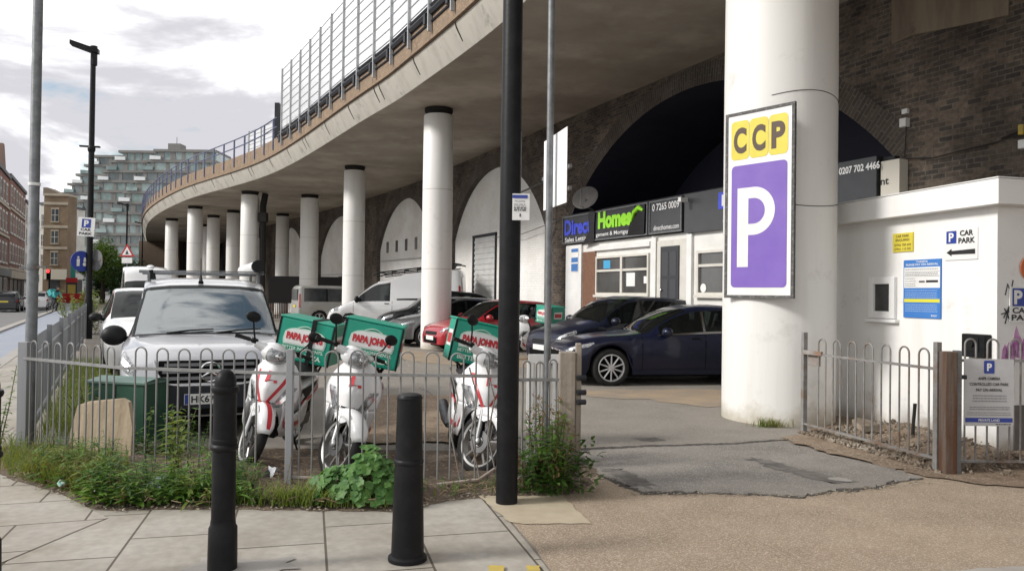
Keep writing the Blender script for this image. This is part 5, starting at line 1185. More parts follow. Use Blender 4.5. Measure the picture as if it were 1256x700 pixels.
# ------------------------------------------------------------------ delivery scooters
SCW = paint('scooter_white', (.70, .70, .70)); SCR = mat('stripe_red', (.48, .025, .035), .35)
BOXG = mat('delivery_box_green', (.006, .30, .205), .4, (.010, .27, .18), 3.); BOXT = mat('box_text_pale', (.52, .68, .58), .4); FORKM = mat('fork_silver', (.42, .42, .42), .35, metal=.7)
ENG = mat('engine_grey', (.06, .06, .062), .5, (.10, .10, .10), 12., metal=.4)
def scooter(label, org, hd, lean, steer, style, parts=True):
    t = thing('delivery_scooter', label, 'scooter', (org[0], org[1], 0), math.atan2(hd[1], hd[0]), 'white delivery scooters with green boxes')
    t.rotation_euler = (lean, 0, math.atan2(hd[1], hd[0]))
    up = V3((-.30, 0, .95)).normalized(); pv = V3((.40, 0, .90))
    S = Matrix.Translation(pv) @ Matrix.Rotation(steer, 4, up) @ Matrix.Translation(-pv)
    FWC, RWC, wr = V3((.63, 0, .288)), V3((-.62, 0, .278)), .285
    def wheel(c, r, tw, X, disc):
        o = tw / 2
        ty = MB().lathe([(r * .76, -o * .8), (r * .82, -o), (r * .95, -o * .72), (r, -o * .25), (r, o * .25), (r * .95, o * .72), (r * .82, o), (r * .76, o * .8), (r * .76, -o * .8)], 40, c, 'y').xf(X).build('wheel', RUBBER, t, smooth=60)
        b = MB(); b.lathe([(r * .78, -o * .86), (r * .78, o * .86), (r * .71, o * .7), (r * .71, -o * .7), (r * .78, -o * .86)], 40, c, 'y')
        for k in range(5):
            a = 2 * math.pi * k / 5 + .5
            for sg in (-1, 1):
                b.path([c + V3((math.cos(a) * .03, sg * o * .5, math.sin(a) * .03)), c + V3((math.cos(a + sg * .18) * r * .78, sg * o * .35, math.sin(a + sg * .18) * r * .78))], [.013, .010], 6)
        b.lathe([(0, -o * 1.2), (.042, -o * 1.2), (.042, o * 1.2), (0, o * 1.2)], 18, c, 'y'); b.xf(X).build('rim', SILVERW, ty)
        if disc:
            b = MB(); b.lathe([(.05, -o * 1.0), (.10, -o * 1.0), (.10, -o * 1.1), (.05, -o * 1.1)], 28, c, 'y'); b.xf(X).build('brake_disc', ENG, ty)
            b = MB(); b.box(c + V3((-.07, -o * 1.1, .07)), (.07, .05, .08)); b.xf(X).build('brake_caliper', ENG, t, smooth=0, bevel=.01)
    wheel(FWC, wr, .10, S, True); wheel(RWC, .275, .115, Matrix.Identity(4), False)
    for sg in (-1, 1):
        b = MB(); b.path([FWC + V3((-.01, sg * .078, 0)), FWC + V3((-.045, sg * .074, .14)), FWC + V3((-.09, sg * .070, .28))], [.019, .021, .019], 10); b.ball(FWC + V3((0, sg * .08, 0)), (.03, .02, .035)); b.xf(S).build('fork_leg', FORKM, t)
    # front mudguard
    def guard(c, R0, a0, a1, hw, xf, nm, m, drop=.03):
        rows = []
        for i in range(17):
            a = math.radians(lerp(a0, a1, i / 16)); e = min(1, .55 + min(i, 16 - i) / 5)
            row = []
            for j in range(9):
                q = (j - 4) / 4; rr = R0 - drop * abs(q) ** 2.5 * (1.6 if abs(q) == 1 else 1)
                row.append(c + V3((math.cos(a) * rr, q * hw * e, math.sin(a) * rr)))
            rows.append(row)
        o = MB().grid(rows).xf(xf).build(nm, m, t, smooth=60, solid=.006); return rows, o
    rows, mg = guard(FWC, .325, 24, 140, .085, S, 'mudguard', SCW, .06)
    b = MB()
    for sg in (-1, 1): b.prism([FWC + V3((math.cos(math.radians(a)) * r_, sg * .078, math.sin(math.radians(a)) * r_)) for a, r_ in ((68, .285), (85, .30), (108, .30), (128, .285), (116, .21), (95, .18), (80, .21))], (0, sg * .004, 0))
    b.xf(S).build('mudguard_cheek', SCW, mg, smooth=0, fixn=True)
    if style == 1:
        g = [[p + (p - FWC).normalized() * .006 for p in r[3:6]] for r in rows[1:13]]; MB().grid(g).xf(S).build('stripe', SCR, mg, smooth=60)
    # leg shield
    zk = [.34, .45, .58, .70, .82, .92, .985]; wf = pchip(list(zip(zk, [.185, .205, .235, .25, .225, .165, .10]))); xf_ = pchip(list(zip(zk, [.40, .455, .505, .505, .45, .375, .33]))); bf = pchip(list(zip(zk, [.11, .17, .24, .27, .22, .14, .08])))
    def ap(z, v, off=0.): w_ = wf(z); return V3((xf_(z) - bf(z) * abs(v) ** 1.55 + off, v * w_, z))
    zs_ = [lerp(.575, .985, i / 18) for i in range(19)]
    b = MB(); b.grid([[ap(z, (j - 16) / 16) for j in range(33)] for z in zs_])
    for sg in (-1, 1): b.grid([[ap(z, sg * lerp(.70 * math.sqrt(max(0, 1 - ((z - .33) / .245) ** 2)) + .02, 1, j / 8)) for j in range(9)] for z in [lerp(.34, .575, i / 12) for i in range(13)]])
    b.build('leg_shield', SCW, t, smooth=70, solid=.012, fixn=True)
    MB().grid([[ap(z, (j - 6) / 6 * .93, -.035) for j in range(13)] for z in [lerp(.36, .60, i / 6) for i in range(7)]]).build('wheel_housing', DARKPL, t, smooth=70)
    MB().grid([[ap(lerp(.36, .96, i / 10), (j - 4) / 4 * .97, -.05) for j in range(9)] for i in range(11)]).build('inner_panel', DARKPL, t, smooth=70)
    def appatch(z0, z1, va0, va1, vb0, vb1, off, nm, m, n=16):   # between v ranges a (at z0) and b (at z1)
        return MB().grid([[ap(lerp(z0, z1, i / n), lerp(lerp(va0, vb0, i / n), lerp(va1, vb1, i / n), j / 8), off) for j in range(9)] for i in range(n + 1)]).build(nm, m, t, smooth=70)
    for sg in (-1, 1):
        appatch(.55, .74, sg * .30, sg * .62, sg * .62, sg * .92, .012, 'indicator_lens', LAMPC)
        appatch(.585, .70, sg * .45, sg * .60, sg * .68, sg * .84, .017, 'indicator_bulb', CHROME, 4)
        if style in (1, 3):
            appatch(.56, .86, sg * .02, sg * .12, sg * .62, sg * .76, .012, 'stripe', SCR, 20)
    for sg in (-1, 1):
        appatch(.60, .955, sg * .40, sg * .43, sg * .34, sg * .37, .008, 'panel_seam', UNDER, 18)
        appatch(.585, .60, sg * .0, sg * .9, sg * .0, sg * .9, .008, 'panel_seam', UNDER, 3)
    # L shaped learner mark
    lp = [ap(z, v, .022) for z, v in ((.775, -.14), (.775, .32), (.80, .32), (.80, .03), (.875, .03), (.875, -.14))]
    MB().quad(*[lp[i] for i in (0, 1, 2, 3)]).quad(lp[0], lp[3], lp[4], lp[5]).build('learner_mark', SCR, t, smooth=0)
    # handlebar cowl, headlight, bars, mirrors
    b = MB(); b.ball((.28, 0, 1.01), (.13, .135, .095), 18, 12); b.ball((.24, 0, 1.06), (.09, .10, .05), 14, 8)
    for sg in (-1, 1): b.path([(.27, sg * .08, 1.03), (.24, sg * .20, 1.045)], [.05, .03], 10)
    b.xf(S).build('handlebar_cowl', SCW, t, smooth=70)
    b = MB(); rows = [[V3((.29 + .140 * math.cos(p) * math.cos(q), .128 * math.cos(p) * math.sin(q), 1.005 + .092 * math.sin(p))) for q in [lerp(-1.0, 1.0, j / 10) for j in range(11)]] for p in [lerp(-.95, .75, i / 8) for i in range(9)]]
    b.grid(rows); hl = b.xf(S).build('headlight', LAMPC, t, smooth=70)
    MB().ball((.395, 0, 1.01), (.042, .05, .04), 14, 8).xf(S).build('headlight_bulb', CHROME, hl)
    b = MB()
    for sg in (-1, 1): b.path([(.26, sg * .16, 1.05), (.22, sg * .24, 1.06), (.20, sg * .28, 1.06)], .013, 8)
    b.xf(S).build('handlebar', DARKPL, t)
    for sg in (-1, 1):
        MB().path([(.205, sg * .25, 1.06), (.17, sg * .385, 1.055)], .019, 10).xf(S).build('grip', RUBBER, t)
        b = MB(); b.path([(.25, sg * .22, 1.065), (.255, sg * .30, 1.06), (.23, sg * .40, 1.045)], .007, 6); b.box((.235, sg * .215, 1.065), (.05, .05, .045)); b.xf(S).build('brake_lever', DARKPL, t, smooth=30)
        b = MB(); b.path([(.24, sg * .22, 1.08), (.25, sg * .27, 1.17), (.24, sg * .30, 1.24)], .008, 6); b.ball((.245, sg * .315, 1.275), (.022, .072, .05), 14, 9); b.xf(S).build('mirror', DARKPL, t, smooth=60)
    # floor, rear body, seat
    b = MB(); b.box2((-.16, -.15, .34), (.36, .15, .39)); b.box2((-.2, -.12, .24), (.34, .12, .34)); b.build('floorboard', DARKPL, t, smooth=0, bevel=.012)
    for sg in (-1, 1):
        b = MB(); b.grid([[V3((x, sg * (w_ + .012 * math.sin(q * math.pi)), lerp(z0, z1, q))) for q in (0, .25, .5, .75, 1)] for x, z0, z1, w_ in ((.44, .36, .60, .17), (.34, .27, .52, .165), (.15, .25, .42, .165), (-.1, .26, .44, .17), (-.3, .32, .60, .18))]); sp_ = b.build('side_skirt', SCW, t, smooth=70, solid=.01)
        b = MB(); b.grid([[V3((x, sg * (w_ + .020), lerp(z0, z1, q))) for q in (.35, .6)] for x, z0, z1, w_ in ((.40, .33, .58, .172), (.34, .27, .52, .166), (.15, .25, .42, .166), (-.1, .26, .44, .172))]); b.build('stripe', SCR, sp_, smooth=70)
    K = [(-.08, .42, .72, .125), (-.16, .40, .75, .165), (-.35, .43, .775, .195), (-.55, .50, .785, .19), (-.72, .57, .785, .15), (-.86, .63, .77, .085), (-.92, .67, .75, .03)]
    def ring(k):
        x, z0, z1, w_ = k; return [V3((x, w_ * math.copysign(abs(math.cos(a)) ** .7, math.cos(a)), (z0 + z1) / 2 + (z1 - z0) / 2 * math.copysign(abs(math.sin(a)) ** .8, math.sin(a)))) for a in [2 * math.pi * i / 20 for i in range(20)]]
    rb = MB().grid([ring(k) for k in K], True).build('rear_body', SCW, t, smooth=70)
    for sg in (-1, 1):
        b = MB(); b.grid([[V3((x, sg * (w_ + .006), z)), V3((x, sg * (w_ + .006), z + .035))] for x, z, w_ in ((-.16, .50, .165), (-.35, .56, .195), (-.55, .64, .192), (-.70, .69, .158))]); b.build('stripe', SCR, rb, smooth=70)
        b = MB(); b.grid([[V3((x, sg * (w_ + .004), z)), V3((x, sg * (w_ + .004), z + h_))] for x, z, h_, w_ in ((-.14, .46, .2, .152), (-.3, .60, .10, .19), (-.48, .69, .05, .19))]); b.build('side_trim', DARKPL, rb, smooth=70)
    b = MB(); b.grid([[V3((x, w_ * (j - 4) / 4, z + hgt * (1 - abs((j - 4) / 4) ** 3))) for j in range(9)] for x, z, hgt, w_ in ((.02, .74, .01, .09), (-.04, .755, .05, .13), (-.2, .765, .065, .155), (-.35, .775, .075, .165), (-.42, .78, .10, .165), (-.6, .785, .10, .15), (-.68, .785, .03, .12))]); b.build('seat', mat('seat_vinyl', (.018, .018, .019), .55), t, smooth=70, solid=.02)
    b = MB(); b.box((-.42, .0, .34), (.42, .22, .18)); b.box((-.55, .10, .29), (.32, .07, .13)); b.lathe([(0, -.02), (.08, -.02), (.08, .02), (0, .02)], 20, (-.40, .14, .31), 'y'); b.build('engine', ENG, t, smooth=0, bevel=.015)
    b = MB(); b.path([(-.1, -.1, .24), (-.35, -.15, .25)], .02, 8); b.path([(-.35, -.155, .25), (-.45, -.165, .30), (-.85, -.17, .40)], [.03, .055, .055], 14); b.build('exhaust', ENG, t)
    guard(RWC, .32, 80, 190, .07, Matrix.Identity(4), 'rear_mudguard', DARKPL)
    b = MB()
    for sg in (-1, 1): b.path([(-.60, sg * .12, .52), (-.70, sg * .10, .35), (-.62, sg * .09, .28)], .018, 8)
    b.build('shock_absorber', ENG, t)
    b = MB(); b.path([(-.12, .12, .28), (-.16, .24, .02), (-.13, .26, .012)], .011, 6); b.build('side_stand', DARKPL, t)
    b = MB()
    for sg in (-1, 1): b.path([(-.35, sg * .13, .80), (-.5, sg * .15, .86), (-.92, sg * .15, .87)], .012, 6); b.path([(-.85, sg * .08, .74), (-.8, sg * .13, .87)], .012, 6)
    b.path([(-.92, -.15, .87), (-.92, .15, .87)], .012, 6); b.build('luggage_rack', DARKPL, t)
    # delivery box
    x0, x1, y_, z0, z1 = -.40, -.88, .285, .885, 1.335
    bx = MB().box2((x1, -y_, z0), (x0, y_, z1 - .02)).build('delivery_box', BOXG, t, smooth=0, bevel=.018)
    MB().box2((x1 - .012, -y_ - .012, z1 - .024), (x0 + .008, y_ + .008, z1)).build('box_lid', BOXG, bx, smooth=0, bevel=.02)
    b = MB()
    for (ya, yb) in ((-y_ - .010, -y_ + .008), (y_ - .008, y_ + .010)): MB().box2((x0 - .012, ya, z0), (x0 + .003, yb, z1 - .024)).build('box_edge', DARKPL, bx, smooth=0)
    F = x0 + .004   # front face, reads from in front: right = +y
    ry = (0, 1, 0)
    def pl(pts, o, m, nm): return MB().quad(*[(F + o, y, z) for y, z in pts]).build(nm, m, bx, smooth=0)
    def plaque(g, o, m):
        pts = [(-.205 - g, 1.06 - g), (.205 + g, 1.06 - g), (.215 + g, 1.10), (.205 + g, 1.165 + g * .6)]
        pts += [(.205 * math.cos(math.pi * k / 10) + 0, 1.165 + g + .055 * math.sin(math.pi * k / 10)) for k in range(1, 10)] + [(-.205 - g, 1.165 + g * .6), (-.215 - g, 1.10)]
        return pl(pts, o, m, 'logo_plaque')
    plaque(.014, .002, BOXT); pq = plaque(.0, .006, SIGNW)
    MB().text("PAPA JOHN'S", (F + .009, -.195, 1.08), ry, (0, 0, 1), .39, .10, .075).build('lettering', SCR, bx, smooth=0)
    MB().path([(F + .006, -.09 + .018 * k, 1.228 + .028 * math.sin(math.pi * k / 10)) for k in range(11)], .005, 5).build('logo_arch', BOXT, bx)
    MB().text('BETTER INGREDIENTS.', (F + .004, -.22, 1.0), ry, (0, 0, 1), .44, .034, .03).build('lettering', BOXT, bx, smooth=0)
    MB().text('BETTER PIZZA.', (F + .004, -.21, .925), ry, (0, 0, 1), .42, .05, .04).build('lettering', BOXT, bx, smooth=0)
    # side print of the box
    for sg in (-1, 1):
        b = MB(); b.quad(*[(x, sg * (y_ + .003), z) for x, z in ((-.50, 1.03), (-.78, 1.03), (-.78, 1.2), (-.50, 1.2))]); b.build('side_label', SIGNW, bx, smooth=0)
        b = MB(); b.quad(*[(x, sg * (y_ + .005), z) for x, z in ((-.52, 1.06), (-.76, 1.06), (-.76, 1.16), (-.52, 1.16))]); b.build('side_label', SCR, bx, smooth=0)
    if style == 1:
        b = MB(); b.box2((F + .003, .05, z0 - .02), (F + .014, .095, z1 + .004)); b.box2((x1, .05, z1), (F + .014, .095, z1 + .008)); b.build('strap', DARKPL, bx, smooth=0)
    return t
scooter('white delivery scooter nearest the silver van, red stripes and black strap round its box', (-2.375, 7.66), (-.04, -1), math.radians(-11), math.radians(36), 1)
scooter('white delivery scooter with plain shield and small red L, behind the leafy clump', (-1.58, 7.33), (.065, -1), math.radians(-11), math.radians(40), 2)
scooter('white delivery scooter with red V stripes beside the thick black lamp column', (-.455, 7.50), (.22, -.98), math.radians(-12), math.radians(36), 3)
scooter('delivery scooter farther back whose green box shows against the red hatchback', (.42, 19.3), (-.75, -.66), math.radians(-6), math.radians(-10), 2)
# ------------------------------------------------------------------ plants
def leafm(name, c, c2, sc_=5., tr=.35):
    m, nt, b = nodes(name); L = nt.links
    tc = N(nt, 'ShaderNodeTexCoord'); no = N(nt, 'ShaderNodeTexNoise', Scale=sc_, Detail=5.); L.new(tc.outputs['Object'], no.inputs['Vector'])
    r = N(nt, 'ShaderNodeMapRange'); r.inputs['From Min'].default_value = .36; r.inputs['From Max'].default_value = .64; L.new(no.outputs['Fac'], r.inputs['Value'])
    mx = N(nt, 'ShaderNodeMix', data_type='RGBA'); mx.inputs[6].default_value = c4(c); mx.inputs[7].default_value = c4(c2); L.new(r.outputs['Result'], mx.inputs[0])
    L.new(mx.outputs[2], b.inputs['Base Color']); b.inputs['Roughness'].default_value = .5; b.inputs['Specular IOR Level'].default_value = .35
    tl = N(nt, 'ShaderNodeBsdfTranslucent'); ml = N(nt, 'ShaderNodeMixShader'); ml.inputs[0].default_value = tr
    g = N(nt, 'ShaderNodeMix', data_type='RGBA', blend_type='MULTIPLY'); g.inputs[0].default_value = 1; g.inputs[7].default_value = (1.5, 1.5, .6, 1); L.new(mx.outputs[2], g.inputs[6]); L.new(g.outputs[2], tl.inputs[0])
    L.new(b.outputs[0], ml.inputs[1]); L.new(tl.outputs[0], ml.inputs[2]); L.new(ml.outputs[0], nt.nodes['Material Output'].inputs['Surface']); _m[name] = m; return m
LGREEN = leafm('leaf_green', (.075, .165, .03), (.14, .25, .045)); LDARK = leafm('leaf_dark', (.04, .085, .02), (.08, .15, .035)); LMAL = leafm('leaf_mallow', (.055, .145, .035), (.12, .24, .06), 14.)
LYEL = leafm('leaf_yellow_green', (.13, .19, .035), (.20, .23, .06)); LDRY = leafm('grass_dry', (.20, .20, .06), (.12, .17, .035), 3.); STEM = mat('stem_brown', (.10, .085, .04), .8, (.07, .09, .03), 6.); LRED = leafm('seed_head', (.22, .12, .07), (.17, .13, .05))
BARK = mat('bark', (.075, .06, .045), .9, (.045, .036, .028), 9., bump=.5)
vr = random.Random(21)
def leaf(b, p, d, n, ln, wd, curl=.25, seg=3):
    d = d.normalized(); s = d.cross(n); s = s.normalized() if s.length > 1e-4 else V3((1, 0, 0)); n = s.cross(d).normalized()
    rows = []
    for i in range(seg + 1):
        t = i / seg; w_ = wd * (math.sin(math.pi * min(1, t * .85 + .12)) ** .8) * (1 if i < seg else .05); c = p + d * ln * t - n * ln * curl * t * t
        rows.append([c - s * w_ / 2 + n * w_ * .18, c, c + s * w_ / 2 + n * w_ * .18])
    b.grid(rows)
def rdir(zmin=-.2, zmax=1.): a = vr.uniform(0, 2 * math.pi); z = vr.uniform(zmin, zmax); r = math.sqrt(max(0, 1 - z * z)); return V3((r * math.cos(a), r * math.sin(a), z))
def weed(b, x, y, z, h, ln, wd, n=None):
    lean = V3((vr.uniform(-.3, .3), vr.uniform(-.35, .2), 1)).normalized(); n = n or max(4, int(h / .035)); a = vr.uniform(0, 6)
    for i in range(n):
        t = (i + .5) / n; p = V3((x, y, z)) + lean * h * t; a += 1.57 + vr.uniform(-.4, .4); s = 1 - .55 * t
        for q in (0, math.pi):
            d = V3((math.cos(a + q), math.sin(a + q), vr.uniform(.0, .6))); leaf(b, p, d, V3((0, 0, 1)), ln * s * vr.uniform(.7, 1.2), wd * s * vr.uniform(.8, 1.2), vr.uniform(.1, .5))
    b.tube((x, y, z), V3((x, y, z)) + lean * h, .003, .0015, 4, False)
def gz(x, y): return .03
def front_y(x): return FRONT(x)
# low weeds and nettles along the foot of the front railings: uncountable ground cover
for mname, m, cnt, seed in (('a', LGREEN, 230, 1), ('b', LDARK, 120, 2), ('c', LYEL, 120, 3)):
    b = MB(); vr.seed(seed)
    for k in range(cnt):
        x = vr.uniform(-4.0, -2.0) if vr.random() < .88 else vr.uniform(-2.0, -1.3); y = front_y(x) + .06 + abs(vr.gauss(0, .30 if x < -2 else .12)); big = vr.random() * (1 if x < -2 else .35)
        weed(b, x, y, .03, .05 + .27 * big * min(1, (y - front_y(x)) * 2 + .3), .07 + .10 * big, .016 + .022 * big)
    tag(b.build('ground_weeds', m, smooth=60), kind='stuff')
b = MB(); vr.seed(9)
for k in range(90):
    x = vr.uniform(-1.55, .35); y = 6.25 + vr.gauss(0, .12); weed(b, x, max(y, front_y(x) + .05), .03, vr.uniform(.04, .11), .04, .015)
for k in range(60):
    x = vr.uniform(-4.6, -2.6); y = vr.uniform(6.9, 8.0); weed(b, x, y, .03, vr.uniform(.1, .3), .07, .025)
tag(b.build('ground_weeds', LGREEN, smooth=60), kind='stuff')
b = MB(); vr.seed(19)
for k in range(46):
    x = vr.uniform(-3.9, -1.9); weed(b, x, front_y(x) + .08 + abs(vr.gauss(0, .22)), .03, vr.uniform(.05, .14), vr.uniform(.12, .2), vr.uniform(.04, .065), 4)
tag(b.build('ground_weeds', LGREEN, smooth=60), kind='stuff')
b = MB()
for k in range(60):
    x = vr.uniform(-4.2, -1.6); weed(b, x, front_y(x) + .05 + abs(vr.gauss(0, .3)), .03, vr.uniform(.1, .32), .07, .018, 5)
tag(b.build('dead_weeds', leafm('leaf_dead', (.16, .11, .05), (.22, .16, .07)), smooth=60), kind='stuff')
def grass(name, pts, h, m, seed):
    b = MB(); vr.seed(seed)
    for (x, y) in pts:
        a = vr.uniform(0, 6.28); d = V3((math.cos(a) * .35, math.sin(a) * .35, 1)).normalized(); hh = h * vr.uniform(.5, 1.2); s = V3((-math.sin(a), math.cos(a), 0)) * .0035
        p0 = V3((x, y, .02)); p1 = p0 + d * hh * .6; p2 = p0 + d * hh + V3((math.cos(a), math.sin(a), -.2)) * hh * .35
        b.add([p0 - s, p0 + s, p1 + s * .8, p1 - s * .8, p2], [[0, 1, 2, 3], [3, 2, 4]])
    tag(b.build(name, m, smooth=0), kind='stuff')
vr.seed(4); P = []
for k in range(1700):
    x = -3.3 - abs(vr.gauss(0, .75)); y = front_y(x) + .05 + abs(vr.gauss(0, .33)); P.append((x, y))
grass('rough_grass', P, .24, LDRY, 5)
P = [(vr.gauss(-1.45, .28), 0) for k in range(700)]; P = [(x, front_y(x) + .03 + abs(vr.gauss(0, .16))) for x, _ in P]; grass('rough_grass', P, .17, LYEL, 6)
P = [(3.18 + vr.gauss(0, .11), 9.52 + vr.gauss(0, .04)) for k in range(170)] ; grass('column_grass', P, .12, LDRY, 8)
P = []
for k in range(2600):
    a = vr.uniform(.6, 9); q = T(a, -vr.uniform(.08, .7)); P.append((q.x, q.y))
grass('fence_grass', P, .30, LYEL, 10)
# leafy mallow clump
t = thing('leafy_plant', 'low clump of round lobed green leaves between two bollards at the fence foot', 'plant', (-1.08, 5.92, .02)); vr.seed(31)
b = MB(); st_ = MB()
for k in range(560):
    q = rdir(-.05, 1); r = vr.uniform(.75, 1.02); p = V3((q.x * .42 * r + vr.gauss(0, .02), q.y * .25 * r, .05 + q.z * (.30 + .07 * math.sin(q.x * 7 + 1)) * r * (1 - .3 * abs(q.x)))); R_ = vr.uniform(.016, .046)
    n = (q + V3((vr.uniform(-.5, .5), vr.uniform(-.9, .1), vr.uniform(.1, .9)))).normalized(); u_ = n.cross(V3((.3, .5, .8))).normalized(); v_ = n.cross(u_); a0 = vr.uniform(0, 6)
    ring = [p + (u_ * math.cos(a0 + 2 * math.pi * i / 15) + v_ * math.sin(a0 + 2 * math.pi * i / 15)) * R_ * (1 + .13 * math.cos(5 * 2 * math.pi * i / 15)) * (.55 if i == 0 else 1) + n * R_ * (.16 if i % 3 else .02) for i in range(15)]
    b.add([p] + ring, [[0, i + 1, (i + 1) % 15 + 1] for i in range(15)])
    if k % 4 == 0: st_.path([(q.x * .1, q.y * .08, 0), (q.x * .25, q.y * .15, p.z * .6), p], .003, 4)
b.build('foliage', LMAL, t, smooth=50); st_.build('stem', STEM, t)
def plant(name, label, loc, stems, m, ln, wd, seed, spread=.12, group=None, heads=None, dens=.03):
    t = thing(name, label, 'plant', loc, 0, group); vr.seed(seed); b = MB(); s = MB(); hd = MB()
    for k in range(stems[0]):
        h = vr.uniform(*stems[1]); a = vr.uniform(0, 6.28); base = V3((math.cos(a), math.sin(a), 0)) * vr.uniform(0, spread); top = base * 1.8 + V3((vr.uniform(-.12, .12), vr.uniform(-.12, .12), h)); mid = base.lerp(top, .5) + V3((vr.uniform(-.03, .03), vr.uniform(-.03, .03), 0))
        s.path([base, mid, top], [.006, .005, .003], 5); n = int(h / dens); aa = a
        for i in range(n):
            tt = .12 + .88 * (i + vr.random()) / n; p = base.lerp(mid, tt * 2) if tt < .5 else mid.lerp(top, tt * 2 - 1); aa += 2.4
            leaf(b, p, V3((math.cos(aa), math.sin(aa), vr.uniform(-.1, .7))), V3((0, 0, 1)), ln * vr.uniform(.6, 1.2) * (1.15 - .5 * tt), wd * vr.uniform(.7, 1.2), vr.uniform(.1, .6))
        if heads and vr.random() < heads:
            for q in range(34): p = top + V3((vr.gauss(0, .025), vr.gauss(0, .025), vr.uniform(-.14, .1))); leaf(hd, p, rdir(0, 1), V3((0, 0, 1)), .035, .014, 0, 2)
    b.build('foliage', m, t, smooth=60); s.build('stem', STEM, t)
    if hd.f: hd.build('seed_heads', LRED, t, smooth=60)  # reddish seed heads at the stem tips, not flowers
    return t
plant('tall_weed', 'tall pale green weed with long drooping leaves by the bollard and van plate', (-2.75, 6.45, .03), (3, (.50, .62)), LYEL, .15, .045, 3, .06, dens=.035)
bush = plant('bush', 'scruffy green bush with reddish seed heads growing up the timber fence post', (.33, 6.28, .02), (34, (.12, .70)), LGREEN, .085, .034, 5, .14, heads=.6, dens=.026)
b = MB(); vr.seed(77)
for k in range(600): p = V3((vr.gauss(0, .16), vr.gauss(-.02, .12), abs(vr.gauss(.1, .16)) + .02)); leaf(b, p, rdir(-.2, .8), V3((0, 0, 1)), .08, .032, .3)
b.build('foliage', LDARK, bush, smooth=60)
plant('climbing_shrub', 'loose leafy shrub growing outside the corner post at the left edge', (-5.1, 7.62, .0), (9, (.4, .95)), LGREEN, .07, .035, 6, .12, dens=.03)
plant('shrub', 'bright green shrub inside the railings behind the broken slab', (-4.35, 8.35, 0), (30, (.3, .72)), LYEL, .10, .045, 7, .25, dens=.03)
plant('shrub', 'low green weeds in front of the green cabinet', (-3.4, 7.55, 0), (16, (.2, .5)), LGREEN, .10, .035, 8, .2, dens=.03)
plant('climbing_shrub', 'pale leafy shrub sprawling over the far pale fence below the blue round sign', tuple(T(22.5, .2)), (60, (.8, 1.6)), LYEL, .16, .08, 12, .55, dens=.06)
# trees
def tree(label, loc, h, rx, rz, m, seed, n=4200, lf=.22, name='tree', trunk=True):
    t = thing(name, label, 'tree', loc); vr.seed(seed); b = MB(); tr = MB()
    hz = h - rz
    tr.path([(0, 0, 0), (.1, .05, hz * .5), (0, 0, hz), (.1, 0, hz + rz * .5)], [.25, .2, .15, .05], 8)
    blobs = []
    for k in range(26):
        q = rdir(-.75, 1); r = vr.uniform(.35, .95); c = V3((q.x * rx * r, q.y * rx * r, hz + q.z * rz * r)); blobs.append((c, vr.uniform(.22, .42) * rx)); tr.path([(0, 0, hz * .7), V3((0, 0, hz * .8)).lerp(c, .6), c], [.07, .04, .015], 5)
    for k in range(n):
        c, r = vr.choice(blobs); q = rdir(-1, 1); p = c + q * r * vr.uniform(.6, 1.05); leaf(b, p, (rdir(-.6, .6) + q * .5), q, lf * vr.uniform(.6, 1.3), lf * .6, .2, 2)
    b.build('crown', m, t, smooth=0); tr.build('trunk', BARK, t); return t
LTREE = leafm('leaf_tree', (.055, .12, .02), (.16, .24, .04), .6)
LTREED = leafm('leaf_tree_dark', (.020, .045, .012), (.04, .08, .02), .6)
tree('bright green street tree in front of the glass apartment block', (-44.5, 84, -.1), 6.9, 2.6, 2.6, LTREE, 4, 5200, .26)
tree('dark leafy tree low behind the white high roof van', (-40.5, 82, -.1), 4.6, 2.5, 2.1, LTREED, 5, 3200, .28)
tree('dark green bushy tree between the blue sign and the red hoarding', (-46.5, 88, -.1), 3.6, 1.8, 1.6, LTREED, 6, 2200, .26)
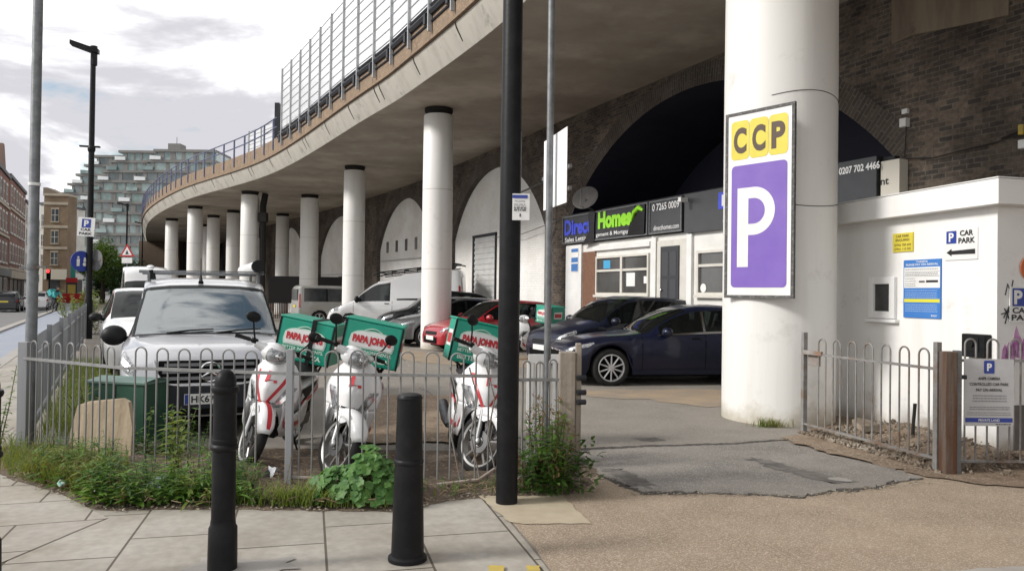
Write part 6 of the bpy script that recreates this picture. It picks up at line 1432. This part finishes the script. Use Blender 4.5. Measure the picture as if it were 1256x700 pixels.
# ------------------------------------------------------------------ street background
TERR = brick_mat('red_terrace_brick', (.20, .065, .042), (.155, .05, .034), (.19, .12, .09), .225, .075, .01, .85, (.6, .55, .5), .2, uv=True, bump=.2)
YBRK = brick_mat('stock_brick', (.22, .15, .085), (.17, .115, .065), (.2, .16, .12), .225, .075, .01, .85, (.6, .55, .5), .2, uv=True, bump=.2)
CREAM = mat('cream_render', (.55, .54, .49), .8, (.44, .43, .39), .8); STONE = mat('stone_band', (.36, .31, .24), .85, (.28, .24, .18), 1.); SLATE = mat('slate', (.085, .085, .09), .7, (.06, .06, .064), 1.)
WIND = mat('far_window', (.035, .04, .045), .12, (.10, .11, .12), .7, contrast=(.4, .7))
class Facade:
    def __init__(s, name, label, A, B, h, depth, m, roof=None, cat='building', parapet=True):
        s.A = V3((A[0], A[1], 0)); s.B = V3((B[0], B[1], 0)); s.L = (s.B - s.A).length; d = (s.B - s.A).normalized()
        s.t = thing(name, label, cat, (A[0], A[1], -.1), math.atan2(d.y, d.x)); s.h = h; b = MB()
        L, D = s.L, depth; vs = [(0, 0), (L, 0), (L, D), (0, D)]
        for i in range(4):
            p, q = vs[i], vs[(i + 1) % 4]; ln = math.hypot(q[0] - p[0], q[1] - p[1]); b.uv[len(b.f)] = [(0, 0), (ln, 0), (ln, h), (0, h)]; b.quad((p[0], p[1], 0), (q[0], q[1], 0), (q[0], q[1], h), (p[0], p[1], h))
        s.wall = b.build('wall', m, s.t, smooth=0)
        b = MB(); b.box2((-.1, -.15, h), (L + .1, D + .1, h + .35)); s.roof = b.build('roof', roof or STONE, s.t, smooth=0)
    def win(s, x, z, w_, hh, frame=CREAM, y=0., arch=False):
        b = MB(); b.box2((x - w_ / 2 - .08, -.02, z - .1), (x + w_ / 2 + .08, -.004, z + hh + .1)); b.box2((x - w_ / 2 - .12, -.14, z - .18), (x + w_ / 2 + .12, .0, z - .002)); b.box2((x - w_ / 2 - .1, -.06, z + hh + .002), (x + w_ / 2 + .1, .0, z + hh + .22))
        f = b.build('window', frame, s.t, smooth=0)
        b = MB(); b.box2((x - w_ / 2, -.03, z), (x + w_ / 2, .02, z + hh)); b.build('pane', WIND, f, smooth=0)
        b = MB(); b.box2((x - .03, -.05, z), (x + .03, -.031, z + hh)); b.box2((x - w_ / 2, -.055, z + hh * .5), (x + w_ / 2, -.031, z + hh * .5 + .06)); b.build('sash', CREAM, f, smooth=0)
    def band(s, z, hh, m, pr=.12, nm='stone_band', x0=0, x1=None): b = MB(); b.box2((x0, -pr, z), (s.L if x1 is None else x1, .0, z + hh)); b.build(nm, m, s.t, smooth=0)
A = Facade('terrace_house', 'tall red brick terrace house with a gable at the far left edge', (-40.5, 58.5), (-50.8, 78), 12.6, 9, TERR, SLATE)
for r, z in enumerate((4.2, 7.2, 10.0)):
    for k in range(8): A.win(1.4 + k * 2.6, z, 1.05, 1.7)
for z in (3.5, 6.6, 9.5): A.band(z, .25, STONE)
A.band(2.8, .7, mat('shop_fascia_dark', (.04, .05, .045), .5), .3, 'shopfront'); b = MB()
for k in range(5): b.box2((.6 + k * 4.2, -.1, .3), (3.8 + k * 4.2, .01, 2.7))
b.build('shop_window', WIND, A.t, smooth=0)
for gx in (2.0, 9.0, 16.0):
    b = MB(); b.prism([(gx - 2.2, -.05, 12.9), (gx + 2.2, -.05, 12.9), (gx + .5, -.05, 15.2), (gx - .5, -.05, 15.2)], (0, .5, 0)); b.build('gable', TERR, s_ := A.t, smooth=0, fixn=True)
    b = MB(); b.box2((gx + 2.4, 2, 12.9), (gx + 3.4, 3.6, 15.8)); b.build('chimney', TERR, A.t, smooth=0)
b = MB(); b.path([(2.8, 2.6, 15.6), (2.8, 2.6, 17.6)], .04, 5); b.path([(2.2, 2.6, 17.3), (3.5, 2.6, 17.5)], .03, 5); b.path([(2.4, 2.6, 17.0), (2.4, 2.6, 17.7)], .02, 5); b.path([(3.2, 2.6, 17.1), (3.2, 2.6, 17.8)], .02, 5); b.build('aerial', DARKST, A.t)
Bf = Facade('terrace_house', 'lower red brick terrace with arched sash windows next to the white house', (-50.9, 78.2), (-58.6, 93), 12.9, 9, TERR, SLATE)
for z in (4.4, 7.4, 10.3):
    for k in range(6): Bf.win(1.5 + k * 2.6, z, 1.0, 1.75)
for z in (3.6, 9.7): Bf.band(z, .22, STONE)
Bf.band(2.7, .8, STONE, .3, 'shopfront')
b = MB()
for k in range(4): b.box2((.7 + k * 4, -.1, .3), (3.6 + k * 4, .01, 2.6))
b.build('shop_window', WIND, Bf.t, smooth=0)
for k in range(3): b = MB(); b.box2((1 + k * 6, 1.5, 13.2), (2.2 + k * 6, 3, 14.6)); b.build('chimney', TERR, Bf.t, smooth=0)
Cf = Facade('white_house', 'white rendered terrace house between red brick and brown brick buildings', (-58.7, 93.2), (-67.5, 110), 12.0, 9, CREAM, SLATE)
for z in (4.2, 7.2, 9.8):
    for k in range(6): Cf.win(1.6 + k * 2.9, z, 1.0, 1.7)
Cf.band(2.6, 1.0, mat('teal_shopfront', (.05, .14, .12), .5), .3, 'shopfront')
b = MB(); b.prism([(0, 0, 12.35), (0, 9, 12.35), (0, 4.5, 15.0)], (Cf.L, 0, 0)); b.build('pitched_roof', SLATE, Cf.t, smooth=0, fixn=True)
Df = Facade('corner_building', 'brown brick corner building with stone bands and three storeys of windows', (-68.5, 113), (-65.1, 113.2), 15.2, 2.6, YBRK, STONE)
for z in (5.2, 8.3, 11.5): Df.win(1.6, z, .95, 1.75, STONE)
for z in (7.4, 10.5, 13.9): Df.band(z, .4, STONE, .1)
Df.band(3.0, 1.5, mat('pale_shop_sign', (.48, .44, .36), .7), .3, 'shopfront', .3, 3.4); Df.band(.0, 2.9, mat('shop_black', (.02, .02, .025), .4), .1, 'shop_door', 1.0, 2.4)
b = MB(); b.prism([(-.1, -.12, 15.55), (2.2, -.12, 15.55), (.5, -.12, 16.4), (-.1, -.12, 16.4)], (0, 2.2, 0)); b.build('parapet_gable', YBRK, Df.t, smooth=0, fixn=True)
Ef = Facade('white_house', 'narrow pale building squeezed beside the brown corner building', (-70.9, 116), (-69.8, 115.8), 14.2, 8, CREAM, SLATE)
for z in (5, 8, 11): Ef.win(.55, z, .5, 1.7)
# right hand return of the corner building
b = MB(); L_ = Df.L
for z in (5.0, 8.6, 12.2):
    pass
# stepped apartment block of glass and grey panels
GRYP = mat('panel_grey', (.185, .18, .168), .7, (.145, .14, .132), .25); GLZ = mat('teal_glass', (.12, .18, .175), .12, (.24, .31, .30), .18, contrast=(.42, .58), spec=.8); GLZD = mat('teal_glass_dark', (.05, .065, .07), .12, (.13, .16, .165), .16, spec=.8); BALW = mat('balcony_white', (.62, .64, .64), .4)
blk = thing('apartment_block', 'stepped modern apartment block of grey panels and teal glass beyond the street', 'building', (-110, 222, -.1))
def wing(xtop, xr, ytop, step, y0, d, fl=3.0, n=14):
    for f in range(n):
        z1 = ytop - f * fl; z0 = z1 - fl
        if z0 < -fl: break
        xl = xtop - step * f
        b = MB(); b.box2((xl - 110 + 110, y0, z1 - .75), (xr, y0 + d, z1)); sl = b
        rn = random.Random(int(f * 7 + y0)); x = xl + 1.6
        while x < xr:
            w_ = rn.choice([.5, .9, 1.4]); sl.box2((x, y0 + .25, z0), (min(x + w_, xr), y0 + .6, z1 - .75)); x += w_ + rn.choice([1.8, 2.4, 3.2])
        sl.v = [v - V3(blk.location) for v in sl.v]; st = sl.build('floor_slab', GRYP, blk, smooth=0)
        g = MB(); g.box2((xl + 1.3, y0 + .4, z0), (xr, y0 + d, z1 - .75)); g.v = [v - V3(blk.location) for v in g.v]; g.build('glazing', GLZ if (f + int(y0)) % 3 else GLZD, blk, smooth=0)
        c = MB(); c.prism([(xl - .9, y0 - .3, z1 - fl), (xl + 2.2, y0 - .3, z1 - fl), (xl + 2.2, y0 - .3, z1 - fl + .95), (xl - .9, y0 - .3, z1 - fl + 1.15)], (0, 1.2, 0)); c.v = [v - V3(blk.location) for v in c.v]; c.build('balcony', BALW if f % 2 == 0 else GLZ, blk, smooth=0, fixn=True)
Q = lambda px, d: (px - 628) / 950 * d
wing(Q(185, 220), Q(262, 220), 41.6, 2.15, 220, 12); wing(Q(142, 232), Q(200, 232), 43.3, 2.5, 232, 10); wing(Q(110, 246), Q(175, 246), 44.2, 2.6, 246, 10)
b = MB(); b.box2((Q(203, 224), 224, 41.6), (Q(218, 224), 228, 44)); b.path([(Q(212, 224), 225, 44), (Q(212, 224), 225, 46)], .1, 5); b.v = [v - V3(blk.location) for v in b.v]; b.build('plant_room', GRYP, blk, smooth=0)
# abutment and dark wall below the far deck
ab = thing('bridge_abutment', 'brown concrete abutment closing the far end under the viaduct', 'wall', (-40, 86, 0))
b = MB(); b.box2((-1.5, 0, 0), (3.0, 4, 6.99)); b.build('wall', mat('abutment_brown', (.17, .125, .09), .9, (.13, .095, .07), .6), ab, smooth=0)
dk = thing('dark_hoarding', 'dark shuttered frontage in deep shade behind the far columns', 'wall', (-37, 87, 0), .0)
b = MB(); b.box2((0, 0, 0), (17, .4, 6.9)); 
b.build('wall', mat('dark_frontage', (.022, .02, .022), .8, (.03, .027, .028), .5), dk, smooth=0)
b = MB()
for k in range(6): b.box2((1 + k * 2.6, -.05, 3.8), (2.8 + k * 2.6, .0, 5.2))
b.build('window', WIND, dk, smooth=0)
hd = thing('hoarding', 'black fence panels with reddish lower bars right of the roof tube', 'fence', (-14.3, 45.5, 0), .25)
b = MB(); b.box2((0, 0, .9), (4.6, .08, 2.5)); b.build('panel', mat('hoarding_black', (.018, .017, .018), .7), hd, smooth=0)
b = MB()
for k in range(46): b.box2((k * .1, 0, 0), (k * .1 + .05, .05, .9))
b.build('lower_bars', mat('bar_red_brown', (.07, .025, .02), .7), hd, smooth=0)
dp = thing('drainpipe', 'black drainpipe standing against the tall white column behind the roof tube', 'pipe', (-13.55, 42.0, 0))
b = MB(); b.path([(0, 0, 0), (0, 0, 5.2), (-.05, .1, 6.2), (.0, .3, 6.9)], .17, 10); b.box((0, 0, 5.6), (.42, .42, .5)); b.build('pipe', JOINT, dp)
cab = thing('site_cabin', 'small pale cabin by the farthest left white column', 'cabin', (-31.5, 66.5, 0), .2)
b = MB(); b.box2((0, 0, 0), (3, 2.4, 2.4)); b.build('wall', CREAM, cab, smooth=0); b = MB(); b.box2((-.2, -.2, 2.4), (3.2, 2.6, 2.55)); b.build('roof', SIGNW, cab, smooth=0)
LRUST = leafm('leaf_rust', (.20, .07, .04), (.12, .10, .03), 1.)
tree('rust leaved small tree between the two far left columns', (-26.2, 66, 0), 4.2, 1.5, 1.3, LRUST, 15, 900, .25)
# street lamps, road signs
def lamp(label, x, y, h, r, head, ang, z=-.0):
    t = thing('street_lamp', label, 'street lamp', (x, y, z), ang, 'black street lamps along the road')
    MB().lathe([(r * 1.25, 0), (r * 1.25, 1.2), (r, 1.3), (r * .78, h)], 14, cap=True).build('pole', BLACKP, t)
    b = MB(); b.path([(0, 0, h), (-.12, 0, h + .06)], r * .7, 8); b.prism([(.16, -.10, h - .12), (-.15, -.19, h - .06), (-head, -.15, h + .10), (-head, .15, h + .10), (-.15, .19, h - .06), (.16, .10, h - .12)], (0, 0, .14)); b.tube((.02, 0, h - .5), (.02, 0, h + .12), .10, n=10); b.build('lantern', BLACKP, t, smooth=0, fixn=True)
    MB().box2((-head + .08, -.08, h + .10), (-.25, .08, h + .125)).build('lens', LAMPC, t, smooth=0)
    return t
LX, LY = -13.60, 24.9
t = lamp('tall black street lamp carrying the CAR PARK sign above the pale fence', LX, LY, 9.3, .10, .66, .25)
b = MB(); b.box2((-.35, -.05, 6.15), (.25, .05, 6.2)); b.ball((0, 0, 6.1), (.12, .12, .16)); b.build('camera_bracket', BLACKP, t)
lamp('distant black street lamp behind the red triangle sign', -33.4, 67, 8.9, .08, .8, .1)
lamp('distant shorter black street lamp next to the viaduct end', -40.4, 84.5, 8.8, .08, .8, .1)
els = [Rr(BLUE, .12, .27, .40, .55, 1, .01), Tt(SIGNW, 'P', .19, .31, .14, .2, 2, .04), Tt(SIGNB, 'CAR', .10, .165, .32, .085, 2, .04), Tt(SIGNB, 'PARK', .06, .04, .40, .085, 2, .04)]
sign('car_park_sign', 'small CAR PARK sign fixed to the tall street lamp', 'sign', (LX - .34, LY - .14, 3.30), (1, .1, 0), .52, .60, els, tilt=.06)
t = thing('round_sign', 'blue round cycle route sign with white symbols on the street lamp', 'sign', (LX - .18, LY - .16, 2.48), 1.0)
MB().lathe([(.33, 0), (.33, -.02)], 32, (0, 0, 0), 'y', True).build('board', BLUE, t); b = MB()
b.ball((-.10, -.03, .12), (.035, .005, .035), 10, 6); b.quad((-.15, -.028, -.16), (-.06, -.028, -.16), (-.05, -.028, .07), (-.15, -.028, .07)); b.ball((.10, -.03, -.10), (.06, .005, .06), 12, 6); b.quad((.06, -.028, -.02), (.16, -.028, -.02), (.13, -.028, .12), (.08, -.028, .12)); b.build('symbol', SIGNW, t, smooth=0)
t = thing('round_sign', 'plain grey back of a round sign beside the blue one', 'sign', (LX + .20, LY + .05, 2.52), -.5)
MB().lathe([(.34, 0), (.34, -.02)], 32, (0, 0, 0), 'y', True).build('board', GALVD, t); MB().box2((-.25, -.035, -.02), (.25, -.021, .02)).build('clip', GALV, t, smooth=0)
t = thing('warning_sign', 'red bordered triangle warning sign on its own pole by the far lamp', 'sign', (-22.4, 45.0, 0), 0)
MB().tube((0, .04, 0), (0, .04, 4.2), .035, n=8).build('pole', GALVD, t); tri = lambda r, y: [(r * math.cos(math.radians(a)), y, 3.75 + r * math.sin(math.radians(a))) for a in (-30, 90, 210)]
b = MB(); b.prism(tri(.50, 0), (0, .02, 0)); b.build('board', RED, t, smooth=0, fixn=True); MB().quad(*tri(.33, -.004)).build('panel', SIGNW, t, smooth=0); b = MB(); b.quad((-.1, -.008, 3.64), (.1, -.008, 3.64), (.06, -.008, 3.74), (.0, -.008, 3.90), (-.06, -.008, 3.74)); b.build('symbol', SIGNB, t, smooth=0)
b = MB(); b.box2((-.30, 0, 3.12), (.30, .02, 3.44)); b.build('plate', SIGNW, t, smooth=0)
t = thing('traffic_light', 'traffic light showing red in front of the brown corner building', 'traffic light', (-46.6, 78, -.1), 0)
MB().tube((0, 0, 0), (0, 0, 3.6), .07, n=8).build('pole', BLACKP, t); MB().box((0, -.15, 3.1), (.36, .2, 1.0)).build('housing', BLACKP, t, smooth=0, bevel=.03)
RL, _nt, _b = nodes('red_signal'); _b.inputs['Emission Color'].default_value = (1, .03, .03, 1); _b.inputs['Emission Strength'].default_value = 3; _b.inputs['Base Color'].default_value = (.5, .02, .02, 1)
MB().ball((0, -.26, 3.42), (.17, .05, .17), 14, 8).build('red_lamp', RL, t)
b = MB(); b.ball((0, -.26, 3.1), (.1, .03, .1), 10, 6); b.ball((0, -.26, 2.8), (.1, .03, .1), 10, 6); b.build('dark_lamp', UNDER, t)
for i, (px, d, w_, lab) in enumerate(((80, 96, 2.2, 'red plastic road barrier at the street corner, nearest the cyclist'), (93, 92, 2.0, 'red plastic road barrier beside the lamp pole'))):
    t = thing('road_barrier', lab, 'barrier', (Q(px, d), d, -.1), .1, 'red road barriers'); b = MB(); b.prism([(-w_ / 2, -.2, 0), (w_ / 2, -.2, 0), (w_ / 2, -.08, 1.1), (-w_ / 2, -.08, 1.1)], (0, .3, 0)); b.box2((-w_ / 2, -.22, .35), (w_ / 2, .12, .45)); b.build('body', RED, t, smooth=0, fixn=True)
    for x in (-w_ / 3, w_ / 3): MB().box((x, -.05, .03), (.3, .6, .06)).build('foot', DARKPL, t, smooth=0)
t = thing('phone_kiosk', 'small red and yellow street kiosk by the corner building', 'kiosk', (Q(88, 100), 100, -.1)); b = MB(); b.box2((-.7, 0, 0), (.7, 1.2, 2.9)); b.build('body', mat('kiosk_dark', (.05, .04, .04), .6), t, smooth=0); b = MB(); b.box2((-.75, -.05, 2.5), (.75, 0, 3.1)); b.build('fascia', RED, t, smooth=0); b = MB(); b.box2((-.5, -.04, 1.0), (.5, 0, 2.2)); b.build('panel', YEL, t, smooth=0)
t = thing('hanging_sign', 'narrow teal sign on the right of the corner building', 'sign', (Q(89, 104), 104, 3.0)); b = MB(); b.box2((-.3, 0, 0), (.3, .15, 2.6)); b.build('board', mat('teal_sign', (.03, .22, .20), .5), t, smooth=0)
# cyclist with a turquoise jacket
cyh = V3((.80, -.30, 0)).normalized(); cyc = (-31.35, 53.2, -.13)
bk = thing('bicycle', 'black bicycle ridden along the blue cycle lane', 'bicycle', cyc, math.atan2(cyh.y, cyh.x))
for x in (-.52, .52):
    wv = MB().path([(x + .34 * math.cos(2 * math.pi * k / 24), 0, .35 + .34 * math.sin(2 * math.pi * k / 24)) for k in range(24)], .022, 6, closed=True).build('wheel', RUBBER, bk)
    b = MB()
    for k in range(8): b.tube((x, 0, .35), (x + .33 * math.cos(k * .785), 0, .35 + .33 * math.sin(k * .785)), .004, n=4)
    b.build('spokes', GALVD, wv)
b = MB(); fr_ = [(-.52, .35), (-.12, .32), (.36, .86), (-.22, .84), (-.52, .35)]
for p, q in zip(fr_, fr_[1:]): b.tube((p[0], 0, p[1]), (q[0], 0, q[1]), .02, n=6)
b.tube((-.12, 0, .32), (-.24, 0, .92), .02, n=6); b.tube((.52, 0, .35), (.34, 0, 1.0), .02, n=6); b.tube((.36, -.25, 1.02), (.36, .25, 1.02), .015, n=6); b.build('frame', BLACKP, bk)
b = MB(); b.ball((-.25, 0, .95), (.13, .08, .04)); b.build('saddle', DARKPL, bk); b = MB(); b.box((-.12, .12, .2), (.1, .08, .02)); b.box((-.12, -.12, .44), (.1, .08, .02)); b.build('pedals', DARKPL, bk, smooth=0)
pr = thing('person', 'cyclist in turquoise jacket and dark trousers leaning over the handlebar', 'person', cyc, math.atan2(cyh.y, cyh.x))
def skin_body(name, joints, edges, m, parent, root=0, lv=2):
    me = bpy.data.meshes.new(name); me.from_pydata([j[0] for j in joints], edges, []); o = bpy.data.objects.new(name, me); link(o, parent); me.materials.append(m)
    md = o.modifiers.new('skin', 'SKIN'); md.use_smooth_shade = True
    for i, j in enumerate(joints): me.skin_vertices[0].data[i].radius = (j[1], j[1])
    me.skin_vertices[0].data[root].use_root = True
    s = o.modifiers.new('sub', 'SUBSURF'); s.levels = lv; s.render_levels = lv; return o
SKINM = mat('skin', (.32, .18, .12), .6); TURQ = mat('turquoise_jacket', (.03, .34, .34), .6, (.04, .28, .29), 6.); TROU = mat('dark_trousers', (.02, .02, .025), .8)
J = [((-.22, 0, 1.00), .15), ((-.05, 0, 1.28), .15), ((.10, 0, 1.48), .15), ((.16, 0, 1.58), .06), ((.22, 0, 1.72), .10),
     ((.10, .19, 1.46), .065), ((.22, .25, 1.22), .05), ((.36, .22, 1.05), .04), ((.10, -.19, 1.46), .065), ((.22, -.25, 1.22), .05), ((.36, -.22, 1.05), .04),
     ((-.18, .10, .96), .10), ((.14, .11, .66), .07), ((-.10, .12, .24), .05), ((.02, .12, .2), .04), ((-.18, -.10, .96), .10), ((.16, -.11, .86), .07), ((-.08, -.12, .48), .05), ((.04, -.12, .45), .04)]
Ed = [(0, 1), (1, 2), (2, 3), (3, 4), (2, 5), (5, 6), (6, 7), (2, 8), (8, 9), (9, 10), (0, 11), (11, 12), (12, 13), (13, 14), (0, 15), (15, 16), (16, 17), (17, 18)]
skin_body('body', J, Ed, TROU, pr)
J2 = [((-.20, 0, 1.04), .175), ((-.04, 0, 1.29), .18), ((.10, 0, 1.48), .175), ((.10, .2, 1.46), .085), ((.22, .26, 1.22), .07), ((.34, .225, 1.08), .055), ((.10, -.2, 1.46), .085), ((.22, -.26, 1.22), .07), ((.34, -.225, 1.08), .055)]
skin_body('jacket', J2, [(0, 1), (1, 2), (2, 3), (3, 4), (4, 5), (2, 6), (6, 7), (7, 8)], TURQ, pr)
b = MB(); b.ball((.24, 0, 1.735), (.098, .08, .118), 16, 12); b.ball((.335, 0, 1.72), (.02, .014, .02)); b.ball((.32, .035, 1.75), .012); b.ball((.32, -.035, 1.75), .012); b.build('face', SKINM, pr, smooth=60)
b = MB(); b.ball((.21, 0, 1.775), (.115, .095, .10), 16, 10); b.build('hair', DARKPL, pr, smooth=60)
bg_ = thing('delivery_bag', 'turquoise square bag on the back of the cyclist', 'bag', (cyc[0], cyc[1], cyc[2]), math.atan2(cyh.y, cyh.x)); MB().box((-.30, 0, 1.42), (.34, .44, .44), Matrix.Rotation(-.5, 4, 'Y')).build('bag', TURQ, bg_, smooth=0, bevel=.03)
